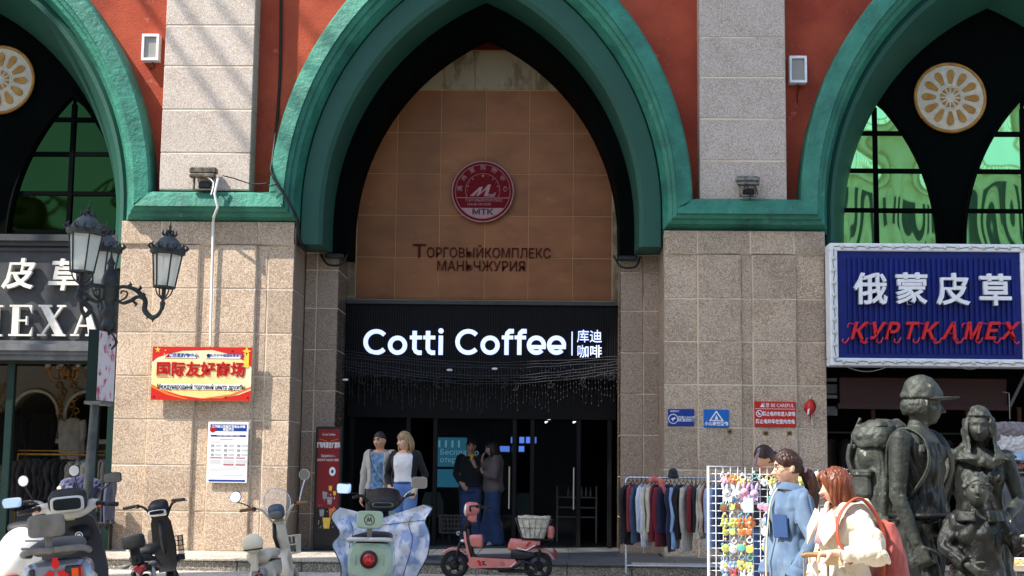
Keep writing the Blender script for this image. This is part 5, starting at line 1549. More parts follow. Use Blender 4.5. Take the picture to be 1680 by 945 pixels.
def statue_mother():
    t = thing('statue', (3.12, 10.9, 0), 'bronze statue of a woman with a draped headscarf behind the boy', 'statue', 'bronze statues at the right', rz=rad(-4))
    t.scale = (1.13,) * 3
    J = default_J(); M = rotM(rad(-12), rad(-2)); M = Matrix.Rotation(rad(8), 3, 'X') @ M; c = J['head'] = V(.0, -.035, 1.585)
    J['elR'] = V(-.235, .02, 1.10); J['wrR'] = V(-.22, -.10, .86); J['elL'] = V(.24, -.02, 1.12); J['wrL'] = V(.12, -.24, 1.02)
    g = G(); add_body(g, J, M, arm=1.15); g.ell((-.07, -.085, 1.26), (.065, .06, .06)); g.ell((.07, -.085, 1.26), (.065, .06, .06)); skin_mesh(g, 'body', M_bronze, t, .006, 2, [(.002, 30)])
    def scarf(d, q):
        dn = d.normalized(); r = Vector((q.x * 1.28, q.y * 1.25, q.z * 1.24))
        if dn.y < -.10 and abs(dn.x) < .74 and dn.z < .50: r = q * .8
        r *= 1 + .015 * math.sin(9 * math.atan2(dn.z, dn.x) + 4 * dn.y)
        return r
    g = G(); g.ell(c + V(0, .006, .0), HR, 56, 44, M, fn=scarf)
    rr = []
    for z, R, op in ((.06, .100, 58), (-.02, .108, 50), (-.10, .112, 42), (-.16, .135, 34), (-.215, .195, 20)):
        o_ = []
        for q_ in (0, -.022):
            sq = [rad(-90 + op + (360 - 2 * op) * i / 24) for i in range(25)]
            if q_: sq = sq[::-1]
            for a_ in sq: w_ = 1 + .05 * math.sin(a_ * 9 + z * 20); o_.append(c + V((R + q_) * w_ * math.cos(a_), .01 + (R + q_) * w_ * math.sin(a_), z))
        rr.append(o_)
    g.loft(rr)
    g.tube([c + V(-.16, -.04, -.17), c + V(-.07, -.10, -.21), c + V(.05, -.10, -.23), c + V(.15, -.03, -.19)], [.03, .042, .038, .03], 12, smooth=4)
    g.tube([c + V(-.10, -.02, -.12), c + V(-.15, -.03, -.17), c + V(-.18, -.03, -.25)], [.03, .036, .02], 12, smooth=4)
    skin_mesh(g, 'headscarf', M_bronze, t, .006, 2, [(-.010, (16, 16, 12)), (.006, 20)])
    g = G(); loft_torso(g, [(.10, 0, 0, .26, .22), (.5, 0, 0, .22, .18), (.86, 0, 0, .19, .145)] + [(z, cx, cy, rx + .02, ry + .02) for z, cx, cy, rx, ry in TOR if .9 < z < 1.39], 30)
    g.ell((-.07, -.10, 1.26), (.07, .06, .065)); g.ell((.07, -.10, 1.26), (.07, .06, .065))
    skin_mesh(g, 'dress', M_bronze2, t, .008, 2, [(-.026, (10, 10, 3)), (.014, 8)])


def statue_boy():
    t = thing('statue', (2.77, 9.75, 0), 'bronze statue of a smiling curly-haired boy in a hooded jacket', 'statue', 'bronze statues at the right', rz=rad(-4))
    t.scale = (.98,) * 3
    J = default_J(); M = rotM(rad(-10), rad(-12)); c = J['head'] = V(.0, -.02, 1.36); J['neck'] = V(0, .0, 1.22)
    for k, s in (('R', -1), ('L', 1)): J['sh' + k] = V(s * .15, .01, 1.15)
    J['elR'] = V(-.22, -.02, .98); J['wrR'] = V(-.10, -.18, .88); J['elL'] = V(.26, .0, 1.00); J['wrL'] = V(.27, -.20, 1.05); J['hdL'] = V(.1, -.9, .1).normalized()
    for k, s in (('R', -1), ('L', 1)): J['hip' + k] = V(s * .08, 0, .75); J['kn' + k] = V(s * .09, -.02, .42)
    tor = [(z * .835, cx, cy, rx * .9, ry * .95) for z, cx, cy, rx, ry in TOR]
    g = G(); add_body(g, J, M, tor=tor, hs=1.0, curlL=.3, palmL=V(0, 0, 1)); skin_mesh(g, 'body', M_bronze, t, .0055, 2)
    g = G(); g.tube([M @ V(-.025, -.092, -.055) + c, M @ V(0, -.103, -.064) + c, M @ V(.025, -.092, -.055) + c], [.003, .008, .003], 8, smooth=3); g.build('lips', M_bronze, t, smooth=True)
    face_bits(t, c, M, 1.0, iris=M_bronze2, eyes=True)
    for o in t.children:
        if o.name.startswith('eye'): o.data.materials[0] = M_bronze
    g = G(); hair_shell(g, c, M, 1, .008, .45, .3, .02, 30, back=.25)
    random.seed(8)
    for i in range(60):
        a = random.uniform(0, 2 * PI); b = random.uniform(.15, 1.3); d = V(math.cos(a) * math.cos(b), math.sin(a) * math.cos(b), math.sin(b))
        if d.y < -.55 and d.z < .55: continue
        p = M @ V(d.x * .083, d.y * .104, d.z * .124) + c; g.torus(p, .016, .007, random.choice('xyz'), 10, 6)
    skin_mesh(g, 'hair', M_bronze, t, .0055, 1)
    g = G(); loft_torso(g, [(.45, 0, 0, .20, .15), (.60, 0, 0, .19, .14)] + [(z, cx, cy, rx + .025, ry + .03) for z, cx, cy, rx, ry in tor if .74 < z < 1.19], 28); sleeves(g, J, (.075, .075, .07, .065, .055), end=.9)
    skin_mesh(g, 'jacket', M_bronze2, t, .007, 2, [(.024, (7, 7, 5)), (-.018, (10, 10, 7))])
    g = G(); rr = []
    for k in range(17):
        a = rad(-75 + 330 * k / 16); R = .105; p = V(R * 1.2 * math.cos(a), .0 + R * math.sin(a), 1.21); o = V(math.cos(a), math.sin(a), 0)
        rr.append([p + V(0, 0, .03), p + o * .03 + V(0, 0, .02), p + o * .05 - V(0, 0, .05), p - V(0, 0, .04)])
    g.loft(rr)
    skin_mesh(g, 'hood', M_bronze2, t, .008, 3, [(.012, 12)])
    g = G(); g.ell((0, 0, 0), (.07, .05, .018), 14, 8); o = skin_mesh(g, 'pigeon_feed_dish', mat('pale_stone', rgb(168, 170, 164), .7), t, .007, 1, [(.008, 18)]); o.location = J['wrL'] + V(.0, -.10, .03)


statue_man(); statue_mother(); statue_boy()
pl_ = thing('plinth', (2.95, 10.3, 0), 'low rough stone plinth under the three bronze statues', 'plinth')
g = G(); g.cbox((0, 0, .04), (1.9, 1.9, .1), .03); g.build('slab', M_kerb, pl_)
g = G(); g.ell((-.02, .15, .78), (.16, .12, .18), 16, 10); skin_mesh(g, 'rock', M_kerb, pl_, .012, 1, [(.03, 7)])
# ---------------------------------------------------------------- electric scooters (local +X is forward)
M_tyre = mat('tyre_rubber', rgb(26, 26, 27), .85, bump=.3, bscale=90, bdist=.003)
M_plb = mat('black_plastic', rgb(22, 23, 25), .4, col2=rgb(34, 35, 37), nscale=14)
M_plg = mat('grey_plastic', rgb(120, 120, 116), .5, col2=rgb(98, 98, 95), nscale=10)
M_steel = mat('bare_steel', rgb(170, 170, 168), .3, .8)
M_seat = mat('seat_vinyl', rgb(34, 34, 36), .6, bump=.2, bscale=200, bdist=.001)
M_mirror = mat('mirror_glass', rgb(235, 240, 245), .02, 1.0)
M_lampred = mat('red_lamp_glass', rgb(150, 16, 20), .12, coat=.5)
M_lampor = mat('orange_lamp_glass', rgb(236, 92, 30), .2)
M_screen = mat('dash_screen', rgb(34, 42, 48), .08)
M_clear = mat('clear_lens', rgb(232, 236, 238), .08, .3)


def rr(g, secs, p=3.0, n=20, mi=0):
    """rounded sections along X: (x, yc, zc, half width, half height)"""
    rings = []
    for x, yc, zc, hw, hh in secs:
        r = []
        for k in range(n):
            a = 2 * PI * k / n; c, s = math.cos(a), math.sin(a)
            r.append((x, yc + math.copysign(abs(c) ** (2 / p), c) * hw, zc + math.copysign(abs(s) ** (2 / p), s) * hh))
        rings.append(r)
    return g.loft(rings, mi=mi)


def wheel(root, x, r, w=.035, col=None, hub=.07):
    t = bpy.data.objects.new('wheel', None); COL.objects.link(t); t.parent = root; t.location = (x, 0, r)
    g = G(); g.torus((0, 0, 0), r - w, w, 'y', 36, 12)
    for k in range(36):
        a = 2 * PI * k / 36
        g.cbox((math.cos(a) * (r - .003), 0, math.sin(a) * (r - .003)), (.008, w * 1.2, .008), .001)
    g.build('tyre', M_tyre, t, smooth=40)
    g = G(); R = r - w * 1.7
    g.lathe([(R + .012, -.03), (R - .006, -.028), (R - .006, .028), (R + .012, .03)], (0, 0, 0), 36, 'y', cap=False)
    g.lathe([(.02, -.05), (hub * .7, -.045), (hub, -.02), (hub, .02), (hub * .7, .045), (.02, .05)], (0, 0, 0), 20, 'y')
    for k in range(5):
        a = 2 * PI * k / 5 + .3
        for da in (-.13, .13):
            g.tube([(math.cos(a) * hub * .8, 0, math.sin(a) * hub * .8), (math.cos(a + da) * R, 0, math.sin(a + da) * R)], [.014, .009], 6)
    g.build('rim', col or M_plb, t, smooth=40)
    return t


def mirror(root, base, tip, m, round_=True, w=.06, h=.06, tilt=0, frame=None, back=False):
    t = bpy.data.objects.new('mirror', None); COL.objects.link(t); t.parent = root
    B, T = Vector(base), Vector(tip)
    g = G(); g.tube([B, B + (T - B) * .25 + V(0, 0, .02), T], .006, 8, smooth=3); g.build('stalk', frame or M_plb, t, smooth=True)
    g = G(); n = 28
    pw = 2 if round_ else 4.5
    sh_ = .46 if m is M_mirror else 0
    def ring(k_, x): return [(T.x + x + sh_ * h * k_ * math.sin(a), T.y + math.copysign(abs(math.cos(a)) ** (2 / pw), math.cos(a)) * w * k_, T.z + h * .8 + math.copysign(abs(math.sin(a)) ** (2 / pw), math.sin(a)) * h * k_) for a in [2 * PI * k / n for k in range(n)]]
    g.loft([ring(1, -.012), ring(1.04, .0), ring(.9, .018), ring(.4, .026)]); g.build('shell', frame or M_plb, t, smooth=40)
    g = G(); g.loft([ring(.92, -.0135), ring(.92, -.0105)]); o = g.build('glass', m, t)
    return t


def bars(root, x, z, w, rise=.10, back=.12, m=None, grip=None, dash=True, steer=0):
    m = m or M_plb; grip = grip or M_plb
    t = bpy.data.objects.new('handlebar', None); COL.objects.link(t); t.parent = root; t.location = (x, 0, z); t.rotation_euler = (0, 0, steer)
    for s in (-1, 1):
        g = G(); g.tube([(0, 0, -.04), (0, s * .07, -.02), (-.01, s * .14, rise * .7), (-.03, s * .20, rise), (-back * .7, s * (w - .11), rise + .005)], .013, 10, smooth=4); g.build('bar', m, t, smooth=True)
        g = G(); g.tube([(-back * .7, s * (w - .12), rise + .005), (-back, s * w, rise + .0)], [.018, .0175, .017], 12); g.build('grip', grip, t, smooth=40)
        g = G(); g.cbox((-back * .62, s * (w - .135), rise + .0), (.05, .045, .045), .01); g.build('switch_box', M_plb, t)
        g = G(); g.cbox((-back * .62 - .026, s * (w - .135), rise - .008), (.008, .016, .012), .002); g.build('button', M_lampor, t)
        g = G(); g.tube([(-back * .5 + .05, s * (w - .15), rise), (-back * .7 + .07, s * (w - .02), rise - .01)], .006, 6); g.build('brake_lever', M_plb, t)
    return t


def scooter(name, loc, rz, lean, label, group='electric scooters parked on the street'):
    t = thing(name, loc, label, 'scooter', group, rz)
    t.rotation_euler = (lean, 0, rz)
    return t


# ----- pink, side on
M_pink = mat('pink_paint', rgb(214, 132, 122), .3, col2=rgb(200, 116, 108), nscale=8, coat=.3)
a = at(883, 925, 19.6)
t = scooter('electric_scooter', (a.x, 19.6, 0), rad(176), rad(3), 'pink electric scooter with lined white rear basket in front of the dark entrance')
WR = .188
wheel(t, 0, WR); wheel(t, 1.115, WR, col=M_plb)
g = G(); g.tube([(1.10, .055, .19), (1.06, .055, .42), (.99, .03, .58), (.945, 0, .74)], .016, 8); g.tube([(1.10, -.055, .19), (1.06, -.055, .42), (.99, -.03, .58), (.945, 0, .74)], .016, 8)
g.tube([(1.05, -.06, .44), (1.05, .06, .44)], .018, 8); g.build('fork', M_plb, t, smooth=True)
g = G(); g.tube([(1.00, 0, .56), (.93, 0, .80), (.92, 0, .88)], [.035, .032, .03], 12); g.build('steering_column', M_plb, t, smooth=True)
g = G(); rr_ = []
for k in range(9):
    a_ = rad(38 + 98 * k / 8); rr_.append([(1.115 + (WR + .028 + o) * math.cos(a_), y, WR + (WR + .028 + o) * math.sin(a_)) for y, o in ((-.055, -.02), (-.05, .012), (0, .02), (.05, .012), (.055, -.02), (.045, -.008), (0, .008), (-.045, -.008))])
g.loft(rr_); g.build('front_fender', M_pink, t, smooth=True, sub=1)
g = G(); g.loft([[(.985 - k * .035 * 0 - sl_, y, z) for y in (-w_, -w_ * .6, 0, w_ * .6, w_)] + [(.955 - sl_, y, z) for y in (w_, 0, -w_)] for z, w_, sl_ in ((.62, .09, -.01), (.50, .12, .01), (.35, .125, .05), (.22, .12, .085), (.155, .11, .105))])
g.build('leg_shield', M_pink, t, smooth=40)
g = G(); g.loft([[(.945 - sl_, y, z) for y in (-w_, 0, w_)] + [(.915 - sl_, y, z) for y in (w_, 0, -w_)] for z, w_, sl_ in ((.66, .05, -.01), (.50, .095, .01), (.35, .10, .05), (.29, .10, .09))])
g.build('inner_shield', M_plb, t, smooth=40)
g = G(); g.prism([(.88, .29), (.30, .27), (.27, .23), (.34, .165), (.88, .145), (.93, .20)], -.125, .125); g.build('footboard_skirt', M_pink, t)
g = G(); g.cbox((.60, 0, .283), (.60, .215, .024), .008); g.build('foot_mat', M_plb, t)
for sy in (-1, 1):
    flat_ = G(); y = sy * .1265
    flat_.prism([(.77, .18), (.80, .25), (.76, .25), (.73, .18)], y - .002, y + .002); flat_.build('decal', M_prt_red, t)
    h = G(); h.prism([(.72, .19), (.735, .24), (.69, .24), (.70, .228), (.715, .228), (.70, .20), (.67, .20), (.67, .19)], y - .002, y + .002); h.build('decal', M_plb, t)
    h = G(); h.torus((.46, y, .21), .022, .005, 'y', 16, 6); h.build('badge', M_plg, t)
    h = G(); h.prism([(.36, .175), (.30, .232), (.292, .226), (.35, .172)], y - .002, y + .002); h.build('decal', M_prt_white, t)
g = G(); rr(g, [(.745, 0, .50, .08, .075), (.76, 0, .50, .095, .088), (.88, 0, .50, .10, .085), (.91, 0, .50, .09, .075)], 6); g.build('glove_box', M_pink, t, smooth=35)
# head
g = G(); rr(g, [(.80, 0, .93, .05, .05), (.84, 0, .925, .085, .085), (.93, 0, .915, .10, .10), (.965, 0, .91, .095, .098)], 2.4); g.build('headlight_housing', M_pink, t, smooth=40)
g = G(); rr(g, [(.955, 0, .91, .093, .096), (.985, 0, .905, .08, .085), (1.0, 0, .90, .04, .045)], 2.2); g.build('headlight', M_clear, t, smooth=True)
g = G(); rr(g, [(.83, 0, .80, .03, .05), (.90, 0, .80, .06, .06), (.95, 0, .82, .04, .05)], 2.6); g.build('column_cover', M_pink, t, smooth=True)
bars(t, .90, .90, .33, rise=.05, back=.20, steer=rad(-6))
g = G()
for zz in (.60, .66, .72, .78, .83):
    q = .10 + (zz - .6) * .14; g.tube([(1.04, -q, zz), (1.28, -q, zz), (1.32, -q * .6, zz), (1.32, q * .6, zz), (1.28, q, zz), (1.04, q, zz), (1.04, -q, zz)], .0045, 5)
for k in range(9):
    y = -.11 + k * .0275; g.tube([(1.32, y * 1.15, .83), (1.315, y * .9, .60), (1.04, y * .9, .60)], .0035, 5)
for k in range(6):
    for s in (-1, 1): x = 1.06 + k * .045; g.tube([(x, s * .132, .83), (x, s * .10, .60)], .0035, 5)
o = g.build('front_basket', M_plb, t); o['kind'] = 'stuff'
g = G(); g.ell((1.09, -.12, .60), (.03, .018, .03), 12, 8); g.ell((1.0, .09, .50), (.03, .02, .02), 10, 8); g.build('reflector', M_clear, t, smooth=True)
g = G(); g.tube([(.93, .03, .84), (.99, .05, .74), (1.0, .05, .62), (1.05, .05, .45), (1.10, .05, .25)], .006, 6, smooth=4); g.tube([(.93, -.03, .84), (.97, -.08, .74), (.96, -.06, .62), (1.0, -.05, .5)], .006, 6, smooth=4); g.build('brake_cable', M_plb, t, smooth=True)
# rear body
g = G(); rr(g, [(.40, 0, .44, .06, .04), (.37, 0, .46, .09, .085), (.25, 0, .455, .10, .085), (.08, 0, .475, .09, .055), (-.02, 0, .49, .06, .03)], 3.4)
g.build('side_body', M_pink, t, smooth=35)
g = G(); rr(g, [(.36, 0, .36, .085, .06), (.30, 0, .33, .10, .08), (.16, 0, .32, .10, .06), (.05, 0, .33, .07, .03)], 3.4); g.build('battery_box', M_plb, t, smooth=35)
for sy in (-1, 1):
    y = sy * .1005
    h = G(); h.prism([(.17, .44), (.12, .50), (.085, .50), (.135, .44)], y - .003, y + .003); h.build('decal', M_prt_red, t)
    h = G(); h.prism([(.28, .415), (.16, .385), (.03, .455), (.035, .465), (.16, .40), (.28, .425)], y - .002, y + .004 * sy + .002); h.build('decal', M_prt_white, t)
g = G(); rr_ = []
for k in range(12):
    a_ = rad(20 + 125 * k / 11); R = WR + .035; rr_.append([(-(R + o) * math.cos(a_) + .0, y, WR + (R + o) * math.sin(a_)) for y, o in ((-.06, -.02), (-.055, .012), (0, .02), (.055, .012), (.06, -.02), (.05, -.006), (0, .006), (-.05, -.006))])
g.loft(rr_); g.build('rear_fender', M_pink, t, smooth=True, sub=1)
g = G(); rr(g, [(-.19, 0, .42, .05, .02), (-.235, 0, .36, .05, .04), (-.25, 0, .33, .04, .02)], 3); g.build('tail_light', M_lampred, t, smooth=True)
g = G()
for sy in (-1, 1):
    g.tube([(.90, sy * .09, .17), (.5, sy * .10, .14), (.30, sy * .10, .17), (.20, sy * .08, .24), (.0, sy * .07, .19)], .016, 8, smooth=3)
    g.tube([(.0, sy * .075, .20), (-.02, sy * .08, .40), (.04, sy * .07, .46)], .014, 8); g.tube([(-.03, sy * .07, .42), (-.2, sy * .08, .53), (.15, sy * .09, .54), (.22, sy * .08, .52)], .008, 6)
g.build('frame', M_plb, t, smooth=True)
g = G(); g.cbox((.30, 0, .12), (.46, .10, .05), .015); g.cbox((.03, .09, .14), (.05, .03, .10), .01); g.build('motor_controller', M_plb, t)
g = G(); g.tube([(.02, -.09, .18), (-.01, -.12, .10), (-.05, -.14, .02)], .009, 6); g.torus((.03, -.09, .19), .05, .006, 'y', 18, 6); g.build('kick_stand', M_steel, t, smooth=True)
g = G(); rr(g, [(.22, 0, .555, .06, .02), (.17, 0, .56, .10, .03), (.02, 0, .56, .10, .03), (-.01, 0, .555, .08, .02)], 3); g.build('seat', M_seat, t, smooth=True)
# lined basket
g = G(); rings = []
for z, x0, x1, w_ in ((.545, .18, -.05, .10), (.55, .20, -.07, .12), (.66, .24, -.11, .14), (.76, .265, -.135, .155), (.84, .285, -.15, .165), (.835, .27, -.135, .15), (.70, .24, -.11, .13), (.57, .2, -.07, .11)):
    r = []
    for k in range(40):
        a_ = 2 * PI * k / 40; c, s = math.cos(a_), math.sin(a_); cx_ = (x0 + x1) / 2; hx = (x0 - x1) / 2
        wob = .008 * noise.noise(V(c * 4, s * 4, z * 9)) + (random.uniform(-.008, .008) if z > .83 else 0)
        r.append((cx_ + math.copysign(abs(c) ** .45, c) * (hx + wob), math.copysign(abs(s) ** .45, s) * (w_ + wob), z + (wob * 1.4 if z > .8 else 0)))
    rings.append(r)
g.loft(rings); g.build('basket_liner', mat('plastic_liner', rgb(226, 220, 204), .35, col2=rgb(184, 174, 152), nscale=14, bump=.8, bscale=26, bdist=.02), t, smooth=50)
g = G()
for sy in (-1, 1):
    for k in range(6):
        f = k / 5; g.tube([(.30 - .46 * f, sy * .172, .80), (.21 - .27 * f, sy * .125, .545)], .004, 5)
    g.tube([(.30, sy * .172, .80), (-.165, sy * .172, .80)], .005, 5); g.tube([(.24, sy * .15, .68), (-.12, sy * .15, .68)], .004, 5)
    g.tube([(.22, sy * .13, .56), (.10, sy * .155, .70), (.02, sy * .13, .56), (-.06, sy * .155, .68)], .004, 5)
g.tube([(.30, -.172, .80), (.30, .172, .80)], .005, 5); g.tube([(-.165, -.172, .80), (-.165, .172, .80)], .005, 5)
g.build('rear_basket', M_plg, t)['kind'] = 'stuff'
g = G(); rr(g, [(-.12, 0, .63, .06, .07), (-.14, 0, .63, .09, .085), (-.18, 0, .63, .09, .085), (-.20, 0, .63, .06, .06)], 4); g.build('backrest', M_pink, t, smooth=35)
g = G(); rr(g, [(-.205, 0, .63, .05, .05), (-.212, 0, .63, .045, .045)], 4); g.build('reflector', M_lampred, t)

# ----- beige, seen from behind
M_beige = mat('beige_paint', rgb(226, 216, 192), .35, col2=rgb(210, 200, 176), nscale=8, coat=.2)
a = at(438, 931, 14.2)
t = scooter('electric_scooter', (a.x, 14.2, 0), rad(90 - 3), rad(-8), 'beige electric scooter with small clear windscreen and round mirrors')
wheel(t, .10, .20, col=M_beige); wheel(t, 1.15, .20, col=M_beige)
g = G(); rr(g, [(-.02, 0, .44, .04, .04), (.02, 0, .46, .10, .10), (.15, 0, .48, .13, .12), (.40, 0, .47, .12, .11), (.50, 0, .42, .08, .07)], 2.8); g.build('rear_body', M_beige, t, smooth=True)
g = G(); rr(g, [(-.03, 0, .43, .03, .03), (-.055, 0, .43, .075, .06), (-.04, 0, .43, .08, .065)], 2.4); g.build('tail_light_rim', M_steel, t, smooth=True)
g = G(); rr(g, [(-.054, 0, .43, .070, .055), (-.066, 0, .43, .055, .042)], 2.4); g.build('tail_badge', M_prt_grey, t, smooth=True)
def tri_badge(t, x, z, r, m, gap=.12):
    for k in range(3):
        a0 = 90 + 120 * k; c, s = math.cos(rad(a0)), math.sin(rad(a0))
        pts = []
        for u, v in ((.08, 0), (.45, .30), (1.0, .18), (1.0, -.18), (.45, -.30)): pts.append((r * (u * c - v * s), z + r * (u * s + v * c)))
        g = G(); g.loft([[(x, yy, zz) for yy, zz in pts], [(x + .004, yy, zz) for yy, zz in pts]]); g.build('emblem', m, t)
tri_badge(t, -.071, .43, .045, mat('badge_maroon', rgb(120, 40, 48), .4))
for zz in (.535, .36):
    g = G(); rr(g, [(-.0, 0, zz, .09, .012), (.12, 0, zz + .01, .137, .012), (.38, 0, zz, .125, .01)], 3); g.build('trim', M_plb, t, smooth=True)
g = G(); rr(g, [(-.02, 0, .56, .10, .05), (.03, 0, .60, .13, .05), (.25, 0, .61, .14, .05), (.48, 0, .60, .10, .05), (.54, 0, .58, .05, .03)], 2.6); g.build('seat', M_beige, t, smooth=True)
g = G(); g.cbox((-.07, .03, .56), (.03, .07, .22), .012); g.build('backrest_post', M_beige, t)
g = G(); g.ell((-.07, .03, .72), (.055, .105, .095), 24, 16, fn=lambda d, q: q * (1 + .02 * math.sin(14 * math.atan2(d.z, d.y)) * (d.z < 0)))
g.build('backrest', mat('cream_cover', rgb(240, 230, 200), .8, bump=.4, bscale=20, bdist=.01), t, smooth=True)
g = G(); g.torus((-.07, .03, .665), .085, .008, 'z', 24, 6); g.build('elastic', M_plb, t, smooth=True)
g = G(); g.cbox((.75, 0, .26), (.5, .26, .06), .02); g.build('footboard', M_beige, t)
g = G(); g.tube([(1.15, 0, .22), (1.04, 0, .52), (.98, 0, .72), (.95, 0, .93)], [.05, .075, .07, .05], 14, flat=.6); g.build('steering_column', M_beige, t, smooth=True)
g = G(); g.tube([(.98, .0, .60), (.90, .03, .50), (.86, .0, .36), (.84, 0, .28)], [.09, .10, .10, .09], 14, flat=.35); g.build('leg_shield', M_beige, t, smooth=True)
g = G(); g.tube([(.94, .05, .90), (.93, .06, .74), (.93, .03, .62)], .02, 8); g.build('lock_cable', M_plb, t, smooth=True)
hb = bars(t, .93, .92, .36, rise=.13, back=.12, m=M_beige, grip=mat('brown_grip', rgb(140, 100, 66), .6), steer=rad(-3))
g = G(); rr(g, [(.84, 0, .99, .05, .04), (.87, 0, 1.0, .085, .075), (.93, 0, .99, .075, .07)], 3); g.build('dash', mat('dash_blue', rgb(70, 84, 104), .3), t, smooth=True)
g = G(); rr(g, [(.83, 0, .965, .055, .03), (.85, 0, .965, .065, .045)], 3); g.build('dash_pouch', M_plg, t, smooth=True)
g = G(); ring = lambda x, k_: [(x - .05 * (math.sin(a_) > 0) * math.sin(a_), .14 * k_ * math.cos(a_), 1.09 + .15 * k_ * math.sin(a_)) for a_ in [2 * PI * k / 28 for k in range(28)]]
g.loft([ring(.955, 1), ring(.960, 1)]); g.build('windscreen', mat('clear_perspex', (.9, .92, .94), .05, alpha=.16), t, smooth=30)
g = G(); P_ = ring(.957, 1.0); g.tube(P_ + [P_[0]], .005, 6); g.build('windscreen_edge', M_clear, t, smooth=True)
mirror(t, (.86, .25, 1.05), (.84, .395, 1.15), M_mirror, True, .058, .058, frame=M_plb)
mirror(t, (.86, -.25, 1.05), (.88, -.33, 1.29), M_steel, True, .055, .055, frame=M_clear)
g = G()
for z in (.55, .64, .73): q = .10 + (z - .55) * .1; g.tube([(1.14, -q, z), (1.34, -q, z), (1.34, q, z), (1.14, q, z), (1.14, -q, z)], .008, 6)
for k in range(6):
    for s in (-1, 1): g.tube([(1.15 + .035 * k, s * .12, .73), (1.15 + .035 * k, s * .10, .55)], .007, 6)
for k in range(6): g.tube([(1.34, -.1 + .04 * k, .73), (1.34, -.1 + .04 * k, .55)], .007, 6)
g.build('front_basket', M_beige, t)['kind'] = 'stuff'
g = G(); g.ell((1.24, 0, .62), (.07, .08, .06), 14, 8); g.build('basket_bundle', M_plg, t, smooth=True)
g = G(); rr(g, [(.93, 0, .25, .05, .06), (1.15, 0, .43, .07, .015), (1.36, 0, .30, .06, .015)], 2.5); g.build('front_fender', M_beige, t, smooth=True)
for s in (-1, 1):
    g = G(); g.tube([(.12, s * .11, .22), (.06, s * .11, .40), (.08, s * .10, .47)], [.022, .030, .018], 10); g.build('shock_absorber', M_beige, t, smooth=True)

# ----- black, seen from behind
a = at(243, 932, 14.5)
t = scooter('electric_scooter', (a.x, 14.5, 0), rad(90 - 1), rad(-9), 'small black electric scooter with heart-shaped tail lamp and front basket')
wheel(t, .10, .19); wheel(t, 1.05, .19)
g = G(); rr(g, [(0, 0, .46, .06, .05), (.04, 0, .47, .09, .07), (.25, 0, .48, .10, .07), (.40, 0, .44, .08, .06)], 2.8); g.build('rear_body', M_plb, t, smooth=True)
g = G(); rr(g, [(.12, 0, .58, .06, .03), (.16, 0, .60, .12, .055), (.30, 0, .61, .13, .06), (.46, 0, .60, .09, .05), (.52, 0, .58, .04, .03)], 2.5); g.build('seat', M_seat, t, smooth=True)
g = G(); rr(g, [(-.02, .02, .52, .06, .03), (.03, .02, .54, .10, .035), (.16, .02, .54, .10, .03)], 3); g.build('pillion_seat', M_seat, t, smooth=True)
g = G(); rr(g, [(-.02, .03, .71, .085, .05), (-.04, .03, .71, .112, .072), (-.075, .03, .71, .112, .072), (-.09, .03, .71, .09, .055)], 4.5); g.build('backrest', M_seat, t, smooth=35)
g = G(); g.cbox((-.04, .03, .57), (.035, .10, .18), .012); g.lathe([(.018, -.07), (.018, -.055)], (0, .03, .55), 12, 'x'); g.build('backrest_post', M_plb, t)
g = G(); hp = []
for k in range(32):
    a_ = 2 * PI * k / 32; hp.append((16 * math.sin(a_) ** 3 / 16 * .062, (13 * math.cos(a_) - 5 * math.cos(2 * a_) - 2 * math.cos(3 * a_) - math.cos(4 * a_)) / 16 * .062 + .43))
g.loft([[(-.03, y, z) for y, z in hp], [(-.065, y * .96, .43 + (z - .43) * .96) for y, z in hp], [(-.078, y * .7, .43 + (z - .43) * .7) for y, z in hp]][::-1]); g.build('tail_light', mat('pink_lamp', rgb(150, 60, 66), .15, col2=rgb(90, 30, 36), nscale=60), t, smooth=30)
for s in (-1, 1):
    g = G(); g.tube([(-.05, s * .06, .50), (-.06, s * .12, .49)], .008, 6); g.ell((-.06, s * .135, .48), (.02, .045, .022), 12, 8); g.build('indicator', M_plg, t, smooth=True)
    g = G(); g.tube([(.10, s * .09, .20), (.05, s * .10, .40), (.10, s * .08, .46)], [.018, .028, .018], 10); g.build('shock_absorber', M_steel if s < 0 else M_plb, t, smooth=True)
g = G(); g.tube([(1.0, 0, .30), (.88, 0, .62), (.84, 0, .88)], [.05, .04, .035], 12); g.build('steering_column', M_plb, t, smooth=True)
g = G(); g.loft([[(.80 + dx, y, z) for y in (-w_, 0, w_)] + [(.86 + dx, y, z) for y in (w_, 0, -w_)] for z, w_, dx in ((.93, .07, -.0), (.86, .10, .02), (.62, .115, .06), (.42, .10, .08), (.35, .08, .06))]); g.build('leg_shield', M_plb, t, smooth=40)
g = G(); g.cbox((.62, 0, .27), (.5, .24, .05), .015); g.build('footboard', M_plb, t)
bars(t, .84, .93, .34, rise=.13, back=.12, steer=rad(-8))
g = G(); rr(g, [(.75, 0, 1.0, .07, .035), (.78, 0, 1.01, .10, .06), (.86, 0, 1.02, .10, .085), (.90, 0, 1.02, .06, .06)], 3); g.build('dash_hood', M_plb, t, smooth=True)
g = G(); rr(g, [(.735, 0, .965, .075, .022), (.75, 0, .965, .095, .032), (.79, 0, .965, .09, .03)], 4); g.build('dash_rim', M_clear, t, smooth=True)
g = G(); rr(g, [(.728, 0, .968, .07, .016), (.74, 0, .968, .08, .022)], 4); g.build('dash_screen', M_screen, t)
g = G()
for z in (.50, .55, .60, .65, .70): g.tube([(1.0, -.11, z), (1.20, -.12, z), (1.20, .12, z), (1.0, .11, z)], .005, 6)
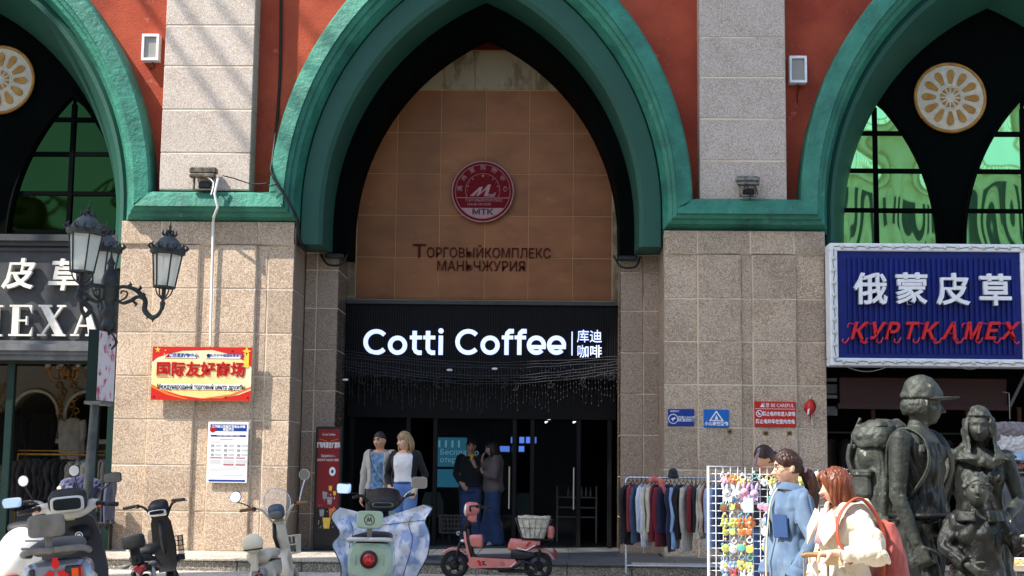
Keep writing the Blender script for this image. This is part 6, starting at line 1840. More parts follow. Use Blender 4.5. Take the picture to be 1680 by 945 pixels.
for k in range(6): g.tube([(1.0 + .04 * k, -.115, .70), (1.0 + .04 * k, -.11, .50)], .004, 5); g.tube([(1.20, -.11 + .044 * k, .70), (1.20, -.11 + .044 * k, .50)], .004, 5)
g.build('front_basket', M_plb, t)['kind'] = 'stuff'
g = G(); g.cbox((1.1, 0, .47), (.22, .24, .08), .02); g.build('basket_tray', M_plb, t)
g = G(); g.lathe([(.008, 0), (.008, .004)], (0, 0, 0), 10, 'x'); o = g.build('bolt', M_clear, t); o.location = (.842, -.04, .79)

# ----- green, seen from behind, with the quilted wind cover
M_mint = mat('mint_paint', rgb(168, 192, 172), .35, col2=rgb(154, 180, 160), nscale=8, coat=.2)
a = at(606, 912, 13.4)
t = scooter('electric_scooter', (a.x, 13.4, 0), rad(90), rad(0), 'mint green electric scooter under a pale blue quilted wind cover')
wheel(t, .22, .22); wheel(t, 1.32, .22)
g = G(); rr(g, [(-.03, 0, .60, .17, .13), (.0, 0, .60, .195, .165), (.10, 0, .60, .205, .175), (.30, 0, .62, .20, .165), (.62, 0, .60, .16, .14)], 4.2); g.build('tail_body', M_mint, t, smooth=32)
g = G(); rr(g, [(.02, 0, .37, .12, .07), (.05, 0, .37, .16, .10), (.3, 0, .36, .15, .09)], 3.6); g.build('lower_tail', M_plg, t, smooth=32)
for s in (-1, 1):
    g = G(); g.cbox((-.035, s * .125, .62), (.02, .016, .09), .006); g.build('tail_rib', M_mint, t)
g = G(); g.lathe([(.082, -.03), (.078, -.052), (.066, -.058), (.066, -.03)], (0, 0, .62), 32, 'x'); g.build('lamp_rim', M_plb, t, smooth=40)
g = G(); g.lathe([(.07, -.03), (.068, -.052), (.03, -.066), (.002, -.068)], (0, 0, .62), 32, 'x'); g.build('tail_light', M_lampred, t, smooth=True)
def mm_logo(t, x, zc, s, m, w_=.008):
    for sg in (-1, 1):
        g = G(); pts = [(sg * .30, -.28), (sg * .16, .30), (sg * .02, -.18), (sg * -.06, -.02)]
        for (y0, z0), (y1, z1) in zip(pts, pts[1:]): g.tube([(x, y0 * s, zc + z0 * s), (x, y1 * s, zc + z1 * s)], w_ / 2, 6)
        g.build('emblem', m, t)
mm_logo(t, -.068, .62, .085, mat('emblem_bright_red', rgb(230, 60, 60), .3), .012)
g = G(); g.torus((.14, -.206, .62), .065, .006, 'y', 24, 6); o = g.build('side_badge', M_prt_white, t)
g = G(); g.lathe([(.060, -.003), (.060, .003)], (.14, -.205, .62), 24, 'y'); g.build('side_badge', M_mint, t)
g = G(); g.tube([(-.06, -.0, .80), (-.06, -.16, .80), (-.0, -.20, .79), (.22, -.19, .77)], .017, 10, smooth=4, flat=1.2); g.tube([(-.06, 0, .80), (-.06, .16, .80), (.0, .20, .79), (.22, .19, .77)], .017, 10, smooth=4, flat=1.2)
g.build('grab_rail', mat('silver_paint', rgb(196, 200, 198), .35, .3), t, smooth=True)
g = G(); rr(g, [(.0, 0, .80, .14, .025), (.06, 0, .81, .17, .035), (.55, 0, .80, .15, .05), (.72, 0, .79, .10, .04)], 3); g.build('seat', M_seat, t, smooth=True)
g = G(); g.cbox((-.03, 0, .86), (.025, .045, .14), .008); g.build('backrest_post', M_plg, t)
g = G(); rr(g, [(.015, 0, .975, .10, .065), (-.005, 0, .975, .118, .080), (-.045, 0, .975, .118, .080), (-.062, 0, .975, .106, .070)], 6); g.build('backrest', M_mint, t, smooth=30)
g = G(); g.torus((-.064, 0, .975), .045, .0035, 'x', 28, 6); g.build('logo_ring', M_plb, t)
mm_logo(t, -.065, .975, .075, M_plb, .007)
g = G(); g.cbox((.95, 0, .30), (.6, .34, .08), .02); g.build('footboard', M_plb, t)
g = G(); g.tube([(1.30, 0, .30), (1.16, 0, .70), (1.10, 0, 1.02)], [.06, .05, .045], 12); g.build('steering_column', M_plb, t, smooth=True)
g = G(); rr(g, [(1.18, 0, .70, .10, .24), (1.24, 0, .70, .20, .33), (1.34, 0, .68, .14, .28)], 2.8); g.build('front_shield', M_mint, t, smooth=True)
g = G(); g.tube([(1.06, 0.01, 1.045), (1.06, -.08, 1.05), (1.04, -.15, 1.10), (1.03, -.21, 1.17), (1.0, -.30, 1.19)], [.035, .03, .024, .02], 10, smooth=3, flat=.7); g.tube([(1.06, -.01, 1.045), (1.06, .08, 1.05), (1.04, .15, 1.10), (1.03, .21, 1.17), (1.0, .30, 1.15)], [.035, .03, .024, .02], 10, smooth=3, flat=.7); g.build('handlebar', M_plb, t, smooth=True)
g = G(); rr(g, [(.96, 0, 1.10, .12, .045), (.98, 0, 1.10, .15, .06), (1.08, 0, 1.11, .15, .07), (1.16, 0, 1.16, .15, .09), (1.2, 0, 1.18, .10, .07)], 3); g.build('dash', M_plb, t, smooth=True)
g = G(); rr(g, [(.952, 0, 1.085, .10, .022), (.97, 0, 1.085, .115, .03)], 4); g.build('dash_rim', M_plg, t, smooth=True)
g = G(); rr(g, [(.948, 0, 1.088, .085, .015), (.96, 0, 1.088, .095, .02)], 4); g.build('dash_screen', M_screen, t)
mirror(t, (1.0, .22, 1.16), (.98, .385, 1.20), M_mirror, False, .075, .052, frame=M_plb)
mirror(t, (1.0, -.20, 1.16), (1.04, -.345, 1.26), M_steel, False, .075, .055, frame=mat('mint_chrome', rgb(200, 214, 206), .2, .5))
# quilted cover: a thing that hangs on the scooter
M_quilt = mat('quilted_cover', rgb(164, 184, 226), .7, col2=rgb(232, 236, 244), nscale=7, ndet=4, mix=(.44, .52), bump=.15, bscale=60, dirt=(rgb(90, 116, 176), 22, .70, .74))
q = thing('wind_cover', (a.x, 13.4, 0), 'pale blue quilted wind cover spread over the front of the mint scooter', 'cover', rz=rad(90))
def edge(v):
    L_ = [(0, .40, 1.06), (.10, .46, .97), (.28, .41, .82), (.5, .44, .68), (.75, .36, .45), (1, .32, .18)]
    R_ = [(0, .42, 1.10), (.10, .52, 1.06), (.25, .42, .93), (.48, .50, .78), (.72, .40, .50), (1, .30, .16)]
    def ip(T):
        P = catmull(T, 8)
        for a_, b_ in zip(P, P[1:]):
            if v <= b_.x + 1e-9: f = (v - a_.x) / max(b_.x - a_.x, 1e-6); return a_.y * (1 - f) + b_.y * f, a_.z * (1 - f) + b_.z * f
        return P[-1].y, P[-1].z
    return ip(L_), ip(R_)
def qpt(u, v, off):
    (wl, zl), (wr, zr) = edge(v)
    y = wl * u if u > 0 else wr * u       # +y is to the left
    ztop = zl * max(u, 0) + zr * max(-u, 0) + (1 - abs(u)) * ((zl + zr) / 2 - .02 - .10 * max(0, 1 - v * 5))
    x = 1.02 - .10 * v - .22 * abs(u) ** 1.5 * (1 - .5 * v)
    y += .018 * math.sin(v * 17) * abs(u) ** 3; ztop += .02 * math.sin(u * 14) * (v > .95)
    d = .042 * abs(math.sin((y * 1.2 + ztop) * 11)) * abs(math.sin((y * 1.2 - ztop) * 11)) + .02 * noise.noise(V(y * 5, ztop * 5, 3))
    fold = (.045 * math.sin(u * 11 + 2.5 * v) + .02 * math.sin(u * 23 - 3 * v)) * min(1, v * 1.6)
    return (x - d - fold - off, y, ztop)
NU, NV = 74, 54
g = G(); A_ = [[qpt(-1 + 2 * i / NU, j / NV, .0) for i in range(NU + 1)] for j in range(NV + 1)]
B_ = [[(x + .02, y, z) for x, y, z in r] for r in A_]
vs = [p for r in A_ for p in r] + [p for r in B_ for p in r]; n_ = (NU + 1) * (NV + 1); fs = []
for j in range(NV):
    for i in range(NU):
        k = j * (NU + 1) + i; fs += [(k, k + 1, k + NU + 2, k + NU + 1), (n_ + k, n_ + k + NU + 1, n_ + k + NU + 2, n_ + k + 1)]
for i in range(NU): fs += [(i, n_ + i, n_ + i + 1, i + 1), (NV * (NU + 1) + i, NV * (NU + 1) + i + 1, n_ + NV * (NU + 1) + i + 1, n_ + NV * (NU + 1) + i)]
for j in range(NV):
    k = j * (NU + 1); fs += [(k, k + NU + 1, n_ + k + NU + 1, n_ + k), (k + NU, n_ + k + NU, n_ + k + 2 * NU + 1, k + 2 * NU + 1)]
g.add(vs, fs); g.build('quilt', M_quilt, q, smooth=True)
g = G()
for s in (-1, 1): g.tube([tuple(Vector(qpt(s, j / 20, .004))) for j in range(21)], .005, 6)
g.tube([qpt(-.62, j / 20 + .0, .012) for j in range(3, 21)], .0035, 6); g.tube([qpt(.66, j / 20, .012) for j in range(3, 21)], .0035, 6); g.tube([qpt(-1 + .06 * i, .22, .012) for i in range(18)], .003, 6)
g.build('piping', mat('navy_piping', rgb(30, 40, 72), .6), q, smooth=True)

# ----- grey and white, bottom left, seen from behind
M_gw = mat('greyish_white_paint', rgb(214, 214, 208), .3, col2=rgb(198, 198, 192), nscale=8, coat=.2)
M_apron = mat('charcoal_apron', rgb(52, 56, 64), .45, col2=rgb(42, 46, 54), nscale=6)
M_silver = mat('silver_blue_panel', rgb(150, 158, 172), .25, .5)
a = at(108, 934, 11.2)
t = scooter('electric_scooter', (a.x, 11.2, 0), rad(90 + 12), rad(-6), 'grey and white electric scooter with large dash screen, nearest the left corner')
wheel(t, .25, .22); wheel(t, 1.4, .22)
g = G(); rr(g, [(-.03, 0, .56, .22, .12), (.02, 0, .56, .255, .155), (.30, 0, .57, .25, .15), (.65, 0, .55, .2, .12)], 4.5); g.build('tail_body', M_silver, t, smooth=32)
g = G(); g.cbox((-.035, -.13, .59), (.02, .13, .16), .01); g.build('tail_panel', M_apron, t)
for s in (-1, 1):
    g = G(); g.cbox((-.038, s * .175, .58), (.03, .045, .18), .012); g.build('tail_lamp', M_apron if s > 0 else M_lampred, t)
    g = G(); rr(g, [(-.02, s * .22, .52, .03, .08), (.08, s * .235, .52, .035, .10), (.25, s * .25, .50, .03, .08)], 3); g.build('side_panel', M_gw, t, smooth=True)
g = G(); g.cbox((-.048, -.14, .60), (.008, .05, .10), .002); g.build('sticker', M_lampor, t)
tri_badge(t, -.056, .64, .10, mat('badge_red', rgb(214, 30, 34), .3))
g = G(); g.tube([(-.06, 0, .80), (-.06, -.18, .80), (-.0, -.24, .78), (.24, -.22, .76)], .024, 10, smooth=4); g.tube([(-.06, 0, .80), (-.06, .18, .80), (.0, .24, .78), (.24, .22, .76)], .024, 10, smooth=4); g.build('grab_rail', M_plg, t, smooth=True)
g = G(); rr(g, [(.0, 0, .78, .16, .03), (.06, 0, .81, .20, .05), (.4, 0, .82, .19, .06), (.7, 0, .80, .13, .05)], 3); g.build('seat', mat('grey_seat', rgb(92, 90, 88), .7, bump=.3, bscale=160, bdist=.001), t, smooth=True)
g = G(); g.cbox((-.04, .04, .87), (.03, .055, .20), .01); g.build('backrest_post', M_plg, t)
g = G(); rr(g, [(-.01, .05, .985, .11, .065), (-.03, .05, .985, .135, .085), (-.075, .05, .985, .135, .085), (-.09, .05, .985, .12, .075)], 6); g.build('backrest', M_plg, t, smooth=30)
g = G(); g.loft([[(1.12 + dx, y, z) for y in (-w_, -w_ * .5, 0, w_ * .5, w_)] + [(1.20 + dx, y, z) for y in (w_, 0, -w_)] for z, w_, dx in ((1.04, .12, -.03), (.98, .19, -.01), (.80, .24, .02), (.55, .27, .05), (.30, .26, .0))]); g.build('apron', M_apron, t, smooth=40)
g = G(); rr(g, [(1.115, -.06, .86, .08, .06), (1.10, -.06, .86, .09, .07)][::-1], 4); g.build('glove_panel', M_plb, t, smooth=True)
g = G(); g.torus((1.098, -.06, .85), .028, .004, 'x', 24, 6); g.lathe([(.015, -.0), (.015, .01)], (1.094, -.06, .85), 16, 'x'); g.build('ignition_button', M_prt_white, t)
g = G(); g.cbox((1.105, .0, 1.0), (.01, .07, .035), .003); g.build('sticker', mat('yellow_sticker', rgb(200, 190, 90), .5), t)
g = G(); g.cbox((.98, 0, .30), (.6, .42, .08), .02); g.build('footboard', M_plb, t)
g = G(); rr(g, [(1.24, 0, .62, .16, .34), (1.34, 0, .60, .24, .36), (1.48, 0, .58, .16, .28)], 2.8); g.build('front_shell', M_gw, t, smooth=True)
g = G(); g.tube([(1.05, .30, 1.08), (1.06, .18, 1.10), (1.05, .08, 1.05), (1.05, -.08, 1.05), (1.06, -.18, 1.10), (1.05, -.24, 1.11)], [.03, .045, .05, .05, .045, .03], 12, smooth=4); g.build('handlebar', M_gw, t, smooth=True)
for s in (-1, 1):
    g = G(); g.tube([(1.04, s * .24, 1.10), (.97, s * .40, 1.08)], .019, 12); g.build('grip', M_plb, t, smooth=True)
    g = G(); g.cbox((1.02, s * .25, 1.10), (.06, .06, .05), .012); g.build('switch_box', M_plb, t)
    g = G(); g.cbox((.986, s * .25, 1.08), (.01, .03, .014), .003); g.build('button', M_lampor, t)
g = G(); rr(g, [(.93, 0, 1.13, .14, .05), (.95, 0, 1.14, .155, .085), (1.05, 0, 1.15, .155, .10), (1.10, 0, 1.15, .11, .08)], 4); g.build('dash_hood', M_plb, t, smooth=True)
g = G(); rr(g, [(.916, 0, 1.12, .125, .055), (.925, 0, 1.12, .135, .065), (.95, 0, 1.12, .135, .065)], 5); g.build('dash_rim', M_gw, t, smooth=30)
g = G(); rr(g, [(.911, 0, 1.12, .108, .045), (.92, 0, 1.12, .115, .05)], 5); g.build('dash_screen', M_screen, t)
mirror(t, (1.02, .24, 1.14), (.98, .44, 1.14), M_mirror, False, .082, .042, frame=M_plb)
mirror(t, (1.02, -.22, 1.14), (1.06, -.36, 1.27), M_plg, False, .075, .042, frame=M_plb)

# ----- white one behind it
a = at(40, 900, 12.6)
t = scooter('electric_scooter', (a.x, 12.6, 0), rad(90 - 4), rad(-6), 'glossy white rounded electric scooter behind the grey and white one')
M_gloss = mat('gloss_white_paint', rgb(232, 234, 232), .18, coat=.5)
wheel(t, .1, .22); wheel(t, 1.2, .22)
g = G(); g.ell((.25, 0, .62), (.42, .24, .30), 32, 20); g.build('rear_shell', M_gloss, t, smooth=True)
g = G(); g.tube([(-.1, -.13, .78), (.1, -.215, .76), (.3, -.235, .72)], .008, 6, smooth=3); g.tube([(-.12, -.10, .72), (.0, -.19, .70)], .01, 6); g.build('shell_seam', M_plg, t, smooth=True)
g = G(); rr(g, [(.1, 0, .88, .1, .03), (.2, 0, .90, .16, .05), (.6, 0, .88, .13, .05)], 3); g.build('seat', M_seat, t, smooth=True)
g = G(); rr(g, [(1.0, 0, .62, .12, .30), (1.08, 0, .60, .2, .34), (1.18, 0, .6, .12, .25)], 2.8); g.build('front_shell', M_gloss, t, smooth=True)
g = G(); g.cbox((.75, 0, .30), (.6, .34, .08), .02); g.build('footboard', M_plb, t)
g = G(); g.ell((.98, 0, 1.02), (.12, .13, .09), 20, 14); g.build('dash_shell', M_gloss, t, smooth=True)
bars(t, .95, 1.02, .36, rise=.10, back=.14, m=M_steel)
mirror(t, (.90, -.22, 1.12), (.90, -.19, 1.33), M_clear, True, .052, .052, frame=M_plb)
mirror(t, (.90, .22, 1.12), (.90, .30, 1.28), M_clear, True, .052, .052, frame=M_plb)
g = G(); g.torus((1.0, -.30, .98), .06, .008, 'x', 20, 6, 0, PI); g.build('windscreen_rim', M_plb, t, smooth=True)
g = G(); rr(g, [(-.18, 0, .45, .03, .03), (-.16, 0, .45, .07, .05), (-.1, 0, .46, .08, .06)], 2.6); g.build('tail_light', M_lampred, t, smooth=True)
# ---------------------------------------------------------------- street lamp
M_iron = mat('cast_iron', rgb(34, 38, 40), .5, .3, col2=rgb(62, 68, 70), nscale=9, bump=.3, bscale=70, bdist=.003)
M_irong = mat('dusty_iron', rgb(92, 98, 98), .6, .2, col2=rgb(60, 66, 68), nscale=6)
M_lglass = mat('lantern_glass', (.86, .93, .89), .10, alpha=.36)
M_lbulb = mat('lamp_bulb', rgb(240, 238, 220), .4)
L0 = at(158, 700, 14.0)
lamp = thing('street_lamp', (L0.x, 14.0, 0), 'ornate black iron street lamp with three glass lanterns before the left pier', 'street lamp')
lx = lambda px, py, y=14.0: at(px, py, y) - Vector((L0.x, 14.0, 0))
top = lx(173, 500)
g = G(); base_ = V(0, 0, 0)
g.lathe([(.22, 0), (.22, .12), (.16, .16), (.15, .55), (.17, .60), (.14, .66), (.11, .80), (.13, .84), (.11, .90), (.085, 1.0)], (-.06, 0, 0), 20); g.build('base', M_iron, lamp, smooth=35)
g = G(); g.tube([(-.06, 0, .95), (-.02, 0, 2.1), (.065, 0, 2.9)], [.050, .040, .030], 12)
g.lathe([(.055, 2.02), (.075, 2.05), (.075, 2.12), (.055, 2.15)], (-.02, 0, 0), 14); g.build('pole', M_irong, lamp, smooth=40)
g = G(); g.lathe([(.04, 2.72), (.07, 2.76), (.07, 2.80), (.05, 2.84), (.075, 2.90), (.05, 2.95), (.055, 3.02), (.085, 3.06), (.085, 3.22), (.06, 3.30), (.03, 3.34), (.03, 3.37), (.045, 3.39), (.015, 3.44), (.004, 3.52)], (.07, 0, 0), 14)
for k in range(5): g.tube([(.07 + .04 * math.cos(k), .05 * math.sin(k), 2.55 + .04 * k), (.07 + .09 * math.cos(2 * k), .07 * math.sin(2 * k), 2.62 + .04 * k), (.07 + .04 * math.cos(k), 0, 2.70)], [.008, .016, .006], 6, smooth=3)
g.build('finial', M_iron, lamp, smooth=40)


def lantern(cx, cy, zb, h, tilt=.0):
    """h is glass height; zb its bottom"""
    t = bpy.data.objects.new('lantern', None); COL.objects.link(t); t.parent = lamp; t.location = (cx, cy, zb); t.rotation_euler = (0, tilt, 0)
    r0, r1 = h * .31, h * .44
    g = G(); n = 6
    for z, r, w in ((0, r0, .014), (h, r1, .02)):
        P = [(r * math.cos(2 * PI * k / n), r * math.sin(2 * PI * k / n), z) for k in range(n + 1)]; g.tube(P, w * .8, 6)
    for k in range(n): a = 2 * PI * k / n; g.tube([(r0 * math.cos(a), r0 * math.sin(a), 0), (r1 * math.cos(a), r1 * math.sin(a), h)], .008, 6)
    g.build('cage', M_iron, t, smooth=40)
    for k in range(n):
        a, b = 2 * PI * k / n, 2 * PI * (k + 1) / n; i_ = .96
        q = [(r0 * i_ * math.cos(a), r0 * i_ * math.sin(a), .005), (r0 * i_ * math.cos(b), r0 * i_ * math.sin(b), .005), (r1 * i_ * math.cos(b), r1 * i_ * math.sin(b), h), (r1 * i_ * math.cos(a), r1 * i_ * math.sin(a), h)]
        g = G(); g.loft([q, [(x * .985, y * .985, z) for x, y, z in q]]); g.build('pane', M_lglass, t)
    g = G(); g.lathe([(r1 * 1.12, h - .005), (r1 * 1.14, h + .045), (r1 * 1.0, h + .06), (r1 * .92, h + .065), (r1 * .80, h + .10), (r1 * .55, h + .145), (r1 * .35, h + .165), (r1 * .30, h + .18)], (0, 0, 0), 24); g.build('dome', M_irong, t, smooth=35)
    g = G(); g.lathe([(r1 * 1.16, h + .0), (r1 * 1.17, h + .035)], (0, 0, 0), 24, cap=False)
    for k in range(14):                                   # pierced crest of leaves round the dome and at its top
        a = 2 * PI * k / 14; c, s = math.cos(a), math.sin(a); R = r1 * 1.12; up = .055 if k % 2 else .035
        g.tube([(R * c, R * s, h + .04), ((R + .03) * c, (R + .03) * s, h + .04 + up * .5), ((R + .012) * c, (R + .012) * s, h + .04 + up)], [.010, .014, .003], 5, smooth=2)
        if k % 2 == 0: g.torus(((R + .004) * c, (R + .004) * s, h + .065), .022, .005, 'y', 10, 5)
    for k in range(6):
        a = 2 * PI * k / 6 + .3; c, s = math.cos(a), math.sin(a)
        g.tube([(.03 * c, .03 * s, h + .17), (.065 * c, .065 * s, h + .19), (.058 * c, .058 * s, h + .23)], [.010, .014, .003], 5, smooth=3)
    g.lathe([(.04, h + .17), (.016, h + .20), (.028, h + .22), (.010, h + .245), (.016, h + .26), (.007, h + .28), (.002, h + .33)], (0, 0, 0), 10); g.build('crest', M_iron, t, smooth=40)
    g = G(); g.lathe([(.028, .06), (.045, .08), (.048, .14), (.04, .17), (.01, .18)], (0, 0, 0), 12); g.build('bulb', M_lbulb, t, smooth=True)
    g = G(); g.lathe([(.03, -.01), (.035, .05), (.02, .07)], (0, 0, 0), 10)
    for k in range(4): a = PI / 4 + PI / 2 * k; g.tube([(r0 * .95 * math.cos(a), r0 * .95 * math.sin(a), 0), (r0 * .7 * math.cos(a), r0 * .7 * math.sin(a), -.07), (.012 * math.cos(a), .012 * math.sin(a), -.12)], .007, 6, smooth=3)
    g.lathe([(.018, -.22), (.028, -.15), (.015, -.13), (.022, -.10), (.02, .0)], (0, 0, 0), 10); g.build('holder', M_iron, t, smooth=40)


hub = V(.07, 0, 3.12)
def arm(dx, dy, zt):
    """scrolled bracket from the hub to under a lantern at (dx, dy)"""
    g = G(); D = V(dx, dy, 0); L = D.length; u = D / L
    P = lambda s, z: V(.07, 0, 0) + u * s + V(0, 0, z)
    g.tube([P(.05, 3.14), P(.14, 3.16), P(.26, 3.13), P(.36, 3.03), P(L * .66, 2.93), P(L * .80, 2.86), P(L * .93, 2.90), P(L * .99, 2.99), P(L, zt)], [.018, .018, .024, .028, .022, .018, .016], 8, smooth=4)
    g.tube([P(.06, 3.05), P(.13, 3.00), P(.21, 3.02), P(.28, 3.06), P(.34, 3.04)], [.012, .018, .02, .014], 6, smooth=4)
    g.tube([P(.10, 3.02), P(.16, 3.05), P(.18, 3.10), P(.13, 3.12), P(.11, 3.09)], .009, 6, smooth=4)
    for s, z, dz in ((.20, 3.16, .05), (.30, 3.12, .06), (.26, 3.02, -.06), (L * .7, 2.90, -.06), (.34, 3.06, .05), (L * .8, 2.86, -.05)): g.tube([P(s - .02, z), P(s + .015, z + dz * .5), P(s, z + dz)], [.014, .016, .002], 6)
    g.build('arm', M_iron, lamp, smooth=True)


r_ = lx(270, 474); l_ = lx(137, 449, 13.8); b_ = lx(163, 462, 14.35)
arm(r_.x - .07 + .01, -.05, r_.z - .13); lantern(r_.x + .01, -.05, r_.z + .01, .33, .06)
arm(l_.x - .07, -.25, l_.z - .13); lantern(l_.x, -.25, l_.z + .01, .37, .06)
arm(b_.x - .07, .40, b_.z - .2); lantern(b_.x, .40, b_.z - .04, .35, .05)
# banner box strapped to the pole
p0, p1 = at(143, 658, 13.85), at(174, 541, 13.85)
bb = thing('pole_banner', (p0.x, 13.8, p0.z), 'green pole box with a pink and white printed side on the street lamp', 'banner')
w, h = p1.x - p0.x, p1.z - p0.z
g = G(); g.prism_z([(0, 0), (w * .62, .03), (w, .38), (w * .42, .38)], 0, h); g.build('box', M_dgreen, bb)
g = G(); g.prism_z([(w * .64, .022), (w * .66, .018), (w * 1.03, .37), (w * 1.01, .38)], .01, h - .01); g.build('print', mat('pink_white_print', rgb(226, 216, 220), .5, col2=rgb(196, 70, 96), nscale=9, mix=(.52, .62)), bb)
g = G(); g.box(-.01, -.01, -.03, w * 1.02, .39, 0); g.build('frame', M_plg, bb)

# ---------------------------------------------------------------- clothes
def garment(g, c, w, L, th=.05, sl=.42, yaw=0, seed=0):
    """a top on a hanger seen nearly edge-on or turned by yaw; c is the collar point"""
    M = Matrix.Translation(c) @ Matrix.Rotation(yaw, 4, 'Z')
    def P(x, y, z): return M @ V(x, y, z)
    rings = []
    for f, ww, tt in ((0, .10, .5), (.03, .30, .8), (.08, .46, 1), (.3, .44, 1.1), (.6, .45, 1.15), (.9, .47, 1.1), (1, .46, .9)):
        r = []
        for k in range(16):
            a = 2 * PI * k / 16
            wob = 1 + .12 * math.sin(3 * a + seed + 5 * f)
            r.append(P(ww * w * math.cos(a), tt * th * wob * math.sin(a) + .012 * math.sin(seed + 7 * f), -.03 - f * L))
        rings.append(r)
    g.loft(rings)
    for s in (-1, 1):
        g.tube([P(s * w * .40, 0, -.08), P(s * w * .50, .01, -.22), P(s * w * .47, .02 * math.sin(seed), -.22 - sl * .5), P(s * w * .45, .01, -.20 - sl)], [th * 1.1, th * 1.0, th * .8, th * .6], 10, smooth=2)


def hanger(g, c, w, yaw):
    M = Matrix.Translation(c) @ Matrix.Rotation(yaw, 4, 'Z')
    g.tube([M @ V(0, 0, .02), M @ V(.015, 0, .05), M @ V(0, 0, .075), M @ V(-.015, 0, .06)], .004, 5, smooth=3)
    g.tube([M @ V(-w * .42, 0, -.08), M @ V(0, 0, .02), M @ V(w * .42, 0, -.08)], .005, 5)


COLS = {}
def cm(c, n='fabric'):
    if c not in COLS: COLS[c] = cloth(n, rgb(*c), tuple(x * .7 for x in rgb(*c)), 9)
    return COLS[c]


A_, B_ = at(1027, 783, 19.5), at(1168, 787, 19.5)
zt = A_.z
rk = thing('clothes_rack', (A_.x, 19.5, 0), 'chrome rail on castors full of hanging tops before the right pier', 'clothes rack')
M_chrome = mat('chrome_tube', rgb(200, 206, 214), .25, .85)
W = 1.35
g = G(); g.tube([(0, 0, .12), (0, 0, zt - .03), (.03, 0, zt), (W - .03, 0, zt), (W, 0, zt - .03), (W, 0, .12)], .014, 8); g.tube([(0, 0, .22), (W, 0, .22)], .012, 8)
for x in (0, W): g.tube([(x, -.22, .09), (x, .22, .09)], .012, 8)
g.build('frame', M_chrome, rk, smooth=40)
for x in (0, W):
    for y in (-.22, .22): g = G(); g.torus((x, y, .035), .022, .012, 'x', 14, 8); g.cbox((x, y, .07), (.03, .03, .03), .004); g.build('castor', M_steel, rk, smooth=40)
cols = [(30, 24, 28), (132, 26, 44), (64, 84, 110), (196, 204, 220), (214, 214, 222), (208, 200, 176), (200, 192, 170), (140, 28, 46), (120, 22, 40), (30, 38, 74), (26, 32, 66), (150, 178, 214), (20, 20, 24), (24, 22, 26), (190, 182, 168), (120, 18, 34), (22, 22, 26), (210, 200, 182), (196, 184, 160), (164, 78, 52), (168, 190, 224), (150, 174, 212), (48, 62, 96), (40, 52, 84)]
names = {0: 'black'}
desc = ['black furry top hanging at the left end of the chrome rail', 'dark red long top second on the chrome rail', 'slate blue top third on the chrome rail', 'pale blue grey top fourth on the chrome rail', 'off-white top fifth on the chrome rail', 'cream top sixth on the chrome rail', 'beige top seventh on the chrome rail',
        'wine red top eighth on the chrome rail', 'deep red top beside the navy ones on the chrome rail', 'navy top left of its twin on the chrome rail', 'dark navy top before the light blue one on the rail', 'light blue denim shirt in the middle of the rail', 'first black top right of the light blue denim shirt', 'second black top right of the light blue denim shirt', 'grey beige top right of the black pair', 'crimson long top behind the grey beige one', 'black long top right of the crimson one', 'ivory top right of the long black one', 'sand coloured top next to the ivory one', 'rust brown top on the right of the rail', 'sky blue shirt right of the rust brown top', 'pale blue shirt second from the right end', 'blue denim top near the right end of the rail', 'dark blue top at the right end of the rail']
random.seed(21)
for i, c in enumerate(cols):
    x = .035 + i * (W - .08) / 23; L = random.uniform(.56, .88) if i else .78
    loc = Vector((A_.x + x, 19.5, zt - .055))
    t = thing('hanging_shirt', loc, desc[i], 'clothing', 'tops on the chrome rail')
    g = G(); yaw = rad(90 + random.uniform(-34, -8)) if i else rad(60)
    garment(g, V(0, 0, 0), .46, L, .030, .45, yaw, i)
    skin_mesh(g, 'fabric', cm(c), t, .011, 2, [(.012 if i else .04, (14, 14, 4))], seed=i)
    g = G(); hanger(g, V(0, 0, 0), .42, yaw); g.build('hanger', M_plb, t)
cap_ = thing('cap', (A_.x + .62, 19.5, zt + .02), 'dark knitted cap sitting on top of the chrome rail', 'hat')
g = G(); g.ell((0, 0, .04), (.065, .065, .07), 18, 12); g.torus((0, 0, 0), .06, .015, 'z', 20, 8); skin_mesh(g, 'crown', cm((40, 38, 50)), cap_, .01, 1, [(.008, 30)])
rd_ = thing('scarf', (A_.x + .42, 19.44, zt - .02), 'salmon pink scarf draped over the middle of the chrome rail', 'scarf')
g = G(); g.tube([(-.12, -.03, -.02), (-.05, -.04, .0), (.03, -.05, -.03), (.08, -.06, -.15), (.10, -.06, -.22)], [.03, .04, .045, .035, .02], 10, smooth=4); skin_mesh(g, 'cloth', cm((214, 110, 104)), rd_, .01, 2, [(.02, 16)])

# ---------------------------------------------------------------- grid racks with hair clips
M_grid = mat('white_grid_wire', rgb(236, 240, 246), .4)


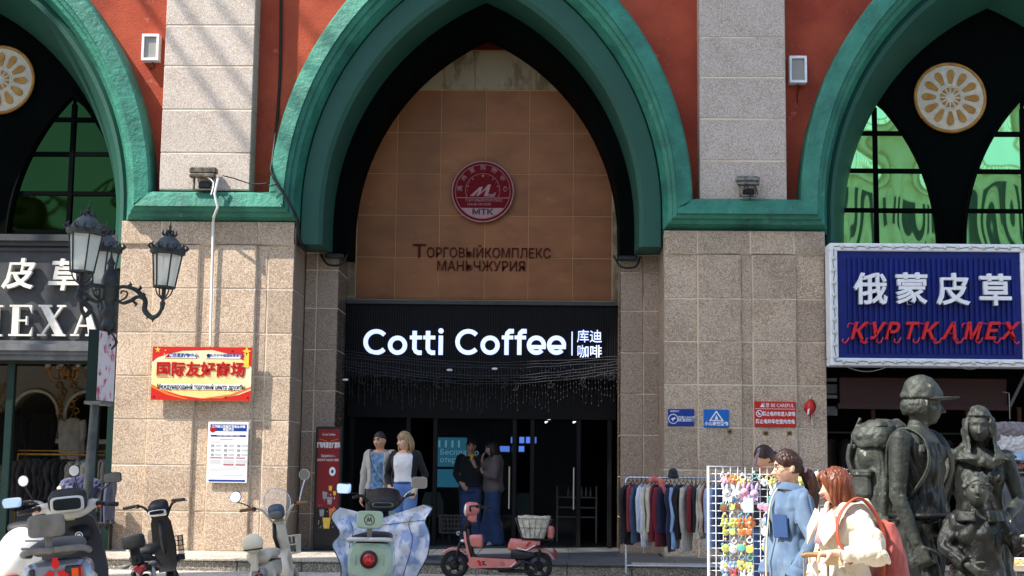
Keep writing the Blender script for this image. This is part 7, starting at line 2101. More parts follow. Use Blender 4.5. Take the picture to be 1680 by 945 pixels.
def grid_rack(px0, px1, pytop, y, label, rz=0):
    a, b = at(px0, pytop, y), at(px1, pytop, y); W = b.x - a.x; H = a.z
    t = thing('grid_rack', (a.x, y, 0), label, 'display rack', 'white grid racks'); t.rotation_euler = (0, 0, rz)
    g = G()
    g.tube([(0, 0, .03), (0, 0, H), (W, 0, H), (W, 0, .03)], .011, 8); g.tube([(0, 0, .04), (W, 0, .04)], .011, 8); g.build('frame', M_grid, t, smooth=40)
    h = G(); h.tube([(0, 0, .04), (0, 0, H)], .0032, 5); o = h.build('wire', M_grid); vd = o.data; bpy.data.objects.remove(o)
    h = G(); h.tube([(0, .006, 0), (W, .006, 0)], .0032, 5); o = h.build('wire', M_grid); hd = o.data; bpy.data.objects.remove(o)
    x = .055
    while x < W - .02: link('wire', vd, t, (x, 0, 0)); x += .0545
    z = H - .055
    while z > .4: link('wire', hd, t, (0, 0, z)); z -= .0545
    g = G()
    for s in (0, W): g.tube([(s, -.22, .02), (s, 0, .10), (s, .22, .02)], .011, 8)
    g.build('foot', M_grid, t, smooth=40)
    return t, W, H


t1, W1, H1 = grid_rack(1162, 1279, 765, 11.0, 'white wire grid rack crowded with colourful hair clips left of the women')
t2, W2, H2 = grid_rack(1283, 1412, 769, 11.35, 'white wire grid rack behind the two walking women')
random.seed(5)
PAL = dict(white=(236, 236, 238), pink=(234, 178, 206), lilac=(198, 170, 216), green=(206, 214, 134), lime=(196, 208, 120), orange=(226, 136, 82), yellow=(236, 212, 110), blue=(130, 168, 206), red=(196, 78, 80), teal=(100, 172, 162), brown=(120, 84, 60), purple=(96, 74, 140), cream=(230, 214, 190), grey=(150, 148, 150))
def clipmat(c):
    k = 'clip_' + c
    return bpy.data.materials.get(k) or mat(k, rgb(*PAL[c]), .45, rnd=.06)


def clip_obj(kind, loc, c, s, label, grp, c2=None):
    t = thing('hair_clip', loc, label, 'hair clip', grp); t.rotation_euler = (rad(random.uniform(-8, 8)), rad(random.uniform(-14, 14)), rad(random.uniform(-20, 20)))
    m = clipmat(c); m2 = clipmat(c2 or 'yellow')
    if kind == 'bunny':                               # plush ears over a round face
        g = G(); g.ell((0, 0, -.02 * s), (.032 * s, .020 * s, .030 * s), 12, 8); g.build('face', m, t, smooth=True)
        for q in (-1, 1): g = G(); g.ell((q * .016 * s, .002, .028 * s), (.012 * s, .010 * s, .034 * s), 10, 8, rotM(0, 0, q * .25)); g.build('ear', m, t, smooth=True)
        g = G(); g.ell((0, -.02 * s, -.026 * s), (.007 * s, .004 * s, .005 * s), 8, 6); g.build('nose', clipmat('brown'), t, smooth=True)
    elif kind == 'flower':
        for k in range(5): a = 2 * PI * k / 5 + s; g = G(); g.ell((.024 * s * math.cos(a), 0, .024 * s * math.sin(a)), (.018 * s, .007 * s, .018 * s), 10, 6); g.build('petal', m, t, smooth=True)
        g = G(); g.ell((0, -.008 * s, 0), (.012 * s, .008 * s, .012 * s), 10, 6); g.build('centre', m2, t, smooth=True)
    elif kind == 'bow':
        for q in (-1, 1): g = G(); g.loft([[(q * .004 * s, -.006, -.008 * s), (q * .004 * s, .006, -.008 * s), (q * .004 * s, .006, .008 * s), (q * .004 * s, -.006, .008 * s)], [(q * .036 * s, -.014, -.028 * s), (q * .036 * s, .012, -.028 * s), (q * .036 * s, .012, .028 * s), (q * .036 * s, -.014, .028 * s)]]); g.build('loop', m, t, smooth=50)
        g = G(); g.ell((0, -.004, 0), (.009 * s, .011 * s, .012 * s), 8, 6); g.build('knot', m, t, smooth=True)
        for q in (-1, 1): g = G(); g.tube([(0, 0, 0), (q * .014 * s, -.004, -.03 * s), (q * .020 * s, 0, -.055 * s)], [.006 * s, .010 * s, .008 * s], 6, flat=.4); g.build('tail', m, t, smooth=True)
    elif kind == 'ring':
        g = G(); g.torus((0, 0, -.01), .020 * s, .005 * s, 'y', 18, 6); g.build('ring', m, t, smooth=True)
        g = G(); g.ell((0, -.004, .016 * s), (.010 * s, .008 * s, .010 * s), 8, 6); g.build('bead', m2, t, smooth=True)
    else:                                             # round face charm on a card
        g = G(); g.lathe([(.030 * s, .004), (.032 * s, 0), (.028 * s, -.010 * s), (.004, -.014 * s)], (0, 0, 0), 20, 'y'); g.build('disc', m, t, smooth=40)
        for q in (-1, 1): g = G(); g.ell((q * .024 * s, 0, .026 * s), (.012 * s, .008 * s, .012 * s), 8, 6); g.build('ear', m2, t, smooth=True)
        for q in (-1, 1): g = G(); g.ell((q * .010 * s, -.013 * s, .004 * s), (.003 * s, .002 * s, .004 * s), 6, 5); g.build('eye', clipmat('brown'), t, smooth=True)
    g = G(); g.tube([(0, .003, .03 * s), (0, -.002, .055 * s), (0, .012, .06 * s)], .002, 5); g.build('hook', M_steel, t)


rows_ = [(.045, 'ring', ['blue', 'white', 'orange', 'yellow', 'white', 'yellow', 'teal', 'white', 'yellow', 'grey'], 1.0, 'top'),
         (.085, 'flower', ['blue', 'pink', 'orange', 'yellow', 'grey', 'yellow', 'white', 'lime'], .9, 'second'),
         (.155, 'bunny', ['white', 'white', 'white', 'pink', 'lilac', 'pink', 'white'], 1.15, 'third'),
         (.215, 'bow', ['blue', 'white', 'blue', 'pink', 'lilac', 'pink', 'teal'], .95, 'fourth'),
         (.275, 'disc', ['cream', 'brown', 'green', 'brown', 'white', 'blue', 'pink', 'pink', 'green'], .95, 'fifth'),
         (.335, 'ring', ['cream', 'yellow', 'white', 'blue', 'blue', 'pink', 'pink', 'yellow'], 1.1, 'sixth'),
         (.395, 'flower', ['lime', 'lime', 'green', 'orange', 'orange', 'orange', 'white', 'white'], 1.15, 'seventh'),
         (.455, 'disc', ['lime', 'lime', 'green', 'orange', 'orange', 'yellow', 'white', 'grey'], .9, 'eighth'),
         (.515, 'ring', ['blue', 'purple', 'white', 'grey', 'white', 'purple', 'white', 'blue'], 1.0, 'ninth'),
         (.575, 'disc', ['lime', 'lime', 'white', 'teal', 'yellow', 'red', 'yellow', 'purple'], 1.1, 'tenth'),
         (.64, 'ring', ['lilac', 'blue', 'grey', 'blue', 'teal', 'blue', 'purple', 'red'], 1.1, 'eleventh'),
         (.70, 'flower', ['blue', 'white', 'blue', 'yellow', 'lime', 'lime', 'pink', 'white'], 1.1, 'twelfth'),
         (.76, 'bunny', ['orange', 'blue', 'red', 'white', 'white', 'yellow', 'pink', 'white'], .9, 'lowest')]
kn = dict(ring='ring charm', flower='flower clip', bunny='long-eared plush clip', bow='ribbon bow', disc='round animal-face clip')
for dz, kind, cs, s, rown in rows_:
    n = len(cs)
    for i, c in enumerate(cs):
        x = .03 + (W1 - .05) * (i + .5) / n + random.uniform(-.008, .008); z = H1 - dz - .02 + random.uniform(-.01, .01)
        o = random.choice(['yellow', 'white', 'cream', 'teal'])
        if (i * 7 + int(dz * 1000)) % 5 == 0: continue
        same = [j for j, q in enumerate(cs) if q == c]
        lab = '%s %s in the %s row of the grid rack' % (c, kn[kind], rown)
        if len(same) > 1:
            k = same.index(i)
            lab += ', left of its twins' if k == 0 else (', right of its twins' if k == len(same) - 1 else ', %s among its twins' % ('', 'second', 'third', 'fourth', 'fifth')[k])
        clip_obj(kind, (t1.location.x + x, 11.0 - .022, z), c, s * random.uniform(.80, 1.02), lab, 'hair clips on the front grid rack', o)
a = at(1228, 829, 10.93)
cd = thing('price_card', (a.x, 10.93, a.z), 'blank pale blue card hanging in the middle of the front grid rack', 'card')
g = G(); g.cbox((0, 0, 0), (.075, .004, .11), .002); g.build('card', mat('pale_card', rgb(206, 216, 236), .5), cd); g = G(); g.torus((0, 0, .065), .012, .002, 'y', 12, 5); g.build('loop', M_steel, cd)
for i in range(12):
    c = random.choice(['pink', 'yellow', 'white', 'lime', 'blue']); k = random.choice(['flower', 'disc', 'bunny'])
    x = .05 + i % 6 * .1; z = H2 - .06 - (i // 6) * .12
    clip_obj(k, (t2.location.x + x, 11.35 - .022, z), c, 1.1, '%s %s on the rear grid rack, %s row, place %s from the left' % (c, kn[k], 'upper' if i < 6 else 'lower', ['one', 'two', 'three', 'four', 'five', 'six'][i % 6]), 'hair clips on the rear grid rack')
tk = thing('price_ticket', at(1237, 764, 11.0), 'slim dark price ticket leaning out of the top of the front grid rack', 'ticket')
g = G(); g.loft([[(0, 0, 0), (.02, 0, 0), (.02, .003, 0), (0, .003, 0)], [(.03, 0, .13), (.05, 0, .135), (.05, .003, .135), (.03, .003, .13)]]); g.build('card', mat('ticket', rgb(120, 110, 130), .5, col2=rgb(60, 54, 70), nscale=60), tk)

# ---------------------------------------------------------------- entrance: door frames, poster stand, hanging lights, things inside
M_doorf = mat('door_frame_dark', rgb(12, 10, 10), .5, spec=.3)
M_doorg = mat('door_glass', (.02, .022, .025), .02, alpha=.12, spec=.3)
g = G(); g.box(-3.49, 24.72, 2.30, 1.04, 24.86, 2.96); g.build('door_header', mat('door_header', rgb(12, 9, 9), .6, spec=.25), bld, world=True)
for i, x in enumerate((-3.42, -2.46, -2.0, -.66, -.36, .42, .94)):
    g = G(); g.cbox((x, 24.80, 1.235), (.08, .10, 2.13), .008); g.build('door_post', M_doorf, bld, world=True)
for x0, x1 in ((-3.38, -2.50), (-1.96, -.70), (-.32, .38)):
    g = G(); g.box(x0, 24.79, PLAT + .02, x1, 24.80, 2.29); g.build('door_pane', M_doorg, bld, world=True)
    g = G(); g.tube([(x1 - .04, 24.72, .8), (x1 - .04, 24.72, 1.5)], .014, 8); g.build('door_handle', M_steel, bld, world=True)
# poster stand
a, b = at(514, 902, 23.0), at(560, 700, 23.0)
ps = thing('poster_stand', (a.x, 23.0, PLAT), 'tall dark red drink poster stand at the left of the entrance', 'poster')
w, h = b.x - a.x, b.z - PLAT
M_prd = mat('poster_maroon', rgb(128, 20, 28), .4)
g = G(); g.cbox((w / 2, .08, h / 2), (w + .03, .12, h), .01); g.build('case', M_plb, ps)
g = G(); g.box(.03, .012, .05, w - .02, .02, h - .04); g.build('poster', M_prd, ps)
g = G(); g.box(.03, .009, .05, w - .02, .0125, h * .34); g.build('print_dark', M_prt_black, ps)
text_mesh('lettering', 'Cotti Coffee', .05, M_prt_white, .002, 0, parent=ps, loc=(a.x + w / 2, 23.008, PLAT + h * .935), sx=.8)
text_mesh('lettering', '好咖啡源自好原料', .10, M_prt_white, .003, .002, parent=ps, loc=(a.x + w / 2, 23.008, PLAT + h * .845), sx=.46)
text_mesh('lettering', 'Хороший кофе —\nрезультат хороших зёрен', .062, M_prt_white, .002, 0, parent=ps, loc=(a.x + w / 2, 23.008, PLAT + h * .745), sx=.44)
flat('print_disc', M_prt_white, ps, [[(w * .68 + .05 * math.cos(q), h * .635 + .07 * math.sin(q)) for q in [i * PI / 10 for i in range(20)]]], .007)
flat('print_disc', M_prt_blue, ps, [[(w * .68 + .02 * math.cos(q), h * .635 + .028 * math.sin(q)) for q in [i * PI / 10 for i in range(20)]]], .004)
flat('print_line', M_prt_org, ps, [[(w * .12, h * .895), (w * .42, h * .88), (w * .42, h * .884), (w * .12, h * .90)], [(w * .88, h * .895), (w * .58, h * .88), (w * .58, h * .884), (w * .88, h * .90)]], .008)
random.seed(4)
for i, (fx, fz, r, mm) in enumerate(((.62, .50, .035, M_prt_yel), (.40, .44, .05, M_prt_grey), (.60, .40, .055, M_prt_grey), (.72, .30, .07, M_prt_org), (.50, .22, .08, M_prt_yel), (.30, .30, .05, M_prt_grey), (.80, .46, .03, M_prt_yel))):
    flat('print_glass', mm, ps, [[(w * fx - r * .8, h * fz + r), (w * fx + r * .8, h * fz + r), (w * fx + r * .55, h * fz - r * 1.1), (w * fx - r * .55, h * fz - r * 1.1)]], .004 - i * .0012)
sp = []
for i in range(36): sp.append(star(w * random.uniform(.15, .85), h * random.uniform(.16, .48), random.uniform(.004, .014), 4))
flat('print_splash', M_prt_white, ps, sp, -.006)['kind'] = 'stuff'
# curtain of unlit fairy lights
M_fairy = mat('fairy_wire', rgb(66, 68, 74), .6)
fl = thing('fairy_lights', (-1.2, 24.0, 3.0), 'curtain of unlit fairy lights with stars and moons under the glowing sign', 'fairy lights')
fpx = lambda px, py: at(px, py, 24.0)
random.seed(9)
g = G()
for q in range(7):
    y0, y1 = 576 + q * 5, 584 + q * 4.5
    P = []
    for i in range(24):
        px = 566 + i * (1014 - 566) / 23; sag = 14 * math.sin(PI * i / 23) if q < 3 else 22 * math.sin(PI * i / 23)
        P.append(fpx(px, y0 + (y1 - y0) * i / 23 + sag + random.uniform(-1, 1)))
    g.tube(P, .0035, 4)
g.build('main_wire', M_fairy, fl, world=True)['kind'] = 'stuff'
g = G(); n = 88
for i in range(n):
    px = 568 + i * (1012 - 568) / (n - 1); y0 = 585 + 14 * math.sin(PI * i / n); L = random.uniform(40, 78)
    P = [fpx(px + random.uniform(-.8, .8), y0 + L * k / 6) for k in range(7)]; g.tube(P, .0018, 3)
    for k in range(1, 7):
        if random.random() < .7:
            p = P[k]; g.add([(p.x - .007, p.y, p.z), (p.x, p.y - .007, p.z), (p.x + .007, p.y, p.z), (p.x, p.y, p.z - .03), (p.x, p.y, p.z + .006)], [(0, 1, 3), (1, 2, 3), (2, 0, 3), (0, 4, 1), (1, 4, 2), (2, 4, 0)])
g.build('strand', M_fairy, fl, world=True)['kind'] = 'stuff'
for i, (px, py, k, s) in enumerate(((596, 622, 'moon', 1), (621, 624, 'moon', 1), (632, 612, 'star', .35), (647, 621, 'star', .4), (663, 627, 'star', 1), (679, 628, 'star', .9), (690, 624, 'star', .4), (720, 628, 'moon', 1), (735, 628, 'moon', .7), (781, 628, 'star', .9), (814, 624, 'star', .4), (825, 628, 'moon', -1), (844, 632, 'moon', -1), (904, 632, 'star', .8), (916, 618, 'star', .4), (930, 622, 'star', .4), (960, 627, 'moon', 1), (993, 614, 'star', .5), (1003, 619, 'star', .9))):
    p = fpx(px, py); g = G()
    if k == 'star':
        pts = star(p.x, p.z, .085 * s, 5); pts.append(pts[0]); g.tube([(x, 23.99, z) for x, z in pts], .0035, 4)
    else:
        sg = 1 if s > 0 else -1; s = abs(s)
        P = [(p.x - sg * .07 * s * math.cos(rad(q)), 23.99, p.z + .085 * s * math.sin(rad(q))) for q in range(-100, 101, 20)] + [(p.x + sg * .03 * s - sg * .055 * s * math.cos(rad(q)), 23.99, p.z + .075 * s * math.sin(rad(q))) for q in range(90, -91, -20)]
        P.append(P[0]); g.tube(P, .0035, 4)
    g.build({'star': 'star_outline', 'moon': 'moon_outline'}[k], M_fairy, fl, world=True)
for px, py, yy in ((738, 607, 23.97), (812, 605, 23.97), (567, 623, 23.6)):
    p = at(px, py, yy); t = thing('plug_box', p, {738: 'white plug box hanging left of centre on the fairy light wires', 812: 'white plug box hanging right of centre on the fairy light wires', 567: 'white camera stub on the left jamb beside the fairy lights'}[px], 'plug', None)
    g = G(); g.cbox((0, 0, 0), (.08, .04, .035), .008); g.build('body', M_white, t); g = G(); g.lathe([(.012, -.05), (.012, .0)], (0, 0, 0), 8, 'x'); g.build('plug', M_white, t)
# things glimpsed inside
M_teal = mat('teal_lit_panel', rgb(30, 66, 80), .4, emit=rgb(44, 118, 150), estr=.22)
M_scr = mat('lit_screen', rgb(60, 70, 120), .4, emit=rgb(84, 124, 226), estr=.5)
M_tealtx = mat('teal_print', rgb(150, 190, 200), .4, emit=rgb(130, 178, 196), estr=.2)
a, b = at(711, 799, 27.0), at(766, 718, 27.0)
tp = thing('lit_panel', (a.x, 27.0, a.z), 'glowing teal wall panel with pale lettering inside the entrance', 'lit sign')
w, h = b.x - a.x, b.z - a.z
g = G(); g.box(0, 0, h * .52 - .1, w, .05, h); g.box(0, 0, 0, w, .05, h * .36); g.build('panel', M_teal, tp); bpy.data.objects['panel']['kind'] = 'stuff' if 0 else 'part'
del bpy.data.objects['panel']['kind']
g = G()
for i in range(4): g.box(w * (.13 + .2 * i), -.01, h * .80, w * (.19 + .2 * i), 0, h * .94)
g.build('print', M_tealtx, tp)['kind'] = 'stuff'
text_mesh('lettering', 'Бесплатно\nоткрыто', .14, M_tealtx, .004, 0, align='LEFT', parent=tp, loc=(a.x + w * .18, 26.99, a.z + h * .62))
for i, (x0, y0, x1, y1) in enumerate(((838, 717, 846, 727), (852, 717, 860, 727), (863, 717, 880, 727), (820, 732, 836, 741), (840, 732, 847, 741), (851, 732, 860, 741), (748, 731, 760, 739), (797, 731, 801, 741))):
    a, b = at(x0, y1, 28.0), at(x1, y0, 28.0)
    t = thing('menu_screen', (a.x, 28.0, a.z), ['upper row glowing menu screen, first from the left', 'upper row glowing menu screen, narrow middle one', 'upper row glowing menu screen, wide right one', 'lower row wide glowing menu screen nearest the hoodie woman', 'lower row glowing menu screen, middle one', 'lower row glowing menu screen at the right', 'small lilac screen over the teal panel', 'sliver of glowing screen beside the hoodie woman'][i], 'screen', 'glowing menu screens inside the entrance')
    g = G(); g.box(0, 0, 0, b.x - a.x, .04, b.z - a.z); g.build('display', M_scr, t); g = G(); g.box(-.015, .01, -.015, b.x - a.x + .015, .06, b.z - a.z + .015); g.build('bezel', M_plb, t)
M_chair = mat('pale_chair', rgb(84, 98, 92), .5)
for i, (px, py) in enumerate(((716, 812), (846, 812))):
    a = at(px, py, 26.5)
    t = thing('cafe_chair', (a.x, 26.5, PLAT), ['pale green cafe chair inside, behind the blue covered scooter mirror', 'pale green cafe chair inside, right of the hoodie woman'][i], 'chair', 'cafe chairs inside the entrance', rz=rad(20 - 50 * i))
    g = G(); g.loft([[(-.2, .2, .46), (.2, .2, .46), (.2, .22, .46), (-.2, .22, .46)], [(-.2, .25, .7), (.2, .25, .7), (.2, .27, .7), (-.2, .27, .7)], [(-.14, .28, .86), (.14, .28, .86), (.14, .30, .86), (-.14, .30, .86)]]); g.build('backrest', M_chair, t, smooth=40)
    g = G(); g.cbox((0, 0, .45), (.42, .42, .03), .012); g.build('seat', M_chair, t)
    for sx in (-1, 1):
        for sy in (-1, 1): g = G(); g.tube([(sx * .16, sy * .16, .44), (sx * .20, sy * .20, 0)], .012, 6); g.build('leg', M_chair, t)
a = at(960, 815, 26.5)
t = thing('display_shelf', (a.x - .3, 26.5, PLAT), 'dim display shelf with small bottles at the right inside the entrance', 'shelf')
for k, z in enumerate((.45, .62, .80)): g = G(); g.cbox((.15, .1, z), (.7, .3, .02), .004); g.build('board', M_plg, t)
for x in (-.2, .5): g = G(); g.cbox((x, .1, .5), (.03, .3, 1.0), .004); g.build('side_panel', M_plg, t)
for k in range(6):
    b = thing('bottle', (a.x - .3 + .0 + k * .08, 26.55, PLAT + .81), 'small pale bottle, %s from the left on the dim display shelf' % ('first', 'second', 'third', 'fourth', 'fifth', 'last')[k], 'bottle', 'bottles on the dim shelf'); g = G(); g.lathe([(.022, 0), (.024, .10), (.010, .14), (.010, .18)], (0, 0, 0), 8); g.build('glass', M_plg, b, smooth=True)
M_tube = mat('lit_tube', rgb(255, 255, 255), .4, emit=(.9, .95, 1), estr=1.2)
for i, (x0, y0, x1, y1) in enumerate(((895, 693, 905, 684), (941, 693, 950, 686))):
    t = thing('tube_light', at(x0, y0, 27.5), ['short glowing ceiling tube above the display shelf, left one', 'short glowing ceiling tube above the display shelf, right one'][i], 'light', 'ceiling tubes inside the entrance')
    g = G(); g.tube([V(0, 0, 0), at(x1, y1, 27.5) - at(x0, y0, 27.5) + V(0, .3, 0)], .018, 8); g.build('tube', M_tube, t); g = G(); g.box(-.02, 0, .02, .12, .1, .05); g.build('fitting', M_plg, t)

# ---------------------------------------------------------------- left shop: arched niches, chandelier, coats
g = G(); g.box(-12.2, 26.30, PLAT, -6.8, 26.34, 1.9) ; nw = g.build('niche_wall', M_wallwhite, bld, world=True)
def niche(cx, w):
    g = G(); zs_, zt_ = 1.9, 3.2; pts = arch_path(cx, w, 2.35, .0001, 1.9, 1.9, 10); wallstrip(g, pts, zt_, 26.1, 26.34); g.build('niche_arch', M_wallwhite, bld, world=True)
    g = G(); rings = []
    for u, y in ((0, 26.1), (0, 26.04), (.05, 26.02), (.07, 26.1)): rings.append([(x, y, z) for x, z in arch_path(cx, w + u, 2.35, .0001, 1.9, 1.9, 10)])
    g.loft(rings, cap=False, closed=False); g.build('niche_moulding', M_cream, bld, smooth=40, world=True)
for cx in (-10.6, -9.3, -8.35): niche(cx, .38)
for xa, xb in ((-12.2, -10.98), (-10.22, -9.68), (-8.92, -8.73), (-7.97, -6.8)):
    g = G(); g.box(xa, 26.1, 1.9, xb, 26.34, 3.2); g.build('niche_pier', M_wallwhite, bld, world=True)
g = G(); g.box(-12.2, 26.0, 1.82, -6.8, 26.34, 1.9); g.build('shelf_rail', M_cream, bld, world=True)
for i, x in enumerate((-10.0, -9.8, -8.85, -8.6, -7.9)):
    g = G()
    for k in range(6): g.torus((x + .05 * math.sin(k * 2.1), 26.05, 2.3 + .11 * k), .05, .016, 'y', 12, 6)
    g.build('gilt_scroll', M_gold, bld, world=True, smooth=True)['kind'] = 'stuff'
a = at(112, 610, 24.6)
ch = thing('chandelier', (a.x, 24.6, a.z), 'gilt chandelier hanging inside the left fur shop', 'chandelier')
g = G(); g.tube([(0, 0, .3), (0, 0, -.1)], .02, 8); g.lathe([(.02, .1), (.07, .02), (.05, -.08), (.02, -.14)], (0, 0, 0), 12); g.build('stem', M_gold, ch, smooth=True)
for k in range(8):
    q = 2 * PI * k / 8; c, s = math.cos(q), math.sin(q); g = G(); g.tube([(0, 0, -.05), (.15 * c, .15 * s, -.13), (.30 * c, .30 * s, -.10), (.36 * c, .36 * s, .02)], .014, 6, smooth=4); g.lathe([(.02, .02), (.05, .04), (.055, .05)], (.36 * c, .36 * s, 0), 10); g.build('arm', M_gold, ch, smooth=True)
    g = G(); g.lathe([(.03, .05), (.045, .09), (.03, .13), (.01, .15)], (.36 * c, .36 * s, 0), 10); g.build('candle_shade', M_cream, ch, smooth=True)
def hung(label, px, py, y, w, L, c, yaw=0, grp='coats in the left fur shop', th=.06, parentless=True):
    a = at(px, py, y); t = thing('hanging_coat', a, label, 'coat', grp); g = G(); garment(g, V(0, 0, 0), w, L, th, .5, yaw, px); skin_mesh(g, 'fabric', cm(c), t, .014, 2, [(.02, (12, 12, 4))], seed=px); g = G(); hanger(g, V(0, 0, 0), w * .9, yaw); g.build('hanger', M_plb, t)
hung('long black coat hanging under the middle arched niche', 68, 675, 26.0, .5, .95, (22, 22, 24))
hung('long white fur coat hanging right of the mirror in the left shop', 120, 682, 26.0, .42, .95, (208, 204, 196))
hung('dark coat hanging near the left shop frame post', 18, 672, 26.0, .5, .95, (30, 28, 30))
g = G(); g.box(-8.55, 26.0, .6, -8.25, 26.08, 1.9); g.build('mirror_panel', M_blackm, bld, world=True)
a = at(30, 745, 24.2); b = at(165, 750, 24.2)
rl = thing('coat_rail', (a.x, 24.2, PLAT), 'gilt coat rail in the window of the left fur shop', 'clothes rail')
g = G(); g.tube([(0, 0, a.z - PLAT), (b.x - a.x + .5, 0, a.z - PLAT)], .018, 8); g.tube([(0, 0, a.z - PLAT + .06), (b.x - a.x + .5, 0, a.z - PLAT + .06)], .01, 8)
for x in (0, .8, b.x - a.x + .5): g.tube([(x, 0, 0), (x, 0, a.z - PLAT)], .018, 8)
g.build('rail', M_gold, rl, smooth=True)
random.seed(31)
cc = [(60, 48, 44), (44, 38, 38), (36, 32, 34), (28, 26, 28), (34, 30, 32), (40, 36, 36), (30, 28, 30), (26, 24, 26), (166, 158, 146), (176, 168, 156), (186, 178, 166), (172, 164, 150), (180, 170, 158), (150, 144, 136)]
for i, c in enumerate(cc):
    x = a.x + .12 + i * (b.x - a.x + .2) / 14; t = thing('hanging_coat', (x, 24.2, a.z - .05), ['brown fur coat', 'dark brown fur coat', 'charcoal fur coat', 'black fur coat', 'soot brown fur coat', 'dark taupe fur coat', 'near-black fur coat', 'jet black fur coat', 'pale grey fur coat', 'light grey fur coat', 'silver beige fur coat', 'sand grey fur coat', 'pale beige fur coat', 'mid grey fur coat'][i] + ' on the gilt rail in the left shop', 'coat', 'fur coats on the gilt rail')
    g = G(); garment(g, V(0, 0, 0), .5, .85, .05, .5, rad(90 + random.uniform(-30, -10)), i); skin_mesh(g, 'fabric', cm(c), t, .016, 1, [(.03, (20, 20, 8))], seed=i)
# bales in the left doorway
for i, (px, py, r, c) in enumerate(((118, 800, .17, (90, 96, 124)), (135, 798, .18, (38, 42, 78)), (150, 800, .14, (46, 48, 86)), (104, 802, .10, (222, 206, 176)), (118, 830, .2, (40, 42, 50)))):
    a = at(px, py, 22.0); t = thing('clothes_bundle', a, ['grey blue bundle of clothes in the left shop doorway', 'navy bundle of clothes in the left shop doorway', 'dark indigo bundle next to the lamp post in the doorway', 'cream hat lying on the bundles in the left doorway', 'dark bundle low in the left shop doorway'][i], 'bundle', 'clothes bundles in the left doorway')
    g = G(); g.ell((0, 0, 0), (r, r * .8, r * .8), 18, 12); skin_mesh(g, 'fabric', cm(c), t, .012, 1, [(.06, 9), (.02, 22)], seed=i)
tb = thing('bundle_table', (at(128, 850, 22.0).x, 22.1, 0), 'low dark trestle table under the clothes bundles in the left doorway', 'table')
g = G(); g.cbox((0, 0, .58), (.9, .6, .04), .01); g.build('top', M_plb, tb)
for sx in (-1, 1):
    for sy in (-1, 1): g = G(); g.cbox((sx * .40, sy * .25, .29), (.04, .04, .56), .005); g.build('leg', M_plb, tb)
# dark dress stand at the right of the left doorway
for i, (px, py, c) in enumerate(((181, 790, (66, 72, 96)), (172, 800, (30, 34, 50)))):
    hung(['blue patterned shirt hanging at the edge of the left pier', 'dark jacket hanging beside the patterned shirt at the left pier'][i], px + 2, py - 8, 21.9 + .2 * i, .26, .6, c, rad(82), 'shirts by the left pier', .04)
bt = thing('white_tub', (at(215, 903, 22.1).x, 22.1, PLAT), 'small white plastic tub at the foot of the left pier', 'tub')
g = G(); g.lathe([(.085, 0), (.115, .10), (.12, .105), (.11, .10), (.08, .01)], (0, 0, 0), 20); g.build('shell', M_white, bt, smooth=40)

# ---------------------------------------------------------------- right shop: white fur jacket, racks of jackets
a = at(1657, 690, 20.5)
fj = thing('fur_jacket', a, 'white fur jacket with patterned yoke hanging right of the hooded statue', 'jacket')
g = G(); garment(g, V(0, 0, 0), .56, .40, .10, .22, rad(6), 1); skin_mesh(g, 'fur', cloth('white_fur', rgb(228, 226, 224), rgb(196, 194, 194), 14), fj, .012, 1, [(.03, 26)])
g = G(); garment(g, V(0, -.03, .01), .50, .20, .10, .12, rad(6), 1); skin_mesh(g, 'yoke', cloth('grey_lace', rgb(146, 136, 140), rgb(104, 96, 102), 30), fj, .012, 1, [(.015, 22)])
g = G(); g.tube([(0, 0, .02), (0, 0, .38), (-.05, .1, .40)], .006, 6); g.build('hook', M_steel, fj)
rk2 = thing('jacket_rack', (at(1640, 800, 19).x, 19.0, 0), 'dark rail of grey jackets at the right edge behind the statues', 'clothes rack')
zt2 = at(1650, 775, 19).z
g = G(); g.tube([(-.5, 0, .03), (-.5, 0, zt2), (1.2, 0, zt2), (1.2, 0, .03)], .014, 8); g.build('frame', M_steel, rk2)
for i, (px, c) in enumerate(((1628, (36, 36, 38)), (1643, (66, 70, 74)), (1660, (104, 108, 112)), (1676, (96, 100, 104)), (1690, (80, 84, 90)))):
    a = at(px, 780, 19.0); t = thing('hanging_jacket', a, ['black jacket at the left end of the far right rail', 'dark grey jacket second on the far right rail', 'grey denim jacket facing the street on the far right rail', 'mid grey jacket right of the denim one', 'blue grey jacket at the frame edge on the far right rail'][i], 'jacket', 'jackets on the far right rail')
    g = G(); garment(g, V(0, 0, 0), .5, .68, .07, .5, rad(30 if i != 2 else 5), i); skin_mesh(g, 'fabric', cm(c), t, .012, 2, [(.02, (10, 10, 5)), (-.006, 18)], seed=i); g = G(); hanger(g, V(0, 0, 0), .44, rad(10)); g.build('hanger', M_plb, t)
for i, (px, py, c, r) in enumerate(((1648, 757, (150, 146, 140), .13), (1662, 752, (60, 56, 60), .12), (1676, 750, (150, 176, 206), .14), (1668, 764, (150, 90, 76), .10), (1652, 768, (70, 68, 70), .12))):
    a = at(px, py, 19.1); t = thing('cap', a, ['grey cap on the shelf above the far right rail', 'charcoal cap on the shelf above the far right rail', 'light blue cap on the shelf above the far right rail', 'brown cap low on the shelf above the far right rail', 'dark grey cap low on the shelf above the far right rail'][i], 'hat', 'caps above the far right rail')
    g = G(); g.ell((0, 0, 0), (r, r, r * .55), 16, 10); g.ell((-.06, -.08, -.03), (r * .9, r * .7, .02), 14, 8); skin_mesh(g, 'crown', cm(c), t, .012, 1, [(.01, 12)])
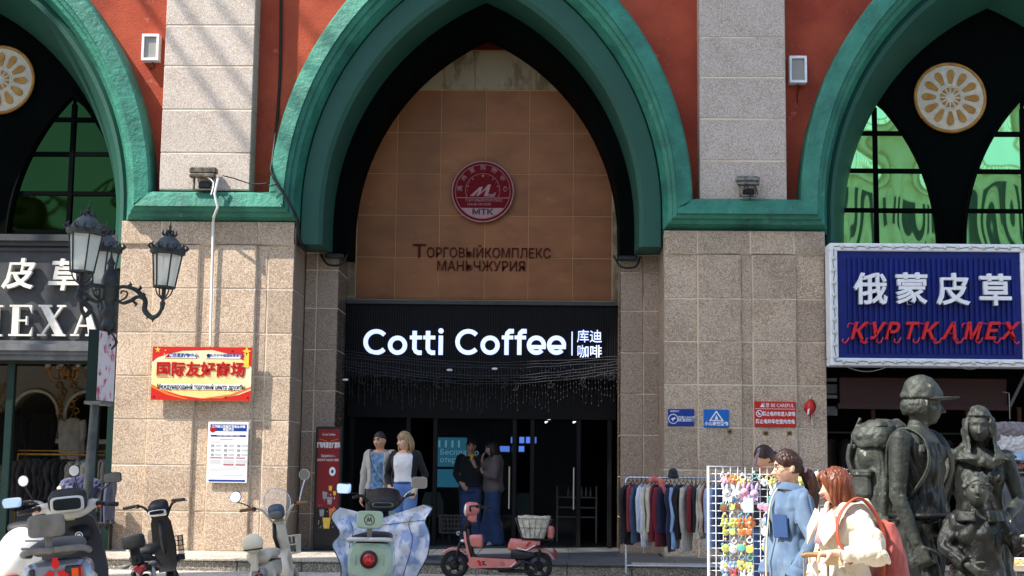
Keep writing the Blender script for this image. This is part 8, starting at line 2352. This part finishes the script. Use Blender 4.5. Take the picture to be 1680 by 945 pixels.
# low rail with white uprights and a tray of orange goods at the lower right
a = at(1662, 925, 12.5)
ty = thing('tray', (a.x, 12.5, a.z - .03), 'round tray of orange trinkets at the lower right corner', 'tray')
g = G(); g.lathe([(.15, -.02), (.20, .02), (.205, .03), (.19, .03), (.14, 0)], (0, 0, 0), 24); g.build('dish', mat('cream_dish', rgb(226, 216, 196), .6), ty, smooth=40)
g = G()
for i in range(70): q = random.uniform(0, 6.3); rr2 = random.uniform(0, .15); g.ell((rr2 * math.cos(q), rr2 * math.sin(q), .03 + random.uniform(0, .03)), (.018, .012, .012), 6, 4)
g.build('trinkets', mat('orange_trinkets', rgb(216, 120, 60), .5, col2=rgb(240, 210, 150), nscale=40), ty)['kind'] = 'stuff'
pz = a.z - .05
g = G(); g.lathe([(.16, 0), (.16, .02), (.03, .03), (.03, pz)], (a.x, 12.5, 0), 12); tag(g.build('tray_stand', M_plg), 'grey pedestal under the tray of orange trinkets', 'stand')
ud = thing('wire_stand', (at(1657, 880, 15).x, 15.0, 0), 'white wire display stand near the right edge behind the boy statue', 'display stand')
g = G(); g.tube([(0, 0, 0), (0, 0, 1.02)], .014, 8); g.tube([(-.3, 0, .78), (.4, 0, .78)], .010, 6); g.tube([(-.3, 0, .62), (.4, 0, .62)], .010, 6); g.tube([(-.3, 0, .0), (-.3, 0, .78)], .01, 6); g.tube([(.4, 0, .0), (.4, 0, .78)], .01, 6); g.build('frame', M_white, ud)
# dark goods glimpsed on a rail deep inside the right stall
random.seed(12)
for i in range(9):
    x = 4.6 + i * .28; t = thing('hanging_coat', (x, 24.6, 2.05), ['dim coat, first from the pier, deep in the right stall', 'dim coat, second from the pier, deep in the right stall', 'dim coat, third from the pier, deep in the right stall', 'dim coat behind the rucksack, deep in the right stall', 'dim coat behind the statue cap, deep in the right stall', 'dim coat between the statues, left one, deep in the stall', 'dim coat between the statues, right one, deep in the stall', 'dim coat behind the hooded statue, deep in the stall', 'dim coat right of the hooded statue, deep in the stall'][i], 'coat', 'dim coats in the right stall')
    g = G(); garment(g, V(0, 0, 0), .5, .9, .06, .5, rad(60), i); skin_mesh(g, 'fabric', cm(random.choice([(70, 66, 66), (110, 100, 92), (46, 44, 48), (84, 60, 52)])), t, .02, 1)
g = G(); g.tube([(4.4, 24.6, 2.13), (7.6, 24.6, 2.13)], .015, 6); tag(g.build('stall_rail', M_steel), 'steel rail for coats deep inside the right stall', 'clothes rail')
